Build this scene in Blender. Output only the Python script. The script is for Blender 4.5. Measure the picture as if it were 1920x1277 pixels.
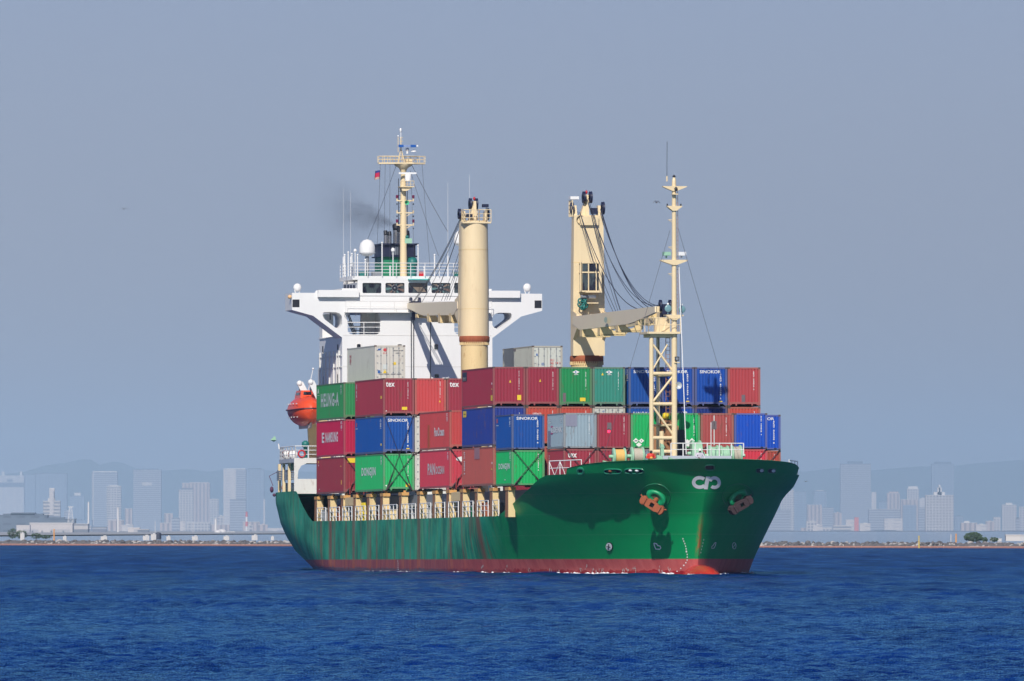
import bpy, bmesh, math, random
import numpy as np
from math import sin, cos, pi, sqrt, radians, atan2
from mathutils import Matrix, Vector
from mathutils.bvhtree import BVHTree

random.seed(7)
rng = np.random.default_rng(7)
for o in list(bpy.data.objects):
    bpy.data.objects.remove(o, do_unlink=True)
scene = bpy.context.scene
COL = scene.collection

# ------------------------------------------------------------------ camera
CAM_Y, CAM_H = -900.0, 3.257
FPX = 21900.0                                   # focal length in photo pixels (1920 wide)
HORIZON = 993.5
cam = bpy.data.cameras.new("camera")
cam.lens = FPX / 1920 * 36.0
cam.sensor_width = 36.0
cam.clip_start = 1.0
cam.clip_end = 80000.0
cam_ob = bpy.data.objects.new("camera", cam)
COL.objects.link(cam_ob)
cam_ob.location = (0, CAM_Y, CAM_H)
cam_ob.rotation_euler = (pi / 2 + math.atan((HORIZON - 638.5) / FPX), 0, 0)
scene.camera = cam_ob
scene.render.resolution_x, scene.render.resolution_y = 1024, 681

# ------------------------------------------------------------------ light
SUN_AZ, SUN_EL = radians(190.5), radians(38.5)   # clockwise from +Y
world = bpy.data.worlds.new("World")
scene.world = world
world.use_nodes = True
wn = world.node_tree
wn.nodes.clear()
sky = wn.nodes.new("ShaderNodeTexSky")
sky.sky_type = 'NISHITA'
sky.sun_disc = False
sky.sun_elevation = SUN_EL
sky.sun_rotation = SUN_AZ
sky.altitude = 0
sky.air_density = 1.0
sky.dust_density = 0.6
sky.ozone_density = 3.0
bg = wn.nodes.new("ShaderNodeBackground")
bg.inputs[1].default_value = 0.0565
wo = wn.nodes.new("ShaderNodeOutputWorld")
tint = wn.nodes.new("ShaderNodeMix")
tint.data_type, tint.blend_type = 'RGBA', 'MULTIPLY'
tint.inputs[0].default_value = 1.0
tint.inputs[7].default_value = (.90, .885, 1.29, 1)
wn.links.new(sky.outputs[0], tint.inputs[6])
wn.links.new(tint.outputs[2], bg.inputs[0])
wn.links.new(bg.outputs[0], wo.inputs[0])

sl = bpy.data.lights.new("sun", 'SUN')
sl.energy = 4.75
sl.angle = radians(0.5)
sl.color = (1.0, 0.95, 0.87)
sun_ob = bpy.data.objects.new("sun", sl)
COL.objects.link(sun_ob)
sd = Vector((sin(SUN_AZ) * cos(SUN_EL), cos(SUN_AZ) * cos(SUN_EL), sin(SUN_EL)))
sun_ob.rotation_euler = sd.to_track_quat('Z', 'Y').to_euler()
sun_ob.location = (0, 0, 200)

scene.view_settings.view_transform = 'Standard'
scene.view_settings.look = 'None'
scene.view_settings.exposure = 0.0
scene.view_settings.gamma = 1.0
scene.render.engine = 'CYCLES'
scene.cycles.use_denoising = True
scene.cycles.max_bounces = 6
scene.cycles.diffuse_bounces = 3
scene.cycles.glossy_bounces = 3
scene.cycles.transmission_bounces = 3
scene.cycles.volume_bounces = 1
scene.cycles.transparent_max_bounces = 8
scene.cycles.volume_step_rate = 1.0
scene.cycles.volume_max_steps = 128

# ------------------------------------------------------------------ ship frame
# X forward, Y to port, Z up; (12.19, -10.15) is the forward outer corner of the aftmost stack
AL, LAT0, DEP0, TRIM = 0.1927, -13.208, 917.06, 0.006
SA, CA = sin(AL), cos(AL)
_R = Matrix(((SA, CA, 0, 0), (-CA, SA, 0, 0), (0, 0, 1, 0), (0, 0, 0, 1))) @ Matrix.Rotation(-TRIM, 4, 'Y')
_ref = _R @ Vector((12.19, -10.15, 0))
SHIP = Matrix.Translation(Vector((LAT0, CAM_Y + DEP0, TRIM * (12.19 - 40))) - _ref) @ _R


def proj(X, Y, Z):
    dX, dY = X - 12.19, Y + 10.15
    Z = Z + TRIM * (X - 40)
    lat = LAT0 + dX * SA + dY * CA
    D = DEP0 - dX * CA + dY * SA
    return 960 + FPX * lat / D, HORIZON - FPX * (Z - CAM_H) / D


def fr(X, px, py=0.0):
    """ship point on the frame (athwartships plane) X that the photo shows at px, py"""
    t = (px - 960) / FPX
    dX = X - 12.19
    dY = (t * (DEP0 - dX * CA) - LAT0 - dX * SA) / (CA - t * SA)
    Y = dY - 10.15
    D = DEP0 - dX * CA + dY * SA
    return Vector((X, Y, CAM_H + (HORIZON - py) * D / FPX - TRIM * (X - 40)))


def sdp(Y, px, py=0.0):
    """ship point on the fore-and-aft plane Y that the photo shows at px, py"""
    t = (px - 960) / FPX
    dY = Y + 10.15
    dX = (t * (DEP0 + dY * SA) - LAT0 - dY * CA) / (SA + t * CA)
    X = dX + 12.19
    D = DEP0 - dX * CA + dY * SA
    return Vector((X, Y, CAM_H + (HORIZON - py) * D / FPX - TRIM * (X - 40)))


def wp(px, py, D):
    """world point at distance D"""
    return Vector(((px - 960) / FPX * D, CAM_Y + D, CAM_H + (HORIZON - py) / FPX * D))


# ------------------------------------------------------------------ node helpers
def lin(r, g, b, k=1.0):
    f = lambda c: (c / 255 / 12.92 if c <= 10.3 else ((c / 255 + .055) / 1.055) ** 2.4) * k
    return (f(r), f(g), f(b), 1.0)


class NT:
    def __init__(s, name):
        s.m = bpy.data.materials.new(name)
        s.m.use_nodes = True
        s.t = s.m.node_tree
        s.b = s.t.nodes["Principled BSDF"]
        s.out = s.t.nodes["Material Output"]

    def n(s, ty, **k):
        x = s.t.nodes.new(ty)
        for a, v in k.items():
            setattr(x, a, v)
        return x

    def put(s, sock, v):
        if isinstance(v, bpy.types.NodeSocket):
            s.t.links.new(v, sock)
        else:
            sock.default_value = v

    def math(s, op, a, b=0.0, clamp=False):
        x = s.n("ShaderNodeMath", operation=op, use_clamp=clamp)
        s.put(x.inputs[0], a)
        s.put(x.inputs[1], b)
        return x.outputs[0]

    def mix(s, f, a, b, mode='MIX'):
        x = s.n("ShaderNodeMix", data_type='RGBA', blend_type=mode)
        s.put(x.inputs[0], f)
        s.put(x.inputs[6], a)
        s.put(x.inputs[7], b)
        return x.outputs[2]

    def obj(s):
        return s.n("ShaderNodeTexCoord").outputs["Object"]

    def scaled(s, vec, sc, loc=(0, 0, 0)):
        x = s.n("ShaderNodeMapping")
        s.put(x.inputs[0], vec)
        x.inputs[1].default_value = loc
        x.inputs[3].default_value = sc
        return x.outputs[0]

    def noise(s, vec, scale, detail=3, rough=.55):
        x = s.n("ShaderNodeTexNoise")
        s.put(x.inputs["Vector"], vec)
        x.inputs["Scale"].default_value = scale
        x.inputs["Detail"].default_value = detail
        x.inputs["Roughness"].default_value = rough
        return x.outputs[0]

    def step(s, v, a, b):
        x = s.n("ShaderNodeMapRange", clamp=True)
        s.put(x.inputs[0], v)
        x.inputs[1].default_value = a
        x.inputs[2].default_value = b
        return x.outputs[0]

    def xyz(s, v):
        x = s.n("ShaderNodeSeparateXYZ")
        s.put(x.inputs[0], v)
        return x.outputs

    def fin(s, col=None, rough=None, bump=None, bd=.02, bs=.5):
        if col is not None:
            s.put(s.b.inputs["Base Color"], col)
        if rough is not None:
            s.put(s.b.inputs["Roughness"], rough)
        if bump is not None:
            x = s.n("ShaderNodeBump")
            x.inputs["Strength"].default_value = bs
            x.inputs["Distance"].default_value = bd
            s.put(x.inputs["Height"], bump)
            s.put(s.b.inputs["Normal"], x.outputs[0])
        return s.m


_mats = {}


def paint(name, col, rough=.45, wear=.12, rust=0.0, metal=0.0, rustcol=(.18, .06, .025, 1)):
    if name in _mats:
        return _mats[name]
    t = NT(name)
    col = [v * .88 for v in col[:3]] + [1.0]
    co = t.n("ShaderNodeVectorMath", operation='ADD')
    t.put(co.inputs[0], t.obj())
    oi = t.n("ShaderNodeObjectInfo").outputs["Random"]
    sc = t.math('MULTIPLY', oi, 50.0)
    cb = t.n("ShaderNodeCombineXYZ")
    t.put(cb.inputs[0], sc)
    t.put(cb.inputs[1], sc)
    t.put(co.inputs[1], cb.outputs[0])
    v = co.outputs[0]
    n1 = t.noise(t.scaled(v, (1, 1, .35)), .9, 4, .6)
    n2 = t.noise(t.scaled(v, (6, 6, .5)), 1.0, 3, .6)
    k = t.math('ADD', t.math('MULTIPLY', n1, wear * 1.6), t.math('MULTIPLY', n2, wear * 1.2))
    k = t.math('ADD', k, 1 - wear * 1.4)
    dark = t.mix(1.0, tuple(col), (1, 1, 1, 1), 'MULTIPLY')
    cm = t.n("ShaderNodeVectorMath", operation='SCALE')
    t.put(cm.inputs[0], dark)
    t.put(cm.inputs[3], k)
    c = cm.outputs[0]
    if rust > 0:
        n3 = t.noise(t.scaled(v, (2.6, 2.6, .8), (3, 5, 1)), 1.0, 6, .7)
        c = t.mix(t.math('MULTIPLY', t.step(n3, .60 - .1 * rust, .74 - .08 * rust), min(1, .5 + rust)), c, rustcol)
    t.b.inputs["Metallic"].default_value = metal
    _mats[name] = t.fin(c, rough)
    return _mats[name]


# ------------------------------------------------------------------ mesh builder
class MB:
    def __init__(s):
        s.v, s.f, s.mi, s.sm = [], [], [], []

    def add(s, vs, fs, m=0, smooth=False):
        b = len(s.v)
        s.v.extend([tuple(p) for p in vs])
        for f in fs:
            s.f.append([b + i for i in f])
            s.mi.append(m)
            s.sm.append(smooth)

    def box(s, x0, x1, y0, y1, z0, z1, m=0):
        x0, x1 = sorted((x0, x1)); y0, y1 = sorted((y0, y1)); z0, z1 = sorted((z0, z1))
        s.add([(x0, y0, z0), (x1, y0, z0), (x1, y1, z0), (x0, y1, z0), (x0, y0, z1), (x1, y0, z1), (x1, y1, z1), (x0, y1, z1)],
              [(0, 3, 2, 1), (4, 5, 6, 7), (0, 1, 5, 4), (1, 2, 6, 5), (2, 3, 7, 6), (3, 0, 4, 7)], m)

    def hexa(s, low, high, m=0):
        s.add(list(low) + list(high), [(3, 2, 1, 0), (4, 5, 6, 7), (0, 1, 5, 4), (1, 2, 6, 5), (2, 3, 7, 6), (3, 0, 4, 7)], m)

    def tube(s, a, b, r, m=0, n=8, r2=None, cap=True):
        a, b = Vector(a), Vector(b)
        r2 = r if r2 is None else r2
        d = (b - a)
        if d.length < 1e-6:
            return
        d.normalize()
        u = d.orthogonal().normalized()
        w = d.cross(u)
        vs = [a + (u * cos(2 * pi * i / n) + w * sin(2 * pi * i / n)) * r for i in range(n)]
        vs += [b + (u * cos(2 * pi * i / n) + w * sin(2 * pi * i / n)) * r2 for i in range(n)]
        s.add(vs, [(i, (i + 1) % n, n + (i + 1) % n, n + i) for i in range(n)], m, n > 6)
        if cap:
            s.add(vs, [tuple(range(n))[::-1], tuple(range(n, 2 * n))], m)

    def line(s, pts, r, m=0, n=5):
        for a, b in zip(pts[:-1], pts[1:]):
            s.tube(a, b, r, m, n)

    def lathe(s, prof, c, ax='Z', n=24, m=0, smooth=True, a0=0, a1=2 * pi):
        c = Vector(c)
        full = abs(a1 - a0 - 2 * pi) < 1e-6
        k = n if full else n + 1
        vs = []
        for r, h in prof:
            for i in range(k):
                a = a0 + (a1 - a0) * i / n
                p = (r * cos(a), r * sin(a), h)
                if ax == 'X': p = (h, r * cos(a), r * sin(a))
                if ax == 'Y': p = (r * sin(a), h, r * cos(a))
                vs.append(c + Vector(p))
        fs = []
        for j in range(len(prof) - 1):
            for i in range(n):
                i2 = (i + 1) % k
                fs.append((j * k + i, j * k + i2, (j + 1) * k + i2, (j + 1) * k + i))
        s.add(vs, fs, m, smooth)

    def ball(s, c, r, m=0, n=16, sc=(1, 1, 1)):
        c = Vector(c)
        vs, fs = [], []
        h = n // 2
        for j in range(h + 1):
            t = pi * j / h
            for i in range(n):
                a = 2 * pi * i / n
                vs.append((c.x + r * sc[0] * sin(t) * cos(a), c.y + r * sc[1] * sin(t) * sin(a), c.z + r * sc[2] * cos(t)))
        for j in range(h):
            for i in range(n):
                fs.append((j * n + i, (j + 1) * n + i, (j + 1) * n + (i + 1) % n, j * n + (i + 1) % n))
        s.add(vs, fs, m, True)

    def prism(s, poly, fa, fb, m=0):
        """poly: 2D points; fa, fb map a 2D point to 3D for the two ends"""
        n = len(poly)
        vs = [fa(p) for p in poly] + [fb(p) for p in poly]
        s.add(vs, [tuple(range(n)), tuple(range(2 * n - 1, n - 1, -1))] + [(i, n + i, n + (i + 1) % n, (i + 1) % n) for i in range(n)], m)

    def build(s, name, mats, parent=None, M=None):
        me = bpy.data.meshes.new(name)
        me.from_pydata(s.v, [], s.f)
        if not isinstance(mats, (list, tuple)):
            mats = [mats]
        for m in mats:
            me.materials.append(m)
        me.polygons.foreach_set("material_index", s.mi)
        me.polygons.foreach_set("use_smooth", s.sm)
        me.update()
        bm = bmesh.new()
        bm.from_mesh(me)
        bmesh.ops.recalc_face_normals(bm, faces=bm.faces)
        bm.to_mesh(me)
        bm.free()
        o = bpy.data.objects.new(name, me)
        COL.objects.link(o)
        if parent is not None:
            o.parent = parent
        if M is not None:
            o.matrix_world = M
        return o


def tag(o, label=None, cat=None, group=None, kind=None):
    if label: o['label'] = label
    if cat: o['category'] = cat
    if group: o['group'] = group
    if kind: o['kind'] = kind
    return o


def empty(name, M, label, cat, group=None):
    o = bpy.data.objects.new(name, None)
    o.empty_display_size = .5
    COL.objects.link(o)
    o.matrix_world = M
    return tag(o, label, cat, group)


def curve_mesh(cu):
    ob = bpy.data.objects.new("tmp", cu)
    me = bpy.data.meshes.new_from_object(ob)
    vs = [v.co.copy() for v in me.vertices]
    fs = [tuple(p.vertices) for p in me.polygons]
    bpy.data.objects.remove(ob)
    bpy.data.curves.remove(cu)
    bpy.data.meshes.remove(me)
    return vs, fs


def plate(outline, holes, th):
    """2D outline with holes -> solid plate, returned as vertices (x, y, +-th/2) and faces"""
    cu = bpy.data.curves.new("p", 'CURVE')
    cu.dimensions = '2D'
    cu.fill_mode = 'BOTH'
    cu.extrude = th / 2
    for pts in [outline] + list(holes):
        sp = cu.splines.new('POLY')
        sp.points.add(len(pts) - 1)
        for q, p in zip(sp.points, pts):
            q.co = (p[0], p[1], 0, 1)
        sp.use_cyclic_u = True
    return curve_mesh(cu)


def rrect(x0, y0, x1, y1, r, n=4):
    x0, x1 = min(x0, x1), max(x0, x1)
    y0, y1 = min(y0, y1), max(y0, y1)
    P = []
    for cx, cy, a in ((x1 - r, y1 - r, 0), (x0 + r, y1 - r, pi / 2), (x0 + r, y0 + r, pi), (x1 - r, y0 + r, 1.5 * pi)):
        for i in range(n + 1):
            P.append((cx + r * cos(a + i * pi / 2 / n), cy + r * sin(a + i * pi / 2 / n)))
    return P


_txt = {}


def text(s, bold=.012):
    """glyph mesh scaled to the unit square"""
    key = (s, bold)
    if key not in _txt:
        cu = bpy.data.curves.new("t", 'FONT')
        cu.body = s
        cu.size = 1
        cu.offset = bold
        cu.space_character = 1.14 if bold > .02 else 1.0
        cu.resolution_u = 3
        vs, fs = curve_mesh(cu)
        xs = [v.x for v in vs]; ys = [v.y for v in vs]
        x0, x1, y0, y1 = min(xs), max(xs), min(ys), max(ys)
        _txt[key] = ([((v.x - x0) / (x1 - x0), (v.y - y0) / (y1 - y0)) for v in vs], fs)
    return _txt[key]


def lashed(a, b, sag, n=14):
    a, b = Vector(a), Vector(b)
    return [a.lerp(b, i / n) - Vector((0, 0, sag * 4 * (i / n) * (1 - i / n))) for i in range(n + 1)]


def rail(mb, pts, h=1.05, bars=3, sp=1.6, r=.022, rp=.028, m=0):
    for a, b in zip(pts[:-1], pts[1:]):
        a, b = Vector(a), Vector(b)
        for k in range(1, bars + 1):
            z = Vector((0, 0, h * k / bars))
            mb.tube(a + z, b + z, r if k < bars else r * 1.3, m, 5)
        n = max(1, int(round((b - a).length / sp)))
        for i in range(n + 1):
            p = a.lerp(b, i / n)
            mb.tube(p, p + Vector((0, 0, h)), rp, m, 5)

# ================================================================== SEA
def make_sea():
    NC, ANG = 440, radians(3.3)
    a_in = np.linspace(-ANG, ANG, NC)
    a_out = np.radians([3.6, 4.2, 5.2, 7, 10, 15, 22, 32, 45, 60, 75, 88])
    ang = np.concatenate([-a_out[::-1], a_in, a_out])
    D = [4, 20, 60, 120, 170, 200]
    while D[-1] < 620:
        D.append(D[-1] * (1 + 1 / 1450))
    while D[-1] < 2600:
        D.append(D[-1] * (1 + 1 / 820))
    while D[-1] < 60000:
        D.append(D[-1] * 1.04)
    D = np.array(D)
    A, DD = np.meshgrid(ang, D)
    X = DD * np.tan(A)
    Y = CAM_Y + DD
    Z = np.zeros_like(X)
    SX = np.zeros_like(X)
    cell = np.maximum(np.gradient(D)[:, None] * 1.0, DD * (2 * ANG / NC))
    wind = radians(250)
    r = np.random.default_rng(3)
    for i in range(115):
        lam = .20 * (8.0 / .20) ** ((i + .5) / 115)
        th = wind + r.normal(0, .56)
        ph = r.uniform(0, 2 * pi)
        k = 2 * pi / lam
        st = .074 if lam < .8 else .074 * (.8 / lam) ** .95
        att = np.clip((lam / cell - 1.7) / 1.5, 0, 1)
        arg = k * (cos(th) * X + sin(th) * Y) + ph
        s = np.sin(arg)
        if lam > 1.2:
            att = att * (1 + .9 * np.clip((DD - 380) / 400, 0, 1)) * (1 - .35 * (lam > 4.5) * (DD < 500))
        Z += att * (st / k) * (s + .18 * np.cos(2 * arg))
    # gusts: patches of calmer and rougher water
    g = .85 + .25 * np.sin(X / 23 + 1.3 * np.sin(Y / 61)) * np.sin(Y / 47 + .7 * np.sin(X / 31)) + .12 * np.sin(Y / 17 + X / 9)
    Z *= g
    edge = np.clip((np.cos(A) - cos(radians(4.2))) / (cos(radians(3.6)) - cos(radians(4.2))), 0, 1)
    Z *= edge * np.clip((DD - 170) / 40, 0, 1) * np.clip((2590 - DD) / 300, 0, 1)
    n, m = X.shape
    co = np.stack([X, Y, Z], -1).reshape(-1, 3).astype(np.float32)
    idx = np.arange(n * m).reshape(n, m)
    q = np.stack([idx[:-1, :-1], idx[:-1, 1:], idx[1:, 1:], idx[1:, :-1]], -1).reshape(-1, 4)
    me = bpy.data.meshes.new("sea")
    me.vertices.add(n * m)
    me.vertices.foreach_set("co", co.ravel())
    me.loops.add(q.size)
    me.loops.foreach_set("vertex_index", q.ravel())
    me.polygons.add(len(q))
    me.polygons.foreach_set("loop_start", np.arange(0, q.size, 4))
    me.polygons.foreach_set("use_smooth", np.ones(len(q), bool))
    me.update()
    me.validate()
    t = NT("sea water")
    co = t.obj()
    n1 = t.noise(t.scaled(co, (1.0, .8, 1)), 2.6, 4, .65)
    n2 = t.noise(t.scaled(co, (.30, .018, 1)), 1.0, 4, .6)
    dist = t.step(t.xyz(co)[1], CAM_Y + 420, CAM_Y + 1100)
    col = t.mix(t.step(n2, .36, .64), (.0003, .009, .082, 1), (.0005, .021, .150, 1))
    rgh = t.math('ADD', .05, t.math('MULTIPLY', dist, .12))
    far_k = t.math('SUBTRACT', 1.0, t.math('MULTIPLY', dist, t.math('SUBTRACT', .95, t.math('MULTIPLY', n2, .9))))
    bp = t.n("ShaderNodeBump")
    bp.inputs["Strength"].default_value = 1.0
    bp.inputs["Distance"].default_value = .22
    t.put(bp.inputs["Height"], n1)
    dif = t.n("ShaderNodeBsdfDiffuse")
    t.put(dif.inputs["Color"], col)
    t.put(dif.inputs["Normal"], bp.outputs[0])
    gls = t.n("ShaderNodeBsdfGlossy")
    gls.inputs["Color"].default_value = (.50, .96, 1.0, 1)
    t.put(gls.inputs["Roughness"], rgh)
    t.put(gls.inputs["Normal"], bp.outputs[0])
    fr_ = t.n("ShaderNodeFresnel")
    fr_.inputs[0].default_value = 1.333
    t.put(fr_.inputs["Normal"], bp.outputs[0])
    mx = t.n("ShaderNodeMixShader")
    t.put(mx.inputs[0], t.math('MULTIPLY', fr_.outputs[0], far_k, True))
    t.put(mx.inputs[1], dif.outputs[0])
    t.put(mx.inputs[2], gls.outputs[0])
    t.t.links.new(mx.outputs[0], t.out.inputs["Surface"])
    t.t.nodes.remove(t.b)
    me.materials.append(t.m)
    o = bpy.data.objects.new("sea", me)
    COL.objects.link(o)
    tag(o, "dark blue choppy sea around the ship", kind="structure")


make_sea()


# ================================================================== HAZE
def make_haze():
    b = MB()
    b.box(-8000, 8000, CAM_Y - 60, 76000, -1.5, 620)
    m = bpy.data.materials.new("haze")
    m.use_nodes = True
    t = m.node_tree
    t.nodes.clear()
    v = t.nodes.new("ShaderNodeVolumePrincipled")
    v.inputs["Color"].default_value = (.52, .71, .90, 1)
    v.inputs["Density"].default_value = 3.1e-5
    v.inputs["Anisotropy"].default_value = 0.0
    o = t.nodes.new("ShaderNodeOutputMaterial")
    t.links.new(v.outputs[0], o.inputs["Volume"])
    tag(b.build("haze", m), "pale blue air that veils the far shore", kind="stuff")


make_haze()

# ================================================================== FAR SHORE
# breakwater runs from 2450 m away at the left to 2050 m at the right
BW0, BW1 = wp(-160, 0, 2490), wp(2080, 0, 2010)
BW0.z = BW1.z = 0
bw_dir = (BW1 - BW0).normalized()
bw_n = Vector((bw_dir.y, -bw_dir.x, 0))          # towards the camera


def make_shore():
    rock = paint("breakwater rock", (.15, .14, .14, 1), .9, .3)
    pale = paint("breakwater pale rock", (.42, .40, .38, 1), .9, .2)
    dark = paint("breakwater dark rock", (.10, .10, .11, 1), .9, .2)
    b = MB()
    L = (BW1 - BW0).length
    # core bank
    pts = []
    n = 260
    r = random.Random(5)
    top = []
    for i in range(n + 1):
        h = .75 + .2 * sin(i * .31) * sin(i * .047) + r.uniform(-.1, .1)
        top.append(h)
    vs, fs = [], []
    for i in range(n + 1):
        p = BW0.lerp(BW1, i / n)
        for off, z in ((3.2, -.4), (1.4, top[i] * .75), (-.6, top[i]), (-3, top[i] * .7), (-5, -.4)):
            q = p + bw_n * off
            vs.append((q.x, q.y, z))
    for i in range(n):
        for j in range(4):
            fs.append((i * 5 + j, i * 5 + 5 + j, i * 5 + 6 + j, i * 5 + 1 + j))
    b.add(vs, fs, 0)
    base = [Vector((sin(t) * cos(a), sin(t) * sin(a), cos(t))) for t, a in
            [(0, 0)] + [(1.1, k * 2 * pi / 5) for k in range(5)] + [(2.1, (k + .5) * 2 * pi / 5) for k in range(5)] + [(pi, 0)]]
    F = [(0, 1 + k, 1 + (k + 1) % 5) for k in range(5)] + [(1 + k, 6 + k, 1 + (k + 1) % 5) for k in range(5)] + \
        [(6 + k, 6 + (k + 1) % 5, 1 + (k + 1) % 5) for k in range(5)] + [(11, 6 + (k + 1) % 5, 6 + k) for k in range(5)]
    for i in range(3600):
        u = r.random()
        off = r.uniform(-1.2, 3.0)
        z = max(.05, .95 - max(off, 0) * .28) * r.uniform(.75, 1.15) - .12
        p = BW0.lerp(BW1, u) + bw_n * off
        s = r.uniform(.16, .5)
        e = (r.uniform(.7, 1.6), r.uniform(.7, 1.2), r.uniform(.5, .95))
        b.add([(p.x + q.x * s * e[0] * r.uniform(.8, 1.2), p.y + q.y * s * e[1], z + q.z * s * e[2] * r.uniform(.8, 1.2)) for q in base], F,
              r.choice((0, 0, 0, 1, 2)))
    tag(b.build("breakwater_rocks", [rock, pale, dark]), "low grey breakwater of heaped rocks along the far side of the water", kind="stuff")
    # orange pipe float line at its foot
    b = MB()
    for i in range(220):
        p, q = BW0.lerp(BW1, i / 220), BW0.lerp(BW1, (i + .93) / 220)
        b.tube(p + bw_n * 4 + Vector((0, 0, .16)), q + bw_n * 4 + Vector((0, 0, .16)), .2, 0, 6)
    tag(b.build("floating_boom", paint("faded orange float", (.56, .27, .20, 1), .7)),
        "long line of faded orange floats along the foot of the breakwater", "boom")
    # land behind
    b = MB()
    b.add([(-1600, 2600, .85), (-430, 2600, .85), (-250, 3600, .85), (250, 20000, .85), (7800, 20000, .85), (7800, 75000, .85), (-7800, 75000, .85), (-7800, 2600, .85)],
          [tuple(range(8))], 0)
    tag(b.build("land", paint("far land", (.34, .35, .36, 1), .9)), "flat hazy land behind the breakwater", kind="structure")
    b = MB()
    q0, q1 = BW0 - bw_n * 5 - bw_dir * 700, BW1 - bw_n * 5 + bw_dir * 900
    b.add([(q0.x, q0.y, .30), (q1.x, q1.y, .30), (7800, 20500, .30), (-7800, 20500, .30)], [(0, 1, 2, 3)])
    t = NT("calm harbour water")
    tag(b.build("harbour_water", t.fin((.02, .05, .09, 1), .06, t.noise(t.scaled(t.obj(), (.5, .02, 1)), 1.0, 3), .05, .3)), "calm pale strip of water behind the breakwater", kind="structure")


make_shore()


def hills(name, D, prof, label, depth=900, seed=1):
    """ridge whose skyline follows photo points (px, py)"""
    r = random.Random(seed)
    xs = np.array([p[0] for p in prof], float)
    ys = np.array([p[1] for p in prof], float)
    px = np.linspace(xs[0], xs[-1], 420)
    py = np.interp(px, xs, ys)
    py += np.convolve([r.uniform(-1.6, 1.6) for _ in px], np.ones(5) / 5, 'same')
    vs, fs = [], []
    for k, (f, dz) in enumerate(((0, 0), (.35, .55), (.7, .86), (1, 1), (1.6, .7), (2.2, 0))):
        for x, y in zip(px, py):
            p = wp(x, y, D)
            vs.append((p.x * (1 + f * depth / D * .3), p.y - depth + f * depth, .5 + (p.z - .5) * dz * (1 if k == 3 else r.uniform(.93, 1.0))))
    n = len(px)
    for j in range(5):
        for i in range(n - 1):
            fs.append((j * n + i, j * n + i + 1, (j + 1) * n + i + 1, (j + 1) * n + i))
    b = MB()
    b.add(vs, fs, 0, True)
    tag(b.build(name, paint("wooded hillside", (.06, .09, .05, 1), .9, .3)), label, kind="structure")


hills("hills", 66000, [(-700, 905), (-300, 900), (0, 893), (60, 884), (100, 873), (150, 866), (165, 861), (185, 862), (200, 872), (225, 866), (245, 867), (262, 876),
                       (310, 884), (360, 880), (400, 885), (440, 880), (520, 883), (700, 886), (1000, 885), (1300, 886), (1500, 884), (1530, 880),
                       (1560, 878), (1600, 884), (1640, 880), (1710, 874), (1745, 877), (1790, 871), (1850, 866), (1890, 863), (1960, 868), (2300, 880), (2700, 890)],
      "long hazy blue mountain ridge behind the city", 4000)
hills("hills", 52000, [(-500, 925), (-100, 915), (30, 913), (46, 925), (60, 950), (90, 985), (110, 994)], "hazy lower slope at the left edge", 600, 2)


def facade(name, col, win, *a, **k):
    return facade_(name, col, win, *a, **k)


def facade_(name, col, win, floor=3.4, bay=3.0, fz=.5, fx=.55, vert=False):
    key = "facade " + name
    if key in _mats:
        return _mats[key]
    t = NT(key)
    x, y, z = t.xyz(t.obj())
    hz = t.math('LESS_THAN', t.math('FRACT', t.math('DIVIDE', z, floor)), fz)
    s = t.math('ADD', x, t.math('MULTIPLY', y, 1.0))
    hx = t.math('LESS_THAN', t.math('FRACT', t.math('DIVIDE', s, bay)), fx)
    k = hx if vert else t.math('MULTIPLY', hz, hx) if fx < 1 else hz
    nz = t.noise(t.scaled(t.obj(), (1, 1, 1)), .05, 2)
    c = t.mix(k, col, win)
    c = t.mix(t.math('MULTIPLY', t.step(nz, .4, .7), .25), c, tuple(v * .7 for v in col[:3]) + (1,))
    _mats[key] = t.fin(c, .5)
    return _mats[key]


WIN = (.05, .07, .10, 1)
FAC = {
    'white': facade('white', (.62, .58, .55, 1), (.12, .14, .18, 1), 3.6, 4, .45, 1),
    'grid': facade('grid', (.62, .58, .56, 1), WIN, 3.6, 3.4, .5, .6),
    'blue': facade('blue', (.16, .22, .30, 1), (.06, .09, .14, 1), 3.8, 5, .55, .8),
    'band': facade('band', (.40, .42, .46, 1), (.08, .10, .14, 1), 4.2, 6, .5, 1),
    'pink': facade('pink', (.55, .42, .38, 1), (.20, .17, .18, 1), 3.4, 5.0, .6, .45, True),
    'plain': facade('plain', (.55, .53, .51, 1), (.5, .5, .5, 1), 9, 20, .2, .15),
    'red': facade('red', (.50, .16, .15, 1), (.4, .12, .12, 1), 9, 20, .2, .15),
    'dark': facade('dark', (.10, .13, .17, 1), (.07, .09, .12, 1), 4, 8, .3, .6),
}


def far(D):
    return D * 3.4 if D > 5900 else D * 2.4 if D > 3500 else D


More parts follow.
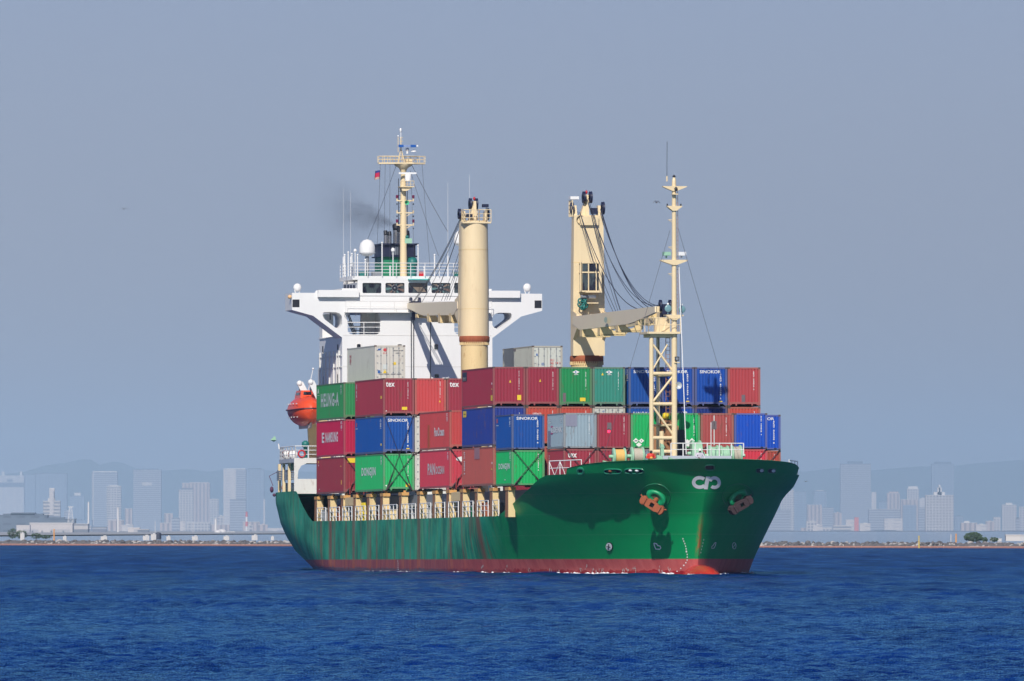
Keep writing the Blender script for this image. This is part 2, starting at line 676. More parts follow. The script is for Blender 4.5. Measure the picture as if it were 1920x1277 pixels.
def building(px0, px1, py, D, fac, label, group=None, name="tower_block", cat="building", dep=None, top=None, side=0.0, extra=()):
    """block whose front spans px0..px1 with its roof at py, D metres off; top: (px0, px1, py) roof storeys"""
    D = far(D)
    a, b_ = wp(px0, py, D), wp(px1, py, D)
    w = b_.x - a.x
    ov = .4 * min(1, w / 25)
    dep = dep or max(14, w * .8)
    H = a.z - .85
    M = Matrix.Translation(((a.x + b_.x) / 2, a.y, .85)) @ Matrix.Rotation(side, 4, 'Z')
    root = empty(name, M, label, cat, group)
    b = MB()
    b.box(-w / 2, w / 2, 0, dep, 0, H)
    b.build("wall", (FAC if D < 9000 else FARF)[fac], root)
    b = MB()
    b.box(-w / 2 - ov, w / 2 + ov, -ov, dep + ov, H, H + 2.4 * ov)
    b.build("parapet", FAC['plain' if fac in ('white', 'grid', 'plain', 'pink') else 'dark'], root)
    for (x0, x1, y, f2) in ([top] if top and not isinstance(top, list) else top or []):
        p, q = wp(x0, y, D), wp(x1, y, D)
        c = (a.x + b_.x) / 2
        b = MB()
        b.box(p.x - c, q.x - c, dep * .2, dep * .8, H + 2.4 * ov, max(p.z - .85, H + 2.4 * ov + .2))
        b.build("roof_block", FAC[f2], root)
    for (x0, x1, y0, y1, f2) in extra:         # panels or wings on the front
        p, q = wp(x0, y0, D), wp(x1, y1, D)
        c = (a.x + b_.x) / 2
        b = MB()
        b.box(p.x - c, q.x - c, -1.5, -.05, q.z - .85, p.z - .85)
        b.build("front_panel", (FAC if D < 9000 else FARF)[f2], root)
    return root

FARF = {}  # far facades: haze put into the colours as lowered contrast
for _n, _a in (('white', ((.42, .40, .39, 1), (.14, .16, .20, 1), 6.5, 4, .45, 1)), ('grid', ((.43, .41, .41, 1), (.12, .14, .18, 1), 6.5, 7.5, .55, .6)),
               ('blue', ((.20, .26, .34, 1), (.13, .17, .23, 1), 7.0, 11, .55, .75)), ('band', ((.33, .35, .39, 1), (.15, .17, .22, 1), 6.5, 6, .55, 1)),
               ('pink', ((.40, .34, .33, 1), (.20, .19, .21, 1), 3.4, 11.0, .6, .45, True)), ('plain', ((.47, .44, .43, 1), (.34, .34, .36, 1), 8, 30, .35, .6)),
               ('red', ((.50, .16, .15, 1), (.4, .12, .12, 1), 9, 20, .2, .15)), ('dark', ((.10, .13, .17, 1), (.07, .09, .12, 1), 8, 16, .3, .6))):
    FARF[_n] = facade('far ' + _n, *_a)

G = "hazy city buildings beyond the breakwater"
B = building
B(-12, 45, 892, 15000, 'plain', "wide pale hillside hotel with stepped roof at the left edge", G, top=[(3, 8, 884, 'plain'), (37, 41, 884, 'plain')], extra=[(13, 24, 899, 903, 'dark'), (-12, 45, 905, 913, 'dark')], name="hotel")
B(47, 66, 890, 12500, 'blue', "narrow dark blue tower beside the hillside hotel", G)
B(67, 125, 888, 12000, 'blue', "broad blue slab tower behind the white stepped tower", G, top=(80, 112, 886, 'blue'))
B(81, 113, 940, 6500, 'white', "white stepped tower with tall central shaft", G, top=[(90, 103, 934, 'plain'), (92.5, 102, 915, 'plain')], dep=24, extra=[(93, 101, 917, 966, 'plain')])
B(131, 158, 930, 11500, 'blue', "low dark block with pale cap right of the stepped tower", G, top=(139, 151, 924, 'plain'))
B(172, 220, 886, 11500, 'band', "tall grey tower with pale top edge left of centre skyline", G, top=(174, 219, 883.5, 'plain'), extra=[(172.5, 176, 886, 985, 'grid')])
B(200, 227, 912, 9500, 'white', "pale banded apartment tower with side wings in front of grey tower", G, top=(204, 222, 910, 'plain'), extra=[(207, 220, 915, 985, 'grid')])
B(234, 248, 954, 8800, 'pink', "small pinkish block left of the sign tower", G)
B(250, 302, 881, 11000, 'band', "tall grey tower carrying a white roof sign panel", G, top=(266, 296, 878.5, 'blue'), extra=[(266, 285, 904, 911, 'plain')])
B(335, 363, 919, 9200, 'grid', "striped white tower with dark roof line", G, top=(339, 362, 915, 'dark'))
B(341, 393, 906, 10200, 'pink', "pinkish tower with tall vertical ribs", G, top=(355, 391, 904.5, 'pink'))
B(393, 410, 936, 9800, 'grid', "short pale banded tower right of the ribbed tower", G)
B(419, 461, 880, 10000, 'plain', "bright pale twin slab tower left of the glass tower", G, top=(421, 459, 878.5, 'plain'), extra=[(442.5, 461, 880.5, 985, 'band')])
B(431, 461, 937, 9000, 'band', "grey block in front of the bright twin tower", G)
B(461.5, 495, 880, 10600, 'blue', "dark blue glass tower beside the bright twin tower", G, top=(465, 490, 878, 'blue'))
B(494, 497, 936, 9600, 'plain', "thin pale shaft right of the blue glass tower", G)
B(300, 345, 981, 7800, 'pink', "low pink apartment row left of the striped tower", G)
B(308, 324, 963, 8600, 'pink', "stepped pinkish block under the sign tower", G)
B(338, 347, 977, 7000, 'plain', "small cream block below the striped tower", G)
B(350, 394, 980, 7900, 'grid', "low wide apartment row under the ribbed tower", G)
B(395, 430, 984, 7600, 'pink', "low block left of the red chimney", G)
B(455, 487, 979, 7200, 'pink', "low pink block right of the red chimney", G)
B(498, 540, 991, 7000, 'plain', "long low pale hall beside the ship's stern", G, dep=30)
B(56, 136, 982, 4600, 'plain', "large white warehouse on the left shore", "warehouses on the left shore", "warehouse", dep=40,
  extra=[(60, 62, 995, 1001, 'dark'), (78, 80, 995, 1001, 'dark'), (95, 97, 995, 1001, 'dark'), (118, 119.5, 995, 1001, 'dark')])
B(136, 165, 983, 4640, 'white', "grey end bay of the large white warehouse", "warehouses on the left shore", "warehouse", dep=40)
B(31, 56, 985.5, 4500, 'plain', "long narrow white canopy left of the warehouse", "warehouses on the left shore", "warehouse", dep=20)
B(-25, 88, 967, 5600, 'dark', "long dark low-roofed arena behind the white warehouse", G, dep=60, top=[(5, 80, 963, 'dark'), (20, 65, 961, 'dark')], name="arena")
B(88, 140, 974, 5500, 'dark', "dark curved end of the arena roof", G, dep=50, top=(90, 120, 970, 'dark'), name="arena")
B(240, 262, 990, 4800, 'plain', "small white factory building below the sign tower", G, dep=20)
B(258, 279, 993, 4700, 'white', "white banded office below the sign tower", G, dep=20)
B(173, 200, 989, 5200, 'band', "grey plant building right of the warehouse", G)
B(406, 440, 998, 4600, 'plain', "low white works beside the round tanks", G, dep=12)
# right of the ship
B(1440, 1482, 957, 8600, 'band', "grey banded tower partly behind the bow", G)
B(1463, 1489, 919, 9600, 'grid', "white gridded tower rising beside the bow", G)
B(1488, 1512, 922, 10500, 'blue', "blue ribbed tower right of the white gridded tower", G)
B(1526, 1550, 921, 11200, 'blue', "faint blue tower with pale cap right of the bow", G, top=(1530, 1545, 919.5, 'plain'))
B(1513, 1541, 947, 9800, 'pink', "pale pink block right of the blue ribbed tower", G)
B(1541, 1563, 952, 9900, 'band', "faint grey mid-rise left of the great tower", G)
B(1576, 1633, 870, 11200, 'band', "tallest dark banded tower right of the ship", G, top=[(1590, 1618, 865, 'blue')])
B(1634, 1643, 923, 10500, 'plain', "slim pale tower right of the tallest tower", G)
B(1539, 1560, 990, 7600, 'grid', "low white block left of the red building", G)
B(1562, 1596, 986, 7400, 'white', "low banded block beside the red building", G)
B(1586, 1602, 975, 7500, 'plain', "cream slab joined to the red building", G)
B(1602, 1610, 970, 7450, 'red', "narrow red building below the tallest tower", G)
B(1502, 1512, 990, 7700, 'pink', "small pinkish house block below the blue ribbed tower", G)
B(1492, 1506, 1004, 7000, 'plain', "tiny white low hall near the bow", G, dep=8)
B(1629, 1688, 956, 9000, 'band', "wide grey office with pale roof band", G, top=(1629, 1688, 954.5, 'plain'))
B(1663, 1687, 925, 10200, 'pink', "rounded pinkish tower behind the wide office", G, top=(1667, 1685, 922, 'pink'))
B(1658, 1692, 973, 8200, 'plain', "pale mid-rise in front of the wide office", G)
B(1701, 1723, 917, 10100, 'grid', "pale tower with wide flat cap", G, top=(1703, 1721, 912, 'plain'))
B(1689, 1722, 937, 9400, 'pink', "pale stepped frame building around the blue facade", G, extra=[(1693, 1718, 947, 1000, 'blue')])
B(1747, 1789, 870, 11500, 'blue', "dark chamfered tower behind the white tower", G, top=(1752, 1784, 866, 'blue'))
B(1735.5, 1788, 929, 8000, 'grid', "large white tower crowned with a small lantern", G, top=[(1751, 1772, 922.5, 'plain'), (1758, 1766, 914, 'plain'), (1760.5, 1763.5, 909, 'plain')])
B(1722, 1736, 952, 8800, 'band', "narrow grey block left of the white tower", G)
B(1802, 1832, 981, 7600, 'pink', "low pink building right of the white tower", G, top=(1808, 1818, 977, 'plain'))
B(1879, 1906, 947, 9000, 'grid', "pale pink apartment tower near the right edge", G, top=(1886, 1898, 943, 'plain'))
B(1911, 1935, 951, 9200, 'grid', "pale tower cut off by the right edge", G)
B(1863, 1876, 970, 8600, 'grid', "small pale block left of the right-hand apartments", G)
B(1690, 1748, 1001, 6500, 'dark', "long dark quay shed below the white tower", G, dep=10)
B(1640, 1680, 995, 6800, 'blue', "low blue quay building below the wide office", G, dep=10)
B(1886, 1940, 1004.5, 2500, 'plain', "low white shed at the right edge", G, dep=4, name="shed")
B(1857, 1878, 1010.3, 2450, 'plain', "small white hut right of the dark tree", G, dep=3, name="shed")
# small white huts and trucks along the left breakwater
for i, (x0, x1, y, lab) in enumerate(((38, 46, 1000, "white and brown hut left of the orange post"), (118, 125, 1006, "small white hut below the warehouse"),
                                      (189, 201, 1006, "white square hut on the breakwater below the chimneys"), (268, 280, 1005, "white hut left of the dark round tank"),
                                      (283, 293, 1002, "taller white hut beside the dark round tank"), (312, 320, 1006, "white hut right of the dark round tank"),
                                      (360, 371, 1006, "white hut halfway along the left breakwater"), (419, 430, 1006, "white hut left of the striped chimney foot"),
                                      (472, 483, 1004, "white hut with raised roof near the stern"), (508, 514, 1006, "tiny white hut closest to the stern"))):
    B(x0, x1, y, 2700, 'plain', lab, "white huts along the left breakwater", "hut", "hut", dep=1.5, top=(x0 + (x1 - x0) * .4, x1 - 2, y - 1.2, 'plain'))

# low clutter between the towers
for x0, x1, y, D, f, lab in ((-4, 20, 985, 6600, 'plain', "low pale block at the left edge under the hotel slope"), (146, 171, 987, 6300, 'grid', "low gridded block right of the warehouse"),
                             (203, 232, 976, 7000, 'pink', "faint pinkish mid-rise left of the sign tower"), (228, 250, 985, 6600, 'plain', "low cream block left of the sign tower's foot"),
                             (322, 337, 972, 7600, 'band', "narrow grey block left of the striped tower"), (408, 420, 968, 8000, 'grid', "slim pale block left of the bright twin tower"),
                             (462, 474, 985, 6700, 'grid', "tiny gridded block at the chimney foot"), (484, 502, 984, 6900, 'pink', "low faint block beside the glass tower's foot"),
                             (1512, 1530, 978, 7400, 'grid', "low pale block left of the pale pink block's foot"), (1524, 1542, 985, 6900, 'plain', "low cream block below the pale pink block"),
                             (1563, 1578, 962, 9400, 'pink', "faint pink mid-rise left of the tallest tower"), (1612, 1632, 982, 7000, 'plain', "low pale block right of the red building"),
                             (1648, 1664, 940, 10400, 'blue', "faint blue tower left of the rounded one"), (1724, 1737, 935, 10300, 'plain', "faint slim tower left of the white lantern tower"),
                             (1790, 1806, 968, 8400, 'blue', "faint blue block right of the white lantern tower"), (1830, 1850, 984, 7400, 'plain', "low pale block behind the round tree"),
                             (1848, 1864, 978, 7900, 'pink', "low pinkish block right of the round tree"), (1905, 1912, 972, 8000, 'band', "narrow block between the two right-hand apartment towers"),
                             (120, 133, 958, 9000, 'band', "faint grey block right of the stepped tower"), (104, 172, 975, 10500, 'blue', "long faint blue block behind the pylon")):
    B(x0, x1, y, D, f, lab, G, top=(x0 + (x1 - x0) * .35, x0 + (x1 - x0) * .7, y - 2.0, f))


def mast_thing(name, x, y0, D, r, mats, label, cat, bands=1, taper=.8, z0=.85):
    r *= far(D) / D
    D = far(D)
    p = wp(x, y0, D)
    H = p.z - z0
    root = empty(name, Matrix.Translation((p.x, p.y, z0)), label, cat)
    for k in range(bands):
        b = MB()
        h0, h1 = H * k / bands, H * (k + 1) / bands
        b.tube((0, 0, h0), (0, 0, h1), r * (1 - (1 - taper) * h0 / H), 0, 12, r * (1 - (1 - taper) * h1 / H))
        b.build("band" if bands > 1 else "shaft", mats[k % len(mats)], root)
    b = MB()
    b.tube((0, 0, H), (0, 0, H * 1.01 + .2), r * 1.25 * taper, 0, 12)
    b.build("rim", mats[-1], root)


MW = paint("chimney white", (.7, .68, .66, 1), .6)
MR = paint("chimney red", (.6, .10, .10, 1), .6)
MO = paint("marker orange", (.85, .38, .08, 1), .6)
MY = paint("marker yellow", (.70, .52, .12, 1), .6)
mast_thing("chimney", 462.5, 960, 6400, .75, [MW, MR, MW, MR], "red and white striped chimney left of the stern", "chimney", 4)
mast_thing("chimney", 166, 942, 5200, .45, [MW], "tall thin white chimney right of the warehouse", "chimney")
mast_thing("chimney", 221.5, 952, 5300, .5, [MW], "tall grey chimney below the banded apartment tower", "chimney")
mast_thing("chimney", 404.5, 973, 5000, .6, [MW], "short white stack beside the round tanks", "chimney")
mast_thing("lamp_post", 291, 978, 4700, .12, [MW], "thin white post right of the sign tower foot", "post")
mast_thing("lamp_post", 362, 980, 4700, .12, [MW], "thin white post below the striped tower", "post")
mast_thing("marker_post", 101.5, 994, 2600, .16, [MO], "orange marker post in front of the warehouse", "marker post")
mast_thing("marker_post", 1792.5, 1003, 2250, .15, [MO], "orange marker post left of the dark tree", "marker post")
mast_thing("marker_post", 1783, 1004, 2250, .09, [MW], "thin white post beside the right orange marker", "marker post")
mast_thing("light_beacon", 1723, 1007, 2060, .13, [MY], "yellow light beacon standing at the right breakwater foot", "beacon", z0=-.2)
mast_thing("warning_post", 1453, 1014, 2140, .05, [MW], "thin white post on the breakwater beside the bow", "post", z0=.3)


def tank(x, y0, D, r, mat, label):
    r *= far(D) / D
    D = far(D)
    p = wp(x, y0, D)
    H = p.z - .85
    root = empty("storage_tank", Matrix.Translation((p.x, p.y, .85)), label, "tank", "round tanks on the left shore")
    b = MB(); b.lathe([(r, 0), (r, max(H - r * .6, .4))], (0, 0, 0)); b.build("wall", mat, root)
    b = MB(); b.ball((0, 0, max(H - r * .6, .4)), r, sc=(1, 1, .6)); b.build("dome", mat, root)


tank(297, 998, 2900, .75, paint("tank dark", (.05, .06, .09, 1), .5), "dark blue round-topped tank between the white huts")
tank(416, 994, 4500, 1.9, MW, "white domed tank right of the short stack")
tank(409, 999, 4400, 1.3, MW, "small white tank left of the domed tank")


def pylon(x, y0, D, label):
    q = far(D) / D
    D = far(D)
    p = wp(x, y0, D)
    H = p.z - .85
    root = empty("lattice_pylon", Matrix.Translation((p.x, p.y, .85)), label, "pylon")
    b = MB()
    w = lambda z: q * (1.6 * (1 - .75 * z / H) + .1)
    n = 7
    for i in range(n):
        z0, z1 = H * i / n, H * (i + 1) / n
        for sx in (-1, 1):
            for sy in (-1, 1):
                b.tube((sx * w(z0), sy * w(z0), z0), (sx * w(z1), sy * w(z1), z1), .09 * q, 0, 4)
            b.tube((sx * w(z0), -w(z0), z0), (-sx * w(z1), -w(z1), z1), .06 * q, 0, 4)
        b.tube((-w(z1), -w(z1), z1), (w(z1), -w(z1), z1), .06 * q, 0, 4)
    b.build("lattice", MW, root)
    b = MB()
    b.box(-1.2 * q, 1.2 * q, -.15, .15, H, H + .3 * q)
    b.build("crossarm", MW, root)


pylon(132.5, 951, 5300, "pale lattice pylon at the right end of the arena roof")


def far_tree(x0, x1, y0, D, label, n=260, seed=4, z0=.85):
    r = random.Random(seed)
    a, c = wp(x0, y0, D), wp(x1, y0, D)
    w, H = c.x - a.x, a.z - z0
    root = empty("broadleaf_tree", Matrix.Translation(((a.x + c.x) / 2, a.y, z0)), label, "tree", None)
    b = MB()
    b.tube((0, 0, -.2), (0, 0, H * .55), .12, 0, 7, .06)
    for k in range(5):
        t = k * 1.3
        b.tube((0, 0, H * .2), (cos(t) * w * .25, sin(t) * w * .2, H * .6), .05, 0, 5, .02)
    b.build("trunk", paint("bark", (.06, .045, .03, 1), .9), root)
    b = MB()
    for i in range(n):
        t, u = r.uniform(0, 2 * pi), r.uniform(-1, 1)
        rad = r.uniform(.45, 1) ** .5
        q = Vector((cos(t) * sqrt(1 - u * u) * w / 2 * rad, sin(t) * sqrt(1 - u * u) * w / 2.5 * rad, H * .44 + u * H * .52 * rad))
        q.x *= 1 + .12 * sin(3 * t); q.z = max(q.z, .05)
        s = r.uniform(.10, .24)
        d1 = Vector((r.uniform(-1, 1), r.uniform(-1, 1), r.uniform(-1, 1))).normalized() * s
        d2 = d1.orthogonal().normalized() * s * .8
        d3 = d1.cross(d2).normalized() * s * .5
        b.add([q + d1, q + d2, q - d1, q - d2, q + d3, q - d3], [(0, 1, 4), (1, 2, 4), (2, 3, 4), (3, 0, 4), (1, 0, 5), (2, 1, 5), (3, 2, 5), (0, 3, 5)], i % 2)
    b.build("crown", [paint("leaf dark", (.035, .07, .03, 1), .8), paint("leaf light", (.06, .11, .045, 1), .8)], root)


far_tree(1807, 1842, 997, 2420, "round dark green tree standing alone on the right breakwater", 620)
far_tree(1840, 1852, 1007, 2430, "small low bush right of the round tree", 120, 9)
far_tree(1856, 1872, 1006.5, 2440, "faint bush behind the small white hut", 120, 10)
far_tree(14, 34, 990, 3400, "green tree at the left edge before the arena", 260, 11)
far_tree(30, 52, 993, 3350, "green tree left of the warehouse canopy", 260, 12)
far_tree(58, 78, 999, 3300, "low green bush in front of the warehouse's left end", 200, 13)
far_tree(76, 96, 1003, 3300, "low bush in front of the warehouse's centre", 160, 14)


def bird(px, py, D, s, yaw, flap, label):
    M = Matrix.Translation(wp(px, py, D)) @ Matrix.Rotation(yaw, 4, 'Z')
    root = empty("gull", M, label, "bird", "gulls in flight")
    b = MB()
    prof = [(0, -.5), (.06, -.42), (.11, -.2), (.12, .0), (.09, .22), (.07, .34), (.06, .42), (.0, .52)]
    b.lathe([(r * s, h * s) for r, h in prof], (0, 0, 0), 'X', 10)
    b.add([(-.42 * s, -.03, 0), (-.7 * s, -.12 * s, .01), (-.7 * s, .12 * s, .01), (-.42 * s, .03, 0.02)], [(0, 1, 2, 3)])
    b.build("body", paint("gull grey", (.16, .16, .18, 1), .7), root)
    for sg in (-1, 1):
        b = MB()
        p = [(0, .05), (.45, .25 + flap), (.95, .18), (1.35, -.05 - flap * .3)]
        for (y0, z0), (y1, z1) in zip(p[:-1], p[1:]):
            c0, c1 = .30 - .14 * y0, .30 - .14 * y1
            q = [(c0 / 2 * s, sg * y0 * s, z0 * s), (c1 / 2 * s - .1 * y1 * s, sg * y1 * s, z1 * s), (-c1 / 2 * s - .1 * y1 * s, sg * y1 * s, z1 * s), (-c0 / 2 * s, sg * y0 * s, z0 * s)]
            b.hexa(q, [(x, y, z + .025 * s) for x, y, z in q])
        b.build("wing", paint("gull wing", (.11, .11, .13, 1), .7), root)


bird(232, 392, 800, .26, 1.9, .1, "dark gull gliding in the sky left of the ship")
bird(1231, 380, 800, .27, 2.4, .25, "gull with drooped wings beside the bow mast top")
bird(1511, 903, 900, .16, 2.2, .1, "tiny gull just right of the bow")

# ================================================================== SHIP
ship = empty("container_ship", SHIP, "green and red cargo ship with white bridge, two cream cranes and a bow mast", "ship")


def part(b, name, mats, parent=None):
    return b.build(name, mats, parent or ship)


WHITE = paint("ship white", (.84, .83, .81, 1), .45, .06)
WHITED = paint("ship white worn", (.74, .72, .68, 1), .5, .08, .12)
CREAM = paint("ship cream", (.83, .66, .40, 1), .45, .10, .03, rustcol=(.50, .32, .15, 1))
CREAMW = paint("ship cream worn", (.80, .60, .30, 1), .5, .08, .25, rustcol=(.35, .13, .03, 1))
RUST_SHADE = paint("rust and shade brown", (.36, .165, .07, 1), .7, .25, .3, rustcol=(.22, .07, .03, 1))
RUST = paint("rust", (.33, .085, .03, 1), .8, .4, .35, rustcol=(.12, .04, .03, 1))
GREEND = paint("ship green dark", (.004, .13, .065, 1), .4, .1)
GREENL = paint("winch pale green", (.34, .58, .40, 1), .45, .10)
TEAL = paint("teal cover", (.01, .16, .14, 1), .5, .15)
DECK = paint("deck green", (.03, .16, .11, 1), .7, .2, .2)
DARK = paint("dark steel", (.012, .014, .02, 1), .5, .2)
NAVY = paint("funnel navy", (.012, .016, .05, 1), .45, .1)
GREY = paint("grey steel", (.22, .24, .27, 1), .5, .15, .1)
CABLE = paint("wire rope", (.03, .035, .06, 1), .6, 0)
STEEL = paint("exhaust steel", (.55, .53, .50, 1), .25, .2, 0, .9)
RED = paint("signal red", (.55, .02, .03, 1), .4, .05)
ORANGE = paint("lifeboat orange", (.80, .085, .025, 1), .3, .08)
YELL = paint("safety yellow", (.80, .60, .02, 1), .5, .1)
ROPEO = paint("orange rope", (.78, .48, .14, 1), .8, .2)
ROPEG = paint("grey rope", (.50, .45, .36, 1), .8, .2)
gl = NT("bridge glass")
gl.b.inputs["Specular IOR Level"].default_value = .8
_gx = gl.xyz(gl.obj())
GLASS = gl.fin(gl.mix(gl.step(gl.noise(gl.scaled(gl.obj(), (1, 2.2, 1.1)), 1.2, 2), .42, .6), (.006, .008, .02, 1), (.05, .07, .075, 1)), .08)

B0 = 10.45
BOW = [(-4.0, 42, 96.5, 2.6, 1.1), (-.15, 48.5, 98.3, 2.7, 1.1), (.89, 51.7, 98.5, 2.7, 1.15), (2.35, 59.0, 99, 2.6, 1.2), (3.91, 66.6, 99.8, 2.4, 1.3), (5.3, 71.8, 100.8, 2.2, 1.5),
       (6.08, 77.3, 101.3, 2.1, 1.75), (6.98, 79.5, 102.0, 2.1, 2.0), (8.2, 80.8, 103.7, 2.1, 2.05)]
STERN = [(-4, 22, .016), (-.5, 13, .0068), (.41, 10, .00467), (1.14, 8, .0038), (1.96, 4, .0036), (2.99, -2, .0044), (4.15, -6, .0048), (5.78, -10, .0057), (8.2, -10, .0054)]
_b = np.array(BOW, float); _s = np.array(STERN, float)
SHEER = [(-21.5, 6.65), (-7.6, 6.65), (-7.0, 6.45), (-5.6, 5.85), (-4.3, 5.35), (-2.2, 4.65), (-.2, 4.19), (20, 4.1), (75.8, 4.04), (78.5, 4.45), (81, 4.97), (85, 5.7), (87, 6.33), (88.5, 6.68),
         (90, 6.9), (95, 6.95), (103, 7.05)]
_sh = np.array(SHEER)


def sheer(X):
    return float(np.interp(X, _sh[:, 0], _sh[:, 1]))


def bowp(z):
    return [float(np.interp(z, _b[:, 0], _b[:, k])) for k in range(1, 5)]


def half(X, z):
    xs, xe, p, q = bowp(z)
    t = min(max((X - xs) / (xe - xs), 0), 1)
    b = B0 * max(0, 1 - t ** p) ** (1 / q)
    x2, k = float(np.interp(z, _s[:, 0], _s[:, 1])), float(np.interp(z, _s[:, 0], _s[:, 2]))
    if X < x2:
        b = min(b, max(.05, B0 - k * (x2 - X) ** 2))
    return b


def station(u, z):
    """u in 0..1 parallel body, 1..2 bow -> X on level z"""
    xs, xe, p, q = bowp(z)
    if u <= 1:
        return -21.5 + u * (xs + 21.5)
    return xs + (xe - xs) * sin((u - 1) * pi / 2)


US = [i / 150 for i in range(150)] + [1 + i / 76 for i in range(77)]
ZR = 34


def hull_grid(side):
    rows = []
    for u in US:
        x7 = station(u, 7)
        zt = sheer(x7)
        for _ in range(4):
            zt = sheer(station(u, zt))
        col = []
        for j in range(ZR + 1):
            z = -4 + (zt + 4) * (j / ZR)
            X = station(u, z)
            b = half(X, z) if u < 2 else 0.0
            col.append(Vector((X, side * b, z)))
        rows.append(col)
    return rows


def grid_faces(b, rows, m=0, smooth=True, flip=False):
    n, k = len(rows), len(rows[0])
    vs = [p for r in rows for p in r]
    fs = []
    for i in range(n - 1):
        for j in range(k - 1):
            f = (i * k + j, (i + 1) * k + j, (i + 1) * k + j + 1, i * k + j + 1)
            fs.append(f)
    b.add(vs, fs, m, smooth)


def hull_material():
    t = NT("hull paint")
    co = t.obj()
    x, y, z = t.xyz(co)
    zp = t.math('ADD', z, t.math('MULTIPLY', x, .003))
    zw = t.math('ADD', z, t.math('MULTIPLY', t.math('SUBTRACT', x, 40.0), TRIM))
    vs_ = lambda sx, sz, loc=(0, 0, 0): t.scaled(co, (sx, .3, sz), loc)
    patch = t.noise(vs_(.42, .35), 1.0, 4, .6)
    strk = t.noise(vs_(2.2, .16), 1.0, 4, .65)
    strk2 = t.noise(vs_(1.05, .05, (7, 0, 0)), 1.0, 2, .5)
    fine = t.noise(t.scaled(co, (3, 3, 1.2)), 1.0, 5, .7)
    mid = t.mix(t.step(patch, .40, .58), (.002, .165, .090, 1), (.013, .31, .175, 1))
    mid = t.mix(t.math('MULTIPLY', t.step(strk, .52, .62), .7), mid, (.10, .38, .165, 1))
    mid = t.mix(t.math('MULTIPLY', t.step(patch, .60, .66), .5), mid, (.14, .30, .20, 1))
    fade = t.step(zp, 5.6, 1.3)
    rs = t.math('MULTIPLY', t.step(strk2, .575, .60), t.math('ADD', .35, t.math('MULTIPLY', fade, .3)))
    mid = t.mix(rs, mid, (.20, .095, .045, 1))
    # individual rust runs below the deck fittings
    run = None
    for (px, w, s) in ((602, .25, .8), (620, .4, 1.0), (649, .22, .7), (663, .35, .9), (690, .22, .7), (754, .18, .6), (786, .18, .7), (845, .25, .9), (866, .2, .7), (895, .45, 1.0)):
        X0 = sdp(-10.45, px).x
        wob = t.math('MULTIPLY', t.math('SUBTRACT', fine, .5), w * 1.2)
        d = t.math('ABSOLUTE', t.math('SUBTRACT', t.math('ADD', x, wob), X0))
        v = t.math('MULTIPLY', t.step(d, w * 2.4, w * .8), s)
        run = v if run is None else t.math('MAXIMUM', run, v)
    run = t.math('MULTIPLY', run, t.math('ADD', .45, t.math('MULTIPLY', t.step(strk, .3, .6), .55)))
    mid = t.mix(run, mid, (.20, .085, .045, 1))
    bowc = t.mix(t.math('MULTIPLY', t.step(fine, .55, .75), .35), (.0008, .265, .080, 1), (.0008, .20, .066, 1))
    scr = t.noise(t.scaled(co, (1.2, .4, .28), (2, 1, 4)), 1.0, 5, .7)
    bowc = t.mix(t.math('MULTIPLY', t.step(scr, .64, .72), .35), bowc, (.05, .24, .13, 1))
    for zl in (5.55, 4.1, 2.6):                         # weld seams
        d = t.math('ABSOLUTE', t.math('SUBTRACT', z, zl))
        bowc = t.mix(t.math('MULTIPLY', t.math('LESS_THAN', d, .025), .30), bowc, (.10, .30, .17, 1))
    for yl in (-2.2, 2.2):
        pass
    xk = t.math('ADD', x, t.math('MULTIPLY', t.math('SUBTRACT', patch, .5), 4.0))
    xk = t.math('ADD', xk, t.math('MULTIPLY', zp, -.7))
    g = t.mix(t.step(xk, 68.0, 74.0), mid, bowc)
    # rust along the stem
    ay = t.math('ABSOLUTE', y)
    st = t.math('MULTIPLY', t.step(ay, .24, .05), t.math('MULTIPLY', t.step(z, .9, 1.3), t.step(z, 4.2, 2.6)))
    st = t.math('MULTIPLY', st, t.math('GREATER_THAN', x, 90.0))
    g = t.mix(t.math('MULTIPLY', st, t.step(fine, .38, .55)), g, (.30, .13, .04, 1))
    # boot topping
    rn = t.noise(vs_(1.6, .5, (3, 0, 0)), 1.0, 4, .65)
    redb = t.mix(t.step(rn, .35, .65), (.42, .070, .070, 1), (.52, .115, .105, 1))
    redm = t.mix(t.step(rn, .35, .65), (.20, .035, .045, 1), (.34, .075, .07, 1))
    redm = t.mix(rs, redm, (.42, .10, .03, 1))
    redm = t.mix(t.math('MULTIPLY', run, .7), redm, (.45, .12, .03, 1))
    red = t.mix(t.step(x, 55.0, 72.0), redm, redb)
    wl = t.math('ADD', .32, t.math('MULTIPLY', t.math('SUBTRACT', rn, .5), .9))
    wet = t.math('LESS_THAN', zw, wl)
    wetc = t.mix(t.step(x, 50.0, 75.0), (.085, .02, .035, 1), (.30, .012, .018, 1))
    red = t.mix(wet, red, wetc)
    scr2 = t.noise(t.scaled(co, (1.5, 1, 2.2), (9, 4, 1)), 1.0, 6, .75)
    red = t.mix(t.math('MULTIPLY', t.step(scr2, .70, .75), .6), red, (.55, .42, .36, 1))
    edge = t.math('ADD', zp, t.math('MULTIPLY', t.math('SUBTRACT', fine, .5), .05))
    c = t.mix(t.math('LESS_THAN', edge, 1.13), g, red)
    rough = t.math('SUBTRACT', t.math('ADD', .36, t.math('MULTIPLY', fine, .2)), t.math('MULTIPLY', wet, .15))
    b1 = t.noise(t.scaled(co, (.55, .55, .35)), 1.0, 2, .4)      # plating dents
    t.b.inputs['Specular IOR Level'].default_value = .16
    return t.fin(c, rough, b1, .09, .6)


HULLM = hull_material()
hb = MB()
gS, gP = hull_grid(-1), hull_grid(1)
grid_faces(hb, gS)
grid_faces(hb, gP)
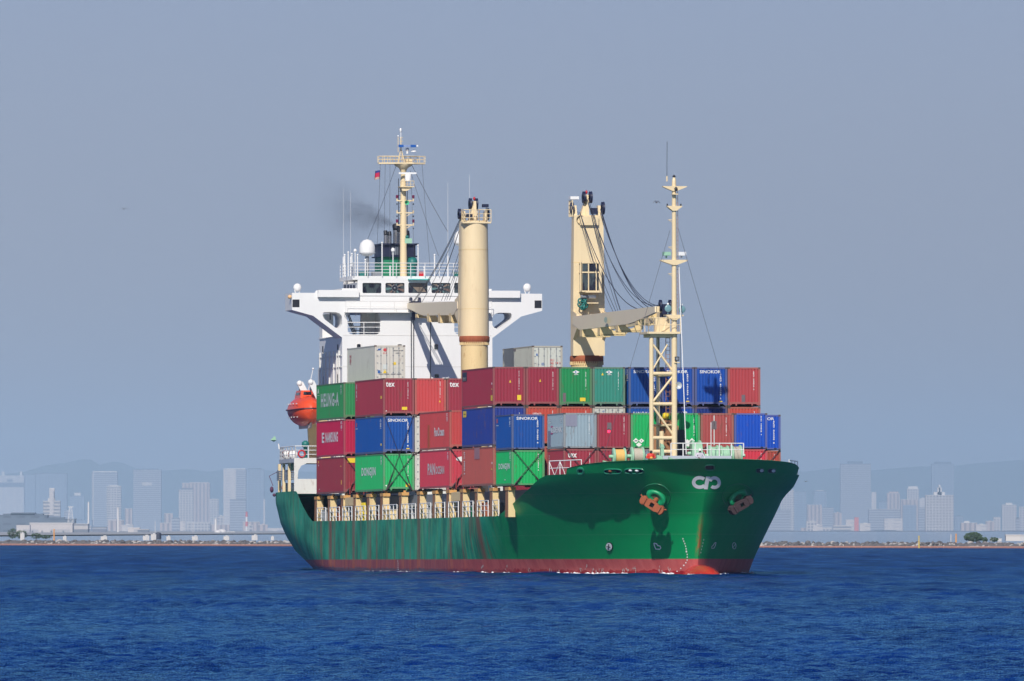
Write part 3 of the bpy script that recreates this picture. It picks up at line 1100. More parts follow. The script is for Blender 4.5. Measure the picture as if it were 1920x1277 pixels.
# transom
k = ZR + 1
tv = [p for p in gS[0]] + [p for p in gP[0]]
hb.add(tv, [(j, j + 1, k + j + 1, k + j) for j in range(k - 1)], 0)
hull = part(hb, "hull", [HULLM])
_verts = [tuple(v.co) for v in hull.data.vertices]
_polys = [tuple(p.vertices) for p in hull.data.polygons]
BVH = BVHTree.FromPolygons([Vector(v) for v in _verts], _polys)
bulb = MB()
bulb.ball((99.4, 0, -1.35), 1.0, n=32, sc=(6.2, 1.25, 1.75))
bl = NT("bulb paint")
_r = bl.noise(bl.scaled(bl.obj(), (1, 1, 2)), 1.3, 5, .7)
part(bulb, "bow_bulb", [bl.fin(bl.mix(bl.step(_r, .55, .7), (.55, .025, .02, 1), (.45, .16, .06, 1)), .22)], hull)

# rub the deck edge: bulwark round the bow
def bul_top(X):
    return float(np.interp(X, [92.7, 93.2, 95, 97, 100, 103], [7.28, 7.4, 7.62, 7.75, 7.85, 7.95]))


bb = MB()
us = [u for u in US if u > 1 and station(u, 7) > 92.6]
for sd_ in (-1, 1):
    for off in (0, .12):
        rows = []
        for u in us:
            X0 = station(u, 6.97)
            zt = bul_top(X0)
            col = []
            for j in range(6):
                z = sheer(X0) + (zt - sheer(X0)) * j / 5
                X = station(u, z)
                b_ = half(X, z) if u < 2 else 0
                n_ = max(b_ - off, 0)
                col.append((X - (off if u > 1.7 else 0), sd_ * n_, z))
            rows.append([Vector(c) for c in col])
        grid_faces(bb, rows)
    # cap rail
    rows = []
    for u in us:
        X0 = station(u, 6.97)
        z = bul_top(X0)
        X = station(u, z)
        b_ = half(X, z) if u < 2 else 0
        rows.append([Vector((X + .02, sd_ * (b_ + .03), z)), Vector((X - (.14 if u > 1.7 else 0), sd_ * max(b_ - .16, 0), z + .03))])
    grid_faces(bb, rows, 0, False)
bulwark = part(bb, "bow_bulwark", [HULLM])
_v2 = [v.co.copy() for v in bulwark.data.vertices]
_p2 = [tuple(p.vertices) for p in bulwark.data.polygons]
_o = len(_verts)
BVH = BVHTree.FromPolygons([Vector(v) for v in _verts] + _v2, _polys + [tuple(i + _o for i in p) for p in _p2])


def hit(px, py):
    """first point of the hull seen at photo pixel, and its outward normal"""
    a, c = fr(112, px, py), fr(60, px, py)
    d = (c - a).normalized()
    loc, nor, _, _ = BVH.ray_cast(a, d)
    if loc is None:
        return None, None
    if nor.dot(d) > 0:
        nor = -nor
    return loc, nor


def decal(b, poly_or_mesh, m=0, off=.02, cuts=2):
    """paint a shape given in photo pixels on the hull surface"""
    vs, fs = poly_or_mesh
    bm = bmesh.new()
    bv = [bm.verts.new((x, y, 0)) for x, y in vs]
    for f in fs:
        try:
            bm.faces.new([bv[i] for i in f])
        except ValueError:
            pass
    bmesh.ops.triangulate(bm, faces=bm.faces)
    for _ in range(cuts):
        bmesh.ops.subdivide_edges(bm, edges=bm.edges[:], cuts=1, use_grid_fill=True)
    bm.verts.ensure_lookup_table()
    bm.verts.index_update()
    out = []
    for v in bm.verts:
        loc, nor = hit(v.co.x, v.co.y)
        if loc is None:
            bm.free()
            return
        out.append(loc + nor * off)
    b.add(out, [tuple(v.index for v in f.verts) for f in bm.faces], m)
    bm.free()


def ribbon(pts, w):
    """flat stroke along pts of width(s) w -> mesh"""
    P = [Vector((p[0], p[1])) for p in pts]
    if not isinstance(w, (list, tuple)):
        w = [w] * len(P)
    vs, fs = [], []
    for i, p in enumerate(P):
        d = (P[min(i + 1, len(P) - 1)] - P[max(i - 1, 0)]).normalized()
        n = Vector((-d.y, d.x))
        vs += [tuple(p + n * w[i] / 2), tuple(p - n * w[i] / 2)]
    for i in range(len(P) - 1):
        fs.append((2 * i, 2 * i + 1, 2 * i + 3, 2 * i + 2))
    return vs, fs


PMARK = paint("mark white", (.88, .88, .85, 1), .5, .04)
PBLK = paint("mark black", (.01, .015, .04, 1), .5, .04)
PYEL = paint("mark yellow", (.85, .60, .03, 1), .5, .04)
# bow emblem: a looped c and p leaning together
b = MB()
Z = lambda x, y: (1280 + x / 18.24, 870 + y / 18.24)
arc = lambda cx, cy, rx, ry, a0, a1, n=26: [Z(cx + rx * cos(radians(a0 + (a1 - a0) * i / n)), cy - ry * sin(radians(a0 + (a1 - a0) * i / n))) for i in range(n + 1)]
c_in = arc(585, 625, 205, 163, 42, 322)
decal(b, ribbon(c_in, [6.6] * 27), cuts=1)
p_in = arc(1085, 632, 165, 163, 160, -128)
decal(b, ribbon(p_in, [6.2] * 27), cuts=1, off=.028)
decal(b, ([Z(800, 420), Z(945, 430), Z(905, 590), Z(880, 700), Z(855, 862), Z(735, 856), Z(700, 790), Z(745, 690), Z(775, 560)], [tuple(range(9))]), cuts=2, off=.024)
part(b, "bow_emblem", [PMARK], hull)
# draught marks, thruster and bulb symbols
b = MB()
for (x, y, w, h) in [(1281, 1010, 2.2, 3), (1282.5, 1014.5, 2.2, 3), (1284.5, 1019, 2.2, 3), (1286, 1024, 2.2, 3), (1287, 1029, 2.4, 3), (1287.5, 1034, 3.4, 4), (1289, 1039.5, 2.2, 3), (1289, 1044.5, 2.2, 3),
                     (1288.8, 1050, 2.2, 3), (1286.5, 1055, 2.6, 2.6), (1282.5, 1060, 3.2, 3), (1277, 1065.5, 3, 2.4), (1270, 1071, 3, 2.2),
                     (1319, 1012, 1.2, 3), (1317.5, 1018, 1.2, 3), (1316, 1024, 1.2, 3), (1314.5, 1030, 1.2, 3), (1313.5, 1036, 1.2, 3),
                     (746.5, 1052, 1.4, 2), (747.2, 1056, 1.4, 2), (747.2, 1060, 1.4, 2), (747, 1064, 1.4, 2), (747.5, 1067.5, 2, 2)]:
    w, h = w * .78, h * .78
    decal(b, ([(x - w / 2, y - h / 2), (x + w / 2, y - h / 2), (x + w / 2, y + h / 2), (x - w / 2, y + h / 2)], [(0, 1, 2, 3)]), cuts=0, off=.03)
part(b, "draught_mark", [PMARK], hull)
b = MB()
r_ = random.Random(21)
for (x, y) in ((905, 1060), (951, 1062), (992, 1064), (1031, 1066), (1047, 1066), (1090, 1064), (1098, 1060), (1113, 1067), (1121, 1068), (1130, 1064), (1170, 1067), (1176, 1064), (1190, 1061), (1192, 1070), (1212, 1074), (1223, 1073), (1239, 1063), (1240, 1070), (1256, 1062)):
    for k_ in range(3):
        xx, yy = x + r_.uniform(-3, 3), y + r_.uniform(-3, 5)
        pts = [(xx, yy), (xx + r_.uniform(-1, 1.5), yy + 2), (xx + r_.uniform(-1, 2), yy + r_.uniform(3, 6))]
        decal(b, ribbon(pts, [r_.uniform(.4, 1.2), r_.uniform(.6, 1.6), .3]), 0, .03, 0)
part(b, "scuff_marks", [paint("scuff pale", (.62, .52, .48, 1), .7, .3)], hull)
b = MB()
el = lambda cx, cy, rx, ry, n=20: ([(cx + rx * cos(2 * pi * i / n), cy + ry * sin(2 * pi * i / n)) for i in range(n)], [tuple(range(n))])
decal(b, el(1143.5, 1024, 6.6, 8.0), 1, .05)
decal(b, el(1143.5, 1024, 5.8, 7.2), 0, .10)
for q in range(4):
    a = q * pi / 2 + .15
    decal(b, ribbon([(1143.5, 1024), (1143.5 + 3.8 * cos(a), 1024 + 5.2 * sin(a))], [1.1, 2.1]), 1, .15, 0)
part(b, "thruster_mark", [PMARK, PBLK], hull)
b = MB()
decal(b, ribbon([(1227, 1018), (1228, 1023), (1230.5, 1029), (1238, 1029.5), (1240, 1027), (1238.5, 1023.5), (1234, 1022.5), (1232, 1019), (1227, 1018)], 2.0), 0, .05, 1)
part(b, "bulb_mark", [PMARK], hull)
b = MB()
decal(b, ribbon([(1342, 1017), (1340.5, 1023), (1338, 1027.5), (1334, 1028.5), (1334, 1024.5), (1337, 1022), (1339, 1018), (1342, 1017)], 1.1), 0, .03, 1)
part(b, "bulb_mark", [PMARK], hull)
b = MB()
decal(b, ribbon([(1376 + 3.4 * cos(t), 1023 + 6 * sin(t)) for t in [i * pi / 8 for i in range(17)]], 1.0), 0, .03, 0)
decal(b, ribbon([(1373, 1027), (1379, 1019)], .9), 0, .03, 0)
part(b, "thruster_mark", [PMARK], hull)

# anchors in their pockets
def anchor(lx, ly, ax_, ay_, sgn, yaw, sc=.86):
    loc, nor = hit(lx, ly)
    out = Vector((cos(radians(yaw)), sin(radians(yaw)), 0))
    along = Vector((0, 0, 1)).cross(out).normalized()
    up = Vector((0, 0, 1))
    roll = radians(-31) * sgn
    ax = along * cos(roll) + up * sin(roll)
    ay = -along * sin(roll) + up * cos(roll)
    # hawse bolster: a fat lip hanging over the pocket
    b = MB()
    axis = (out * .8 - up * .45).normalized()
    c = loc - axis * .1
    u_ = ax
    v_ = axis.cross(u_).normalized()
    if v_.z < 0: v_ = -v_
    n = 26
    prof = [(.76, -.9), (.78, .35), (.76, .52), (.68, .62), (.46, .60), (.30, .46), (.26, -.3)]
    vs, fs = [], []
    for r, h in prof:
        for i in range(n):
            a = 2 * pi * i / n
            vs.append(c + u_ * (r * cos(a)) + v_ * (r * .74 * sin(a)) + axis * h)
    for j in range(len(prof) - 1):
        for i in range(n):
            fs.append((j * n + i, j * n + (i + 1) % n, (j + 1) * n + (i + 1) % n, (j + 1) * n + i))
    b.add(vs, fs, 0, True)
    part(b, "hawse_lip", [paint("hawse green", (.003, .30, .115, 1), .4, .1, .2)], hull)
    # raised ring on the shell round the pocket
    b = MB()
    pts = []
    for i in range(30):
        a = radians(-35 + 215 * i / 29) if sgn > 0 else radians(215 - 215 * i / 29)
        q, nn = hit(lx - sgn * 3 + 29 * cos(a), ly + 2 - 24 * sin(a))
        if q is not None:
            pts.append(q + nn * .015)
    b.line(pts, .022, 0, 6)
    part(b, "pocket_ring", [paint("hawse ring green", (.03, .26, .13, 1), .4)], hull)
    # anchor: crown with square eye, two rounded flukes
    b = MB()
    b.add([c + u_ * (.36 * cos(2 * pi * i / n)) + v_ * (.27 * sin(2 * pi * i / n)) + axis * .46 for i in range(n)], [tuple(range(n))])
    part(b, "hawse_mouth", [paint("hawse mouth", (.03, .12, .05, 1), .8, .3, .5)], hull)
    ca = fr((c + axis * (1.15 if sgn > 0 else .9)).x, ax_, ay_)
    P3 = lambda x, y, z: ca + (ax * x + ay * y + out * z) * sc
    b = MB()
    outline = [(-.50, -.34), (.42, -.38), (.62, -.30), (.62, .24), (.36, .36), (-.36, .40), (-.58, .26)]
    vs2, fs2 = plate(outline, [[(-.17, -.18), (.19, -.18), (.19, .18), (-.17, .18)]], .52)
    b.add([P3(v.x, v.y, v.z) for v in vs2], fs2, 0)
    b.hexa([P3(-.13, -.14, -.24), P3(.15, -.14, -.24), P3(.15, .14, -.24), P3(-.13, .14, -.24)], [P3(-.13, -.14, -.2), P3(.15, -.14, -.2), P3(.15, .14, -.2), P3(-.13, .14, -.2)], 1)
    for s_ in (-1, 1):
        ol = [(s_ * .52, -.30), (s_ * .74, -.42), (s_ * .98, -.38), (s_ * 1.10, -.18), (s_ * 1.12, .10), (s_ * 1.00, .34), (s_ * .78, .42), (s_ * .55, .30)]
        b.prism(ol, lambda p: P3(p[0], p[1], -.42), lambda p: P3(p[0] * .98, p[1] * .92, .22), 0)
        b.prism([(s_ * .62, -.36), (s_ * .80, -.30), (s_ * .80, .28), (s_ * .62, .30)], lambda p: P3(p[0], p[1], .2), lambda p: P3(p[0] * .98, p[1] * .9, .36), 0)
        b.tube(P3(s_ * 1.05, .18, .0), P3(s_ * 1.24, .28, .0), .06, 0, 8)
    b.tube(P3(0, .1, -.25), P3(0, .9, -1.3), .17, 0, 8)
    o = part(b, "anchor", [RUST if sgn > 0 else paint("anchor dark rust", (.05, .028, .032, 1), .9, .6, .0), DARK], hull)  # port anchor: rust darkened, the bow's shade put into its colour
    return o


anchor(1231, 929, 1222.5, 947, 1, -18)
a2 = anchor(1381, 929, 1390, 947, -1, 12)
a2['label'] = "shade-darkened rusty anchor on the shaded bow side"


def fairlead(px, py, w, h, name="mooring_port", light=None, ring=.05):
    """rimmed oblong on the bulwark, filled dark for the shade of an opening"""
    b = MB()
    pts, fill = [], []
    n = 24
    for i in range(n + 1):
        a = 2 * pi * i / n
        ex = abs(cos(a)) ** .6 * (1 if cos(a) > 0 else -1)
        ey = abs(sin(a)) ** .6 * (1 if sin(a) > 0 else -1)
        q, nn = hit(px + w / 2 * ex, py + h / 2 * ey)
        if q is None:
            return
        pts.append(q + nn * .03)
        fill.append(q + nn * .012)
    b.line(pts, ring, 0, 6)
    b.add(fill[:-1], [tuple(range(n))], 1)  # flat dark fill stands in for the shade inside the port
    if light:
        q0, nn = hit(px + light * w * .22, py)
        ring_ = []
        for i in range(12):
            a = 2 * pi * i / 12
            q, nn = hit(px + light * w * .2 + w * .24 * cos(a), py + h * .34 * sin(a))
            ring_.append(q + nn * .03)
        b.add(ring_, [tuple(range(12))], 2)
    part(b, name, [paint("port rim green", (.02, .25, .14, 1), .4, .1, .2), DARK, PMARK], bulwark if py < 884 else hull)


fairlead(1149.5, 883.5, 32, 8.5)
fairlead(1189.5, 882.8, 35, 9)
fairlead(1331, 876, 17, 10)
fairlead(1425, 882, 15, 8.5, light=1, ring=.03)
fairlead(1447, 882.5, 15, 8.5, light=1, ring=.03)
fairlead(1089.5, 883, 11, 10, ring=.09)
fairlead(951.5, 958, 4.5, 13, ring=.08)
for (px, py) in ((1145, 883), (1183, 881.5), (1195, 882)):
    q, nn = hit(px, py)
    b = MB()
    b.ball(q + nn * .03, .12, 0, 10, (1.3, 1.3, .8))
    part(b, "bollard_end", [RUST if px == 1145 else PMARK], bulwark)

# ------------------------------------------------------------------ decks
b = MB()
n = 60
for (x0, x1, z) in ((-21.3, -7.2, 6.3), (-7.2, 77, 3.95)):
    vs, fs = [], []
    for i in range(n + 1):
        X = x0 + (x1 - x0) * i / n
        h = half(X, z) - .06
        vs += [(X, -h, z), (X, h, z)]
    b.add(vs, [(2 * i, 2 * i + 1, 2 * i + 3, 2 * i + 2) for i in range(n)])
part(b, "main_deck", [DECK])
b = MB()
vs = []
for i in range(n + 1):
    X = 77 + (101.8 - 77) * sin(i / n * pi / 2)
    z = min(sheer(X) - .03, 6.92)
    h = max(half(X, z) - .08, .02)
    vs += [(X, -h, z), (X, h, z)]
b.add(vs, [(2 * i, 2 * i + 1, 2 * i + 3, 2 * i + 2) for i in range(n)])
part(b, "forecastle_deck", [DECK])
# hatch coaming seen through the legs under the boxes
b = MB()
b.box(-7.5, 78, -7.9, 7.9, 3.95, 5.1, 0)
b.box(-7.5, 78, -8.15, 8.15, 5.1, 5.28, 1)
b.box(-7.5, 78, -7.7, 7.7, 5.28, 6.0, 0)
x = -6
while x < 77:
    b.box(x, x + .15, -8.1, -7.9, 3.95, 5.1, 1)
    b.box(x + .5, x + 1.5, -7.93, -7.88, 4.2, 4.9, 2)
    x += 2.4
part(b, "hatch_coaming", [GREY, paint("coaming pale", (.5, .5, .48, 1), .6, .2, .2), DARK])

ZB = 6.28
for i, X in enumerate((.1, 6.1, 11.9, 17.4, 23.3, 29.1, 37.0, 44.7 - .1, 50.9, 56.5, 62.0, 67.8, 73.6, 79.6)):
    for sy in (-1, 1):
        if sy > 0 and X > 75:
            continue
        b = MB()
        # web plate (flank brown from rust and painted-in shade) tapering to the deck, with cream face plates and a cap
        yo, yi = sy * 10.18, sy * 9.83
        b.hexa([(X - .95, yo, 3.95), (X + .35, yo, 3.95), (X + .35, yi - sy * .12, 3.95), (X - .95, yi - sy * .12, 3.95)],
               [(X - .75, yo, ZB - .38), (X + .35, yo, ZB - .38), (X + .35, yi - sy * .1, ZB - .38), (X - .75, yi - sy * .1, ZB - .38)], 0)
        b.hexa([(X + .35, yo + sy * .02, 3.95), (X + .47, yo + sy * .02, 3.95), (X + .47, yi - sy * .14, 3.95), (X + .35, yi - sy * .14, 3.95)],
               [(X + .35, yo + sy * .02, ZB - .38), (X + .47, yo + sy * .02, ZB - .38), (X + .47, yi - sy * .12, ZB - .38), (X + .35, yi - sy * .12, ZB - .38)], 1)
        b.box(X - .8, X + .62, sy * 10.22, sy * 9.66, ZB - .38, ZB - .14, 2)
        b.tube((X - .1, sy * 9.85, ZB - .14), (X - .1, sy * 9.85, ZB - .0), .12, 2, 8)
        part(b, "container_support", [RUST_SHADE, CREAMW, paint("support cap", (.62, .33, .10, 1), .7, .3, .3)])
for (xa, xb) in ((12.0, 17.3), (56.6, 61.9)):
    for sy in (-1, 1):
        b = MB()
        b.box(xa + .2, xb - .2, sy * 10.1, sy * 9.9, 5.3, 5.95, 0)
        part(b, "support_beam", [CREAMW])

# deck rails along the sides
def side_rail(x0, x1):
    nseg = max(1, int((x1 - x0) / 1.3))
    for sy in (-1, 1):
        b = MB()
        y = sy * 10.3
        for h in (.38, .75, 1.12):
            b.tube((x0, y, 4.1 + h), (x1, y, 4.1 + h), .035 if h > 1 else .022, 0, 5)
        for i in range(nseg + 1):
            x = x0 + (x1 - x0) * i / nseg
            b.box(x - .045, x + .045, y - .03, y + .03, 4.05, 5.24)
            if i % 2 == 0 and i < nseg:
                b.tube((x, y, 5.2), (x, y + -sy * .5, 4.1), .03, 0, 5)
        part(b, "side_railing", [WHITE])


for (x0, x1) in ((1.2, 5.0), (7, 11.1), (12.6, 16.6), (18.2, 22.4), (24.2, 28.3), (30, 36), (38, 43.7), (45.6, 50), (51.8, 55.6), (57.2, 61.1), (62.9, 66.9), (68.6, 72.8), (74.6, 76.8)):
    side_rail(x0, x1)
# deck clutter: vents, lockers, hydrant
for (px, w, z1, mat, nm) in ((632, 1.2, 5.4, RED, "deck_vent"), (683, .5, 5.5, YELL, "gas_bottle_rack"), (607, .9, 5.1, GREY, "deck_locker"), (628, .8, 5.2, RUST, "deck_locker"),
                             (700, .7, 5.2, RUST, "deck_locker"), (842, 1.4, 5.5, GREY, "deck_locker"), (823, .7, 5.0, RUST, "deck_locker"), (910, .8, 5.1, RUST, "deck_locker"),
                             (877, .6, 5.0, GREEND, "deck_locker"), (733, 1.0, 4.9, CREAMW, "deck_locker"), (675, .6, 4.9, GREEND, "deck_locker")):
    p = sdp(-9.7, px)
    b = MB()
    if nm == "deck_vent":
        b.lathe([(.16, 3.95), (.16, 5.0), (.42, 5.05), (.42, 5.3), (.2, 5.45), (0, 5.45)], (p.x, -9.2, 0), n=14)
    elif nm == "gas_bottle_rack":
        for q in range(3):
            b.tube((p.x + q * .4, -9.8, 3.95), (p.x + q * .4, -9.8, z1), .13, 0, 10)
        b.box(p.x - .2, p.x + 1.0, -9.95, -9.6, 4.6, 4.7)
    else:
        b.box(p.x - w / 2, p.x + w / 2, -9.9, -9.3, 3.95, z1)
        b.box(p.x - w / 2 - .04, p.x + w / 2 + .04, -9.94, -9.26, z1 - .08, z1)
    part(b, nm, [mat])

# ------------------------------------------------------------------ accommodation block and bridge
XF = -11.0
F = lambda px, py, X=XF: fr(X, px, py)
yz = lambda px, py, X=XF: (F(px, py, X).y, F(px, py, X).z)
CY = F(783, 0).y
mir = lambda p: (2 * CY - p[0], p[1])


def frame_plate(b, outline, holes, X, th, m=0):
    vs_, fs_ = plate(outline, holes, th)
    b.add([(X + v.z, v.x, v.y) for v in vs_], fs_, m)


out_half = [yz(548, 549), yz(591, 549), yz(593, 545), yz(597, 543.8), yz(642, 543.8)]
low_half = [yz(642, 700), yz(642, 633), yz(587.5, 592), yz(548, 581)]
Ztop_w = yz(648, 543.8)[1]
outline = out_half + [mir(p) for p in out_half[::-1]] + [(2 * CY - yz(642, 700)[0], 4.0)] + [mir(p) for p in low_half[1:]]
out_half += [yz(670.5, 543.8), yz(670.5, 551.5)]
outline = [yz(548, 549)] + out_half[1:] + [mir(p) for p in out_half[::-1]] + [mir(p) for p in (yz(548, 581), yz(587.5, 592), yz(642, 633))] + \
          [(2 * CY - yz(642, 633)[0], 4.0), (yz(642, 633)[0], 4.0)] + [yz(642, 633), yz(587.5, 592), yz(548, 581)]


def tri_hole(m=False):
    raw = [(607, 586), (611, 585.2), (630, 585.2), (637, 587.5), (641, 592), (642, 598), (642, 608), (639, 613), (633.5, 615.5), (629, 614), (607.5, 597.5), (605.5, 594), (605.5, 589)]
    p = [yz(x, y) for x, y in raw]
    return [mir(q) for q in p] if m else p


mirx = lambda x: 2 * proj(XF, CY, 20)[0] - x
big = lambda x0, x1: rrect(*yz(x0, 627), *yz(x1, 586), .38)
holes = [tri_hole(), tri_hole(True), big(652, 714), big(mirx(714), mirx(652))]
b = MB()
frame_plate(b, outline, holes, XF - .1, .2)
front = part(b, "bridge_front", [WHITE])
lo = [yz(642, 633), yz(587.5, 592), yz(548, 581), yz(548, 549), yz(591, 549), yz(593, 545), yz(597, 543.8), yz(668, 543.8), (yz(668, 543)[0], yz(642, 580)[1]), yz(642, 581)]
# second wing frame and the wing box skins
wing_out = [yz(642, 633), yz(587.5, 592), yz(548, 581), yz(548, 549), yz(642, 549)]
for mm in (False, True):
    b = MB()
    W = [mir(p) for p in wing_out] if mm else wing_out
    H_ = tri_hole(mm)
    frame_plate(b, W, [H_], XF - 3.1, .15)
    for (p, q) in zip(W[:-1], W[1:]):
        b.add([(XF - .2, p[0], p[1]), (XF - 3.1, p[0], p[1]), (XF - 3.1, q[0], q[1]), (XF - .2, q[0], q[1])], [(0, 1, 2, 3)])
    for p, q in zip(H_, H_[1:] + H_[:1]):
        b.add([(XF - .2, p[0], p[1]), (XF - 3.1, p[0], p[1]), (XF - 3.1, q[0], q[1]), (XF - .2, q[0], q[1])], [(0, 1, 2, 3)])
    # wind deflector strip
    s = [yz(591, 557), yz(672, 557)]
    s = [mir(p) for p in s] if mm else s
    y0_, y1_ = sorted((s[0][0], s[1][0]))
    zt_ = yz(640, 544)[1]
    b.box(XF - .02, XF + .4, y0_ + .2, y1_, s[0][1], zt_)
    part(b, "bridge_wing", [WHITE])
# wing end windows
for mm in (1, -1):
    b = MB()
    q0, q1 = yz(549, 561.5), yz(562, 576)
    ys = sorted((q0[0] if mm == 1 else 2 * CY - q0[0], q1[0] if mm == 1 else 2 * CY - q1[0]))
    b.box(XF - .9, XF + .012, ys[0] - .01, ys[1], q1[1], q0[1])
    part(b, "wing_window", [DARK])

# deckhouse tiers behind the front plate
YL, YR = yz(642, 0)[0] + .02, 2 * CY - yz(642, 0)[0] - .02
b = MB()
zA = yz(700, 629)[1]           # deck under the open verandah
zBd = yz(700, 585)[1]          # underside of the navigating bridge
b.box(XF - .2, -21.5, YL, YR, 3.95, zA - .05)
b.box(XF - .2, -21.5, YL, YR, zBd, zBd + 1.9)
# solid core between the two verandah openings and its shaded return walls
b.box(XF - .2, -20.5, yz(716, 0)[0], 2 * CY - yz(716, 0)[0], zA - .05, zBd)
b.box(XF - 3.0, XF - 3.4, yz(690, 0)[0], yz(716, 0)[0], zA - .05, zBd)
b.box(-20.2, -21.5, YL, YL + .9, zA - .05, zBd)
part(b, "accommodation_block", [WHITE])
b = MB()
# pipes, ribs and ledges on the starboard side wall
for (px, w) in ((601, .10), (606.5, .07), (612, .05), (619, .07), (627, .05), (633, .06), (637, .05)):
    p = sdp(YL, px)
    b.box(p.x - w, p.x + w, YL - .10, YL, 6.5, zA - 1.2)
for py in (633, 669, 690.5):
    z = sdp(YL, 620, py).z
    b.box(-21.6, XF - .25, YL - .07, YL, z - .04, z + .04)
b.box(-23.4, -21.5, YL + .2, YR - .2, 3.95, sdp(YL, 597, 691).z)
b.box(-22.4, -21.5, YL + .3, YR - .3, sdp(YL, 597, 691).z, sdp(YL, 600, 668).z)
for (px, y0, y1) in ((606, 649, 662), (606, 706, 722), (634, 702, 718), (634, 646, 656), (620, 570, 600)):
    p, q = sdp(YL, px, y0), sdp(YL, px, y1)
    b.box(p.x - .2, p.x + .2, YL - .03, YL, q.z, p.z, 1)
part(b, "wall_fittings", [WHITED, DARK], None)
# small square windows on the front
for (px, py, w, h) in ((673, 649, 9, 10), (750, 648, 10, 7), (818, 650.5, 9, 12), (819, 705, 10, 9), (682, 705, 9, 9)):
    b = MB()
    p, q = yz(px - w / 2, py + h / 2), yz(px + w / 2, py - h / 2)
    frame_plate(b, rrect(p[0], p[1], q[0], q[1], .1), [], XF + .02, .05, 1)
    frame_plate(b, rrect(p[0] + .05, p[1] + .05, q[0] - .05, q[1] - .05, .08), [], XF + .04, .03, 0)
    part(b, "window", [GLASS, WHITED], front)
# plating seams on the front
b = MB()
for py in (628.5, 687):
    z = yz(700, py)[1]
    b.box(XF, XF + .02, yz(644, 0)[0], 2 * CY - yz(644, 0)[0], z - .02, z + .02)
for px in (771, 775.5, 807):
    y = yz(px, 0)[0]
    b.tube((XF + .12, y, 8), (XF + .12, y, yz(px, 594)[1]), .03, 1, 5)
part(b, "downpipe", [WHITED, DARK], front)
# verandah rails
b = MB()
for (a_, c_) in ((652, 714), (mirx(714), mirx(652))):
    for py in (604.5, 613.5, 623.5):
        p, q = yz(a_, py), yz(c_, py)
        b.tube((XF - .05, p[0], p[1]), (XF - .05, q[0], q[1]), .04 if py < 605 else .03, 0, 6)
    for t in (.0, .5, 1):
        p, q = yz(a_ + (c_ - a_) * t, 604.5), yz(a_ + (c_ - a_) * t, 627)
        b.tube((XF - .05, p[0], p[1]), (XF - .05, q[0], q[1]), .035, 0, 6)
part(b, "verandah_railing", [WHITE])
b = MB()   # dark ladder seen inside the verandah
for s in (0, .6):
    p, q = fr(-13.5, 655, 590), fr(-13.5, 668, 625)
    b.tube((p.x - s, p.y, p.z), (q.x - s, q.y, q.z), .05, 0, 6)
    p, q = fr(-15, 655, 602), fr(-15, 666, 628)
    b.tube((p.x - s, p.y, p.z), (q.x - s, q.y, q.z), .05, 0, 6)
for py in (612, 620):
    p, q = fr(-15, 664, py), fr(-15, 684, py)
    b.tube(p, q, .035, 0, 6)
for px in (668, 675, 682):
    b.tube(fr(-15, px, 611), fr(-15, px, 628), .035, 0, 6)
part(b, "inner_ladder", [GREY])
# window washing gallery
b = MB()
g0, g1 = yz(646, 585)[0], 2 * CY - yz(646, 585)[0]
zg = yz(700, 586.5)[1]
b.box(XF, XF + .75, g0, g1, zg, zg + .05)
rail(b, [(XF + .72, g0, zg), (XF + .72, g1, zg)], .92, 2, 1.9, .018, .022)
for i in range(14):
    y = g0 + (g1 - g0) * i / 13
    b.tube((XF, y, zg - .25), (XF + .7, y, zg), .022, 0, 4)
part(b, "window_gallery", [WHITED])

# wheelhouse
wy0, wy1 = yz(671, 0)[0], 2 * CY - yz(671, 0)[0]
zw0, zw1 = Ztop_w - .45, yz(700, 518)[1]
wins = []
for x0, x1 in ((680, 715.5), (723, 759), (766, 802), (809.5, 845), (852, 888)):
    p, q = yz(x0, 549.5), yz(x1, 530.5)
    wins.append((p, q))
b = MB()
frame_plate(b, [(wy0, zw0), (wy1, zw0), (wy1, zw1), (wy0, zw1)], [rrect(p[0], p[1], q[0], q[1], .09) for p, q in wins], XF - .02, .16)
b.box(XF - .12, -17.5, wy0, wy0 + .12, zw0, zw1 - .5)
b.box(XF - .12, -17.5, wy1 - .12, wy1, zw0, zw1 - .5)
b.box(-17.6, -17.4, wy0, wy1, zw0, zw1)
b.box(XF - .15, -17.5, wy0, wy1, zw0 - .1, zw0)
wheel = part(b, "wheelhouse", [WHITE])
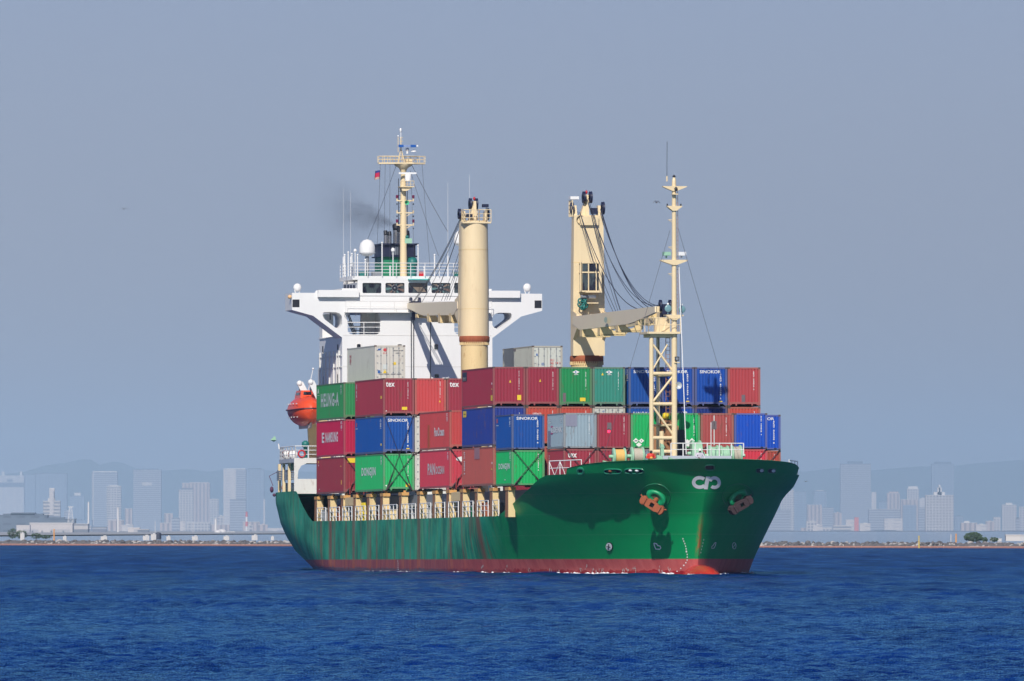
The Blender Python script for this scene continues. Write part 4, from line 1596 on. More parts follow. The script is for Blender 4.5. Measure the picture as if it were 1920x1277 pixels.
for i, (p, q) in enumerate(wins):
    b = MB()
    b.box(XF - .12, XF - .08, p[0], q[0], p[1], q[1], 0)
    if i in (1, 3):                # clear-view screen: a glazed disc with a hub
        cy, cz = (p[0] + q[0]) / 2, (p[1] + q[1]) / 2
        b.lathe([(.24, XF - .05), (.27, XF - .05), (.27, XF - .07)], (0, cy, cz), 'X', 20, 1)
        b.lathe([(.0, XF - .04), (.08, XF - .04), (.08, XF - .07)], (0, cy, cz), 'X', 12, 1)
        for k_ in range(9):  # tinted wedges between the disc and the pane edge
            a = k_ * 2 * pi / 9 + .3
            c0, c1 = .28, 1.0
            hw, hh = (q[0] - p[0]) / 2 - .05, (q[1] - p[1]) / 2 - .04
            sx = min(hw / max(abs(cos(a)), 1e-3), hh / max(abs(sin(a)), 1e-3))
            s2 = min(hw / max(abs(cos(a + .3)), 1e-3), hh / max(abs(sin(a + .3)), 1e-3))
            b.add([(XF - .07, cy + .28 * cos(a), cz + .28 * sin(a)), (XF - .07, cy + sx * cos(a), cz + sx * sin(a)), (XF - .07, cy + s2 * cos(a + .3), cz + s2 * sin(a + .3)), (XF - .07, cy + .28 * cos(a + .3), cz + .28 * sin(a + .3))],
                  [(0, 1, 2, 3)], 2 + k_ % 3)
    if i == 2:
        b.add([(XF - .07, p[0] + .1, q[1] - .05), (XF - .07, q[0] - .5, q[1] - .05), (XF - .07, q[0] - .1, p[1] + .1), (XF - .07, p[0] + .8, p[1] + .1)], [(0, 1, 2, 3)], 2)
    part(b, "window_pane", [GLASS, GREY, paint("pane patch tan", (.22, .17, .13, 1), .5, .1), paint("pane patch teal", (.10, .20, .20, 1), .5, .1), paint("pane patch brown", (.16, .10, .08, 1), .5, .1)], wheel)
b = MB()   # wipers and sun shade
p, q = yz(765, 525), yz(805, 522)
b.box(XF + .06, XF + .6, p[0], q[0], p[1], p[1] + .08, 1)
for x_ in (700, 741, 784, 827, 869):
    p = yz(x_, 549.5)
    b.tube((XF + .08, p[0], p[1]), (XF + .1, p[0] + .15, p[1] + .55), .015, 0, 4)
part(b, "sun_shade", [DARK, paint("shade teal", (.10, .50, .46, 1), .5)], wheel)
# roof slab
b = MB()
ry0, ry1 = yz(661, 0)[0], 2 * CY - yz(661, 0)[0]
b.box(XF + .07, -16.8, ry0, ry1, yz(700, 524.5)[1], zw1 + .02)
part(b, "bridge_roof", [WHITE])
b = MB()
for px in (647.5, 653, 658.5, 664):
    p, q = sdp(wy0 - .01, px - 1.7, 547), sdp(wy0 - .01, px + 1.7, 534)
    b.box(p.x, q.x, wy0 - .015, wy0 + .02, p.z, q.z)
part(b, "side_window", [NAVY], wheel)
ZR0 = zw1 + .02
b = MB()
rail(b, [(XF + .25, ry0 + .05, ZR0), (XF + .25, ry1 - .05, ZR0)], 1.05, 4, 1.2, .022, .03)
rail(b, [(XF + .25, ry0 + .05, ZR0), (-16.7, ry0 + .05, ZR0)], 1.05, 4, 1.2, .022, .03)
rail(b, [(XF + .25, ry1 - .05, ZR0), (-16.7, ry1 - .05, ZR0)], 1.05, 4, 1.2, .022, .03)
part(b, "roof_railing", [WHITE])


def dome(px, py_c, r, X, name="satellite_dome", stem_r=.16, zb=None):
    p = fr(X, px, py_c)
    b = MB()
    b.lathe([(0, r * 1.12), (r * .5, r * .98), (r * .86, r * .62), (r, r * .1), (r, -r * .55)], p, n=28)
    b.lathe([(r * 1.06, -r * .55), (r * 1.06, -r * .62), (r * .55, -r * .95), (stem_r, -r * 1.05)], p, n=28)
    o = part(b, name, [WHITE])
    b = MB()
    b.tube((p.x, p.y, p.z - r), (p.x, p.y, zb or ZR0), stem_r, 0, 10)
    part(b, "stand", [GREY if r > .4 else WHITE], o)


dome(689, 465, .64, -13.5)
dome(866, 447, .62, -13.5)
for px, py, r in ((666.5, 469.5, .13), (737.5, 468.5, .16)):
    dome(px, py, r, -12.0, "gps_dome", .04)
# whip aerials and posts on the monkey island
for (px, py0, r, X) in ((644.5, 353, .012, -16), (658, 360, .012, -16), (671, 478, .05, -12.2), (717, 455, .05, -12.2), (784.5, 460, .05, -12.2), (815.5, 478, .06, -12), (840.5, 342, .018, -13),
                        (881, 327, .018, -13), (653.5, 473, .05, -12.5), (647, 478, .06, -13), (660.5, 476, .05, -14), (796, 501, .05, -12), (685.5, 487, .05, -12), (732, 500, .06, -12)):
    p = fr(X, px, py0)
    b = MB()
    zt = p.z
    if zt - ZR0 > 3:
        b.tube((p.x, p.y, ZR0), (p.x, p.y, ZR0 + 1.7), .06, 0, 6)
        b.tube((p.x, p.y, ZR0 + 1.7), p, r, 0, 5, r * .5)
    else:
        b.tube((p.x, p.y, ZR0), p, r, 0, 6)
        b.ball(p, .09, 0, 8)
    part(b, "whip_aerial", [WHITE])
for px in (548, 990):
    # searchlight on each wing
    X = XF - 1
    p = fr(X, 558 if px == 548 else 989, 539)
    b = MB()
    b.ball(p, .33, 0, 18, (.8, 1, 1))
    for s in (-1, 1):
        b.tube((p.x, p.y + s * .3, p.z), (p.x, p.y + s * .12, p.z - .5), .04, 0, 6)
    b.tube((p.x, p.y, p.z - .5), (p.x, p.y, p.z - .62), .1, 0, 8)
    part(b, "searchlight", [WHITE])
p = fr(XF - .4, 543.5, 556.5)
b = MB(); b.ball(p, .17, 0, 10); b.tube(p, p + Vector((0, .3, -.1)), .06, 0, 6)
part(b, "wing_lamp", [paint("lamp amber", (.8, .5, .25, 1), .3)])
# magnetic compass cover, little lockers on the roof
p = fr(-13, 774, 503)
b = MB(); b.lathe([(0, .75), (.3, .68), (.42, .4), (.42, .1), (.3, 0), (.34, -.3), (.3, -.8)], (p.x, p.y, ZR0 + .85), n=18)
part(b, "compass_cover", [TEAL])
for (px, w, mat) in ((682, .7, TEAL), (706, .7, GREY), (790, .4, RED), (857, .5, TEAL)):
    p = fr(-12.5, px, 510)
    b = MB(); b.box(p.x - .3, p.x + .3, p.y - w / 2, p.y + w / 2, ZR0, ZR0 + .35); b.box(p.x - .33, p.x + .33, p.y - w / 2 - .03, p.y + w / 2 + .03, ZR0 + .35, ZR0 + .4)
    part(b, "roof_locker", [mat])

# ------------------------------------------------------------------ funnel
XQ = -24.5
fy0, fy1 = fr(XQ + 1.6, 719, 0).y, fr(XQ + 1.6, 779, 0).y
zf = lambda py: fr(XQ, 750, py).z
b = MB()
b.box(XQ - 2.2, XQ + 1.6, fy0, fy1, 8, zf(482), 0)
part(b, "funnel", [paint("funnel green", (.01, .22, .10, 1), .45, .1)])
fun = MB()
fun.box(XQ - 2.25, XQ + 1.63, fy0 - .03, fy1 + .03, zf(482), zf(460))
fun.box(XQ - 2.6, XQ + 1.9, fy0 - .25, fy1 + .25, zf(460), zf(457.5))
fun.box(XQ - 2.6, XQ + 1.9, fy0 - .2, fy1 + .2, zf(482.5), zf(480.5))
ft = part(fun, "funnel_top", [NAVY])
b = MB()
for px in (736, 739, 742, 745, 748):
    y = fr(XQ + 1.66, px, 0).y
    b.box(XQ + 1.63, XQ + 1.68, y - .04, y + .04, zf(479), zf(462))
part(b, "vent_slats", [GREY], ft)
for (px, py, r, X) in ((724, 436, .17, XQ + .8), (731.5, 437, .15, XQ + .8), (744, 427, .30, XQ), (749, 430, .17, XQ + .9), (764.5, 437, .2, XQ)):
    p = fr(X, px, py)
    b = MB()
    b.tube((p.x, p.y, zf(458)), (p.x, p.y, p.z - .2), r, 0, 14)
    b.tube((p.x, p.y, p.z - .2), (p.x - r * .9, p.y, p.z + r * .7), r, 1, 14)
    part(b, "exhaust_pipe", [STEEL, DARK], ft)

# ------------------------------------------------------------------ radar mast
XM = -16.5
m = lambda px, py: fr(XM, px, py)
my = m(757, 0).y
b = MB()
b.tube((XM, my, ZR0 - .3), (XM, my, m(757, 420).z), .29, 0, 18, .27)
b.tube((XM, my, m(757, 420).z), (XM, my, m(757, 308).z), .27, 0, 18, .20)
prof = [(.20, m(0, 325).z), (.24, m(0, 316).z), (.38, m(0, 310).z), (.72, m(0, 305.5).z), (.75, m(0, 303).z)]
b.lathe(prof, (XM, my, 0), n=20)
mast = part(b, "radar_mast", [CREAM])
b = MB()
zp_ = m(0, 303).z
Yp0, Yp1 = m(710, 0).y, m(797, 0).y
b.prism([(-.25, Yp0), (.25, Yp0), (.75, my - .75), (.75, my + .75), (.25, Yp1), (-.25, Yp1), (-.75, my + .75), (-.75, my - .75)], lambda p: (XM + p[0], p[1], zp_), lambda p: (XM + p[0], p[1], zp_ + .12))
pts = [(XM + .25, Yp0, zp_ + .12), (XM + .72, my - .75, zp_ + .12), (XM + .72, my + .75, zp_ + .12), (XM + .25, Yp1, zp_ + .12)]
rail(b, pts, .52, 2, .45, .02, .025)
rail(b, [(2 * XM - x, y, z) for x, y, z in pts], .52, 2, .45, .02, .025)
part(b, "top_platform", [CREAM], mast)
b = MB()
a0 = m(752.5, 300)
for s in ((-.28, -.2), (.28, -.2), (-.28, .25), (.28, .25)):
    b.tube((XM + s[0], a0.y + s[1] * 1.1, zp_ + .1), (XM, a0.y, m(0, 272).z), .03, 0, 5)
b.tube((XM, a0.y, m(0, 276).z), (XM, a0.y, m(0, 254).z), .05, 0, 7)
b.tube((XM, a0.y, m(0, 254).z), (XM, a0.y, m(0, 241).z), .035, 1, 6)
b.ball(m(752, 244), .1, 1, 8, (1, 1, 2))
b.tube(m(747.3, 285), m(747.3, 257), .03, 0, 5)
b.ball(m(747.3, 255), .08, 1, 8)
for py in (257.5, 264.5):
    b.tube(m(750, py), m(756, py), .03, 0, 5)
part(b, "mast_top", [CREAM, WHITE], mast)
b = MB()
p = m(764, 274)
b.box(XM + .28, XM + .42, m(746, 0).y, m(779, 0).y, p.z - .06, p.z + .08, 0)
b.box(XM + .25, XM + .45, m(746.5, 0).y, m(755.5, 0).y, p.z - .09, p.z + .11, 1)
b.box(XM + .25, XM + .45, m(769, 0).y, m(779, 0).y, p.z - .09, p.z + .11, 1)
b.box(XM + .28, XM + .42, m(780, 0).y, m(783, 0).y, p.z - .04, p.z + .1, 2)
b.ball(m(764.5, 280), .16, 2, 12)
b.tube(m(764.5, 288), m(764.5, 280), .09, 2, 8)
b.lathe([(.24, 0), (.2, .1), (0, .17)], m(776.5, 284.5), n=14, m=2)
b.box(XM + .0, XM + .5, m(760.5, 0).y, m(772, 0).y, zp_ + .12, zp_ + .45, 3)
part(b, "radar_scanner", [paint("scanner blue pale", (.25, .33, .55, 1), .4), paint("scanner blue", (.01, .10, .40, 1), .4), WHITE, CREAM], mast)
b = MB()
p = m(762, 325)
b.box(XM + .5, XM + .62, m(746, 0).y, m(779, 0).y, p.z - .07, p.z + .07)
b.lathe([(.26, -.35), (.26, .15), (.1, .25)], m(763.5, 331) + Vector((.55, 0, 0)), n=14)
part(b, "radar_scanner", [WHITE], mast)
b = MB()
z_ = m(0, 347).z
b.prism([(-.3, m(748, 0).y), (.85, m(748, 0).y), (.85, m(773.5, 0).y), (-.3, m(773.5, 0).y)], lambda p: (XM + p[0], p[1], z_), lambda p: (XM + p[0], p[1], z_ + .08))
rail(b, [(XM + .85, m(748, 0).y, z_), (XM + .85, m(773.5, 0).y, z_)], .5, 2, .25, .02, .02)
b.prism([(m(750, 347).y, z_), (m(772, 347).y, z_), (m(761, 354).y, m(0, 354).z), (m(752, 354).y, m(0, 354).z)], lambda p: (XM - .2, p[0], p[1]), lambda p: (XM + .7, p[0], p[1]))
part(b, "scanner_platform", [CREAM], mast)
for k_, (py, lamp) in enumerate(((372, 1), (395, 0), (418, 1))):
    b = MB()
    y0, y1 = m(744.5, 0).y, m(775, 0).y
    z = m(0, py).z
    b.box(XM + .1, XM + .22, y0, y1, z - .05, z + .05, 0)
    b.tube((XM + .1, my, z - .4), (XM + .16, y1 - .2, z - .05), .03, 0, 5)
    b.tube((XM + .1, my, z - .4), (XM + .16, y0 + .2, z - .05), .03, 0, 5)
    for y in (y0, y1):
        b.tube((XM + .16, y, z - .05), (XM + .16, y, z + .2), .06, 0, 8)
        if lamp:
            b.tube((XM + .16, y, z + .2), (XM + .16, y, z + .45), .10, 1, 10)
        b.tube((XM + .16, y, z - .22), (XM + .16, y, z - .34), .05, 2, 8)
    part(b, "signal_yard", [CREAM, paint("lamp dark red", (.16, .01, .06, 1), .3), DARK], mast)
b = MB()
b.tube((XM - .05, my - .38, ZR0), (XM - .05, my - .38, m(0, 330).z), .03, 0, 5)
b.tube((XM - .05, my + .34, ZR0), (XM - .05, my + .34, m(0, 352).z), .03, 0, 5)
z = ZR0
while z < m(0, 345).z:
    b.tube((XM - .05, my - .38, z), (XM - .05, my - .2, z), .02, 0, 4)
    z += .32
part(b, "mast_ladder", [DARK], mast)
b = MB()
p = m(761.5, 380)
b.lathe([(.05, 0), (.1, .3), (.19, .42)], p + Vector((.1, 0, 0)), 'X', 16, 0)
part(b, "horn", [paint("horn green", (.10, .55, .30, 1), .4)], mast)
b = MB()
p = m(763, 452)
b.hexa([(p.x + .2, p.y - .06, p.z - .06), (p.x + .2, p.y + .06, p.z - .06), (p.x + .2, p.y + .06, p.z + .06), (p.x + .2, p.y - .06, p.z + .06)],
       [(p.x + .8, p.y - .3, p.z - .2), (p.x + .8, p.y + .3, p.z - .2), (p.x + .8, p.y + .3, p.z + .2), (p.x + .8, p.y - .3, p.z + .2)])
b.ball((p.x + .2, p.y, p.z + .32), .16, 1, 10)
part(b, "horn", [GREENL, TEAL], mast)
# stays and signal halyards
for (a_, c_, r) in (((745, 306, XM), (690, 448, -13.5), .022), ((771, 305, XM), (840, 434, -13), .022), ((770, 320, XM), (823, 480, -13), .018),
                    ((714, 304, XM), (706, 500, -14), .016), ((723, 305, XM), (720, 500, -14), .016), ((732, 305, XM), (731, 505, -14), .014),
                    ((792, 305, XM), (807, 500, -14), .016), ((772, 348, XM), (778, 500, -14), .014)):
    b = MB()
    b.line(lashed(fr(a_[2], a_[0], a_[1]), fr(c_[2], c_[0], c_[1]), .15, 6), r, 0, 4)
    part(b, "signal_halyard", [CABLE])
p = m(707, 327)
b = MB()
vs, fs = [], []
for i in range(7):
    for j in range(5):
        vs.append((XM + .1 * sin(i * 1.1), p.y + .3 - i * .07 - .02 * j, p.z + .32 - j * .18 + .03 * sin(i * .9)))
for i in range(6):
    for j in range(4):
        fs.append((i * 5 + j, i * 5 + j + 1, i * 5 + j + 6, i * 5 + j + 5))
b.add(vs, [f for k_, f in enumerate(fs) if k_ % 4 == 0], 0)
b.add(vs, [f for k_, f in enumerate(fs) if k_ % 4 in (1, 2)], 1)
b.add(vs, [f for k_, f in enumerate(fs) if k_ % 4 == 3], 2)
tag(b.build("signal_flag", [paint("flag blue", (.03, .05, .25, 1), .8), paint("flag red", (.55, .02, .08, 1), .8), paint("flag cream", (.55, .40, .32, 1), .8)], None, SHIP),
    "small red and blue signal flag flying left of the radar mast", "flag")

# ------------------------------------------------------------------ poop deck structures
XP = -8.6
b = MB()
pz = lambda px, py: (fr(XP, px, py).y, fr(XP, px, py).z)
ya = half(XP, 6.7)
o1 = [(-ya, 6.45), (-4, 6.45), (-4, pz(0, 858)[1]), (-ya, pz(0, 858)[1])]
hx0, hx1 = pz(558, 0)[0], -6.6
zh0, zh1 = pz(0, 897.5)[1], pz(0, 868)[1]
hole = [(hx0, zh0), (hx1, zh0), (hx1, zh1 - .55), (hx1 - .5, zh1), (hx0 + .75, zh1), (hx0 + .3, zh1 - .2), (hx0 + .05, zh1 - .6)]
for s in (1, -1):
    b = MB()
    frame_plate(b, [(s * y, z) for y, z in o1], [[(s * y, z) for y, z in hole]], XP, .15)
    part(b, "poop_front", [WHITED])
b = MB()
zs0, zs1 = pz(0, 866.5)[1], pz(0, 859)[1]
n = 20
vs = []
for i in range(n + 1):
    X = -21 + (XP + 21) * i / n
    h = half(X, 6.7) - .05 - .5 * max(0, (-17 - X) / 4) ** 2
    vs += [(X, -h, zs0), (X, h, zs0), (X, h, zs1), (X, -h, zs1)]
fs = []
for i in range(n):
    for k_ in range(4):
        fs.append((4 * i + k_, 4 * i + (k_ + 1) % 4, 4 * i + 4 + (k_ + 1) % 4, 4 * i + 4 + k_))
fs += [(0, 1, 2, 3), (4 * n, 4 * n + 1, 4 * n + 2, 4 * n + 3)]
b.add(vs, fs)
b.box(-20, -12, YL + .5, YR - .5, 6.3, 9.1)
part(b, "boat_deck", [paint("boat deck shade grey", (.50, .52, .55, 1), .5, .1)])  # grey carries the shade on the slab's outboard edge
for X in (-20.3, -16, -12.5, -9.0):
    for s in (-1, 1):
        h = half(X, 6.7) - .15
        b = MB()
        b.box(X - .12, X + .12, s * h, s * (h - .22), 6.3, zs0)
        part(b, "deck_pillar", [CREAM])
b = MB()
pts = []
for i in range(9):
    X = -20.8 + (XP + 20.8) * i / 8
    pts.append((X, -(half(X, 6.7) - .12 - .5 * max(0, (-17 - X) / 4) ** 2), zs1))
rail(b, pts, 1.0, 3, 1.4, .03, .04)
rail(b, [(x, -y, z) for x, y, z in pts], 1.0, 3, 1.4, .03, .04)
rail(b, [(XP, pts[-1][1], zs1), (XP, -4, zs1)], 1.0, 3, 1.1, .03, .04)
part(b, "boat_deck_railing", [WHITE])
# stowed gangway (grey slats)
b = MB()
for k_ in range(6):
    z = fr(-14, 0, 881 + k_ * 3.2).z
    b.box(-19.3, -10.2, -10.0, -9.93, z - .12, z - .02)
for X in (-19.2, -15, -10.3):
    b.box(X - .06, X + .06, -9.95, -9.85, fr(-14, 0, 899).z, fr(-14, 0, 880).z)
part(b, "gangway", [paint("gangway grey", (.22, .25, .29, 1), .5, .15)])
# life raft canisters: white drums with a dark red band, lying athwart
for (px, py, Y) in ((537.5, 852.5, -9.5), (549, 852.5, -9.5), (537, 914.5, -9.6), (549, 914.5, -9.6)):
    p = sdp(Y, px, py)
    c = fr(p.x, px, py)
    raft = MB()
    raft.lathe([(0, .5), (.30, .47), (.36, .3), (.36, .08)], c, 'X', 16)
    raft.lathe([(.36, .08), (.385, .07), (.385, -.07), (.36, -.08)], c, 'X', 16, 1)
    raft.lathe([(.36, -.08), (.36, -.3), (.30, -.47), (0, -.5)], c, 'X', 16, 2)
    o = part(raft, "life_raft", [WHITE, paint("raft band", (.35, .08, .06, 1), .6), paint("raft red", (.42, .12, .08, 1), .6)])
p = sdp(-9.9, 565.5, 851)
b = MB(); b.lathe([(.2, .0), (.27, .07), (.34, .0), (.27, -.07), (.2, 0)], (XP + .12, fr(XP, 565.5, 851).y, fr(XP, 565.5, 851).z), 'X', 20)
part(b, "life_ring", [RED])
b = MB()
q = fr(-9.5, 573, 846)
b.lathe([(.16, -.8), (.16, .3), (.3, .35), (.3, .7), (.1, .85), (0, .85)], q, n=14)
part(b, "deck_vent", [TEAL])
b = MB()
q = sdp(-9.8, 515, 823)
b.add([(q.x, q.y - .05, q.z - .25), (q.x + .3, q.y - .4, q.z - .1), (q.x + .3, q.y + .1, q.z - .1), (q.x + .3, q.y - .02, q.z + .25), (q.x + .1, q.y + .2, q.z - .4)],
      [(0, 1, 3), (1, 2, 3), (0, 2, 3), (0, 1, 2), (2, 4, 3)])
b.tube((q.x + .2, q.y + .3, q.z - .4), (q.x + .2, q.y + .35, zs1 + .9), .06, 1, 6)
part(b, "floodlight", [GREENL, WHITE])
b = MB()
q = sdp(-9.3, 550, 876)
b.lathe([(.08, -.25), (.32, .2), (.0, .25)], (q.x, q.y, q.z), 'X', 12)
part(b, "floodlight", [GREENL])
b = MB()
q = sdp(-10.0, 512, 905)
b.ball((q.x, q.y - .1, 6.9), .2, 0, 12, (1, .8, 1.3))
b.ball((q.x + .3, q.y + .05, 6.45), .14, 0, 10)
b.line([(q.x, q.y, 7.2), (q.x - .3, q.y - .25, 8.0), (q.x, q.y + .3, 8.3), (q.x + .8, q.y + .6, 9.0)], .03, 0, 4)
part(b, "fender", [paint("fender purple", (.10, .03, .08, 1), .8)])

# davit for the lifeboat
b = MB()
YD = -7.4
for X in (-16.8, -11.6):
    q = Vector((X, YD, zs1))
    b.hexa([(X - .2, YD - .35, zs1), (X + .2, YD - .35, zs1), (X + .2, YD + .45, zs1), (X - .2, YD + .45, zs1)],
           [(X - .15, YD - .55, 13.2), (X + .15, YD - .55, 13.2), (X + .15, YD + .1, 13.2), (X - .15, YD + .1, 13.2)], 0)
    b.hexa([(X - .15, YD + .5, 13.0), (X + .15, YD + .5, 13.0), (X + .15, YD - .2, 13.0), (X - .15, YD - .2, 13.0)],
           [(X - .12, YD - .9, 15.6), (X + .12, YD - .9, 15.6), (X + .12, YD - 1.3, 15.3), (X - .12, YD - 1.3, 15.3)], 1)
    b.ball((X, YD - 1.15, 15.45), .25, 1, 10)
    b.tube((X, YD - 1.15, 15.3), (X, YD - 1.15, 14.6), .05, 2, 6)
b.tube((-16.8, YD - .2, 12.4), (-11.6, YD - .2, 12.4), .12, 0, 8)
part(b, "boat_davit", [CREAMW, WHITE, DARK])
# lifeboat: thing of its own, hung from the davit
LB = Vector((-14.2, -8.55, fr(-14.2, 566, 770).z))
lb = empty("lifeboat", SHIP @ Matrix.Translation(LB), "orange enclosed lifeboat hanging from davits beside the white bridge", "lifeboat")
b = MB()
vs, fs = [], []
n, k_ = 26, 20
L2 = 3.4
for i in range(n + 1):
    x = -L2 + 2 * L2 * i / n
    e = max(0, 1 - abs(x / L2) ** 2.6) ** .5
    for j in range(k_):
        a = 2 * pi * j / k_
        y, z = cos(a), sin(a)
        if z < 0:
            vs.append((x, y * 1.32 * e * (1 - .12 * abs(z)), z * 1.28 * (e ** .7) + .02))
        else:
            vs.append((x, y * 1.3 * e * (1 - .25 * z ** 3), z * 1.2 * e ** .8 + .02))
for i in range(n):
    for j in range(k_):
        fs.append((i * k_ + j, i * k_ + (j + 1) % k_, (i + 1) * k_ + (j + 1) % k_, (i + 1) * k_ + j))
b.add(vs, fs, 0, True)
b.build("hull", [ORANGE], lb)
b = MB()
b.line([(-L2 + 2 * L2 * i / n, s * 1.36 * max(0, 1 - abs((-L2 + 2 * L2 * i / n) / L2) ** 2.6) ** .5, .02 + .12 * (abs(i / n - .5) * 2) ** 2) for s in (-1,) for i in range(n + 1)], .06, 0, 6)
b.line([(-L2 + 2 * L2 * i / n, 1.36 * max(0, 1 - abs((-L2 + 2 * L2 * i / n) / L2) ** 2.6) ** .5, .02 + .12 * (abs(i / n - .5) * 2) ** 2) for i in range(n + 1)], .06, 0, 6)
b.build("rubbing_strake", [paint("strake purple", (.10, .02, .04, 1), .5)], lb)
b = MB()
b.hexa([(-1.5, -.62, 1.0), (1.3, -.62, 1.0), (1.3, .62, 1.0), (-1.5, .62, 1.0)], [(-1.3, -.5, 1.62), (1.05, -.5, 1.62), (1.05, .5, 1.62), (-1.3, .5, 1.62)], 0)
b.box(1.16, 1.22, -.35, .3, 1.25, 1.5, 1)
b.box(-.9, .7, -.59, -.56, 1.25, 1.45, 1)
b.build("coxswain_tower", [ORANGE, GLASS], lb)
b = MB()
b.box(-2.3, 2.3, -.12, .12, -1.45, -1.15)
b.hexa([(-2.9, -.05, -1.0), (2.9, -.05, -1.0), (2.9, .05, -1.0), (-2.9, .05, -1.0)], [(-2.4, -.1, -1.4), (2.4, -.1, -1.4), (2.4, .1, -1.4), (-2.4, .1, -1.4)])
b.build("keel", [paint("keel pale", (.5, .42, .4, 1), .5)], lb)
b = MB()
for x in (-1.8, -.9, .2, 1.2, 2.0):
    for s in (-1, 1):
        e = max(0, 1 - abs(x / L2) ** 2.6) ** .5
        b.box(x, x + .45, s * 1.26 * e, s * (1.29 * e + .02), .50, .56)
        b.ball((x, s * 1.16 * e, -.55), .05, 0, 6)
b.build("grab_line", [PMARK], lb)
b = MB()
b.tube((.3, .2, 1.6), (.6, .55, 3.35), .035, 0, 5)
b.ball((.6, .55, 3.37), .1, 0, 8)
b.build("aerial", [WHITE], lb)

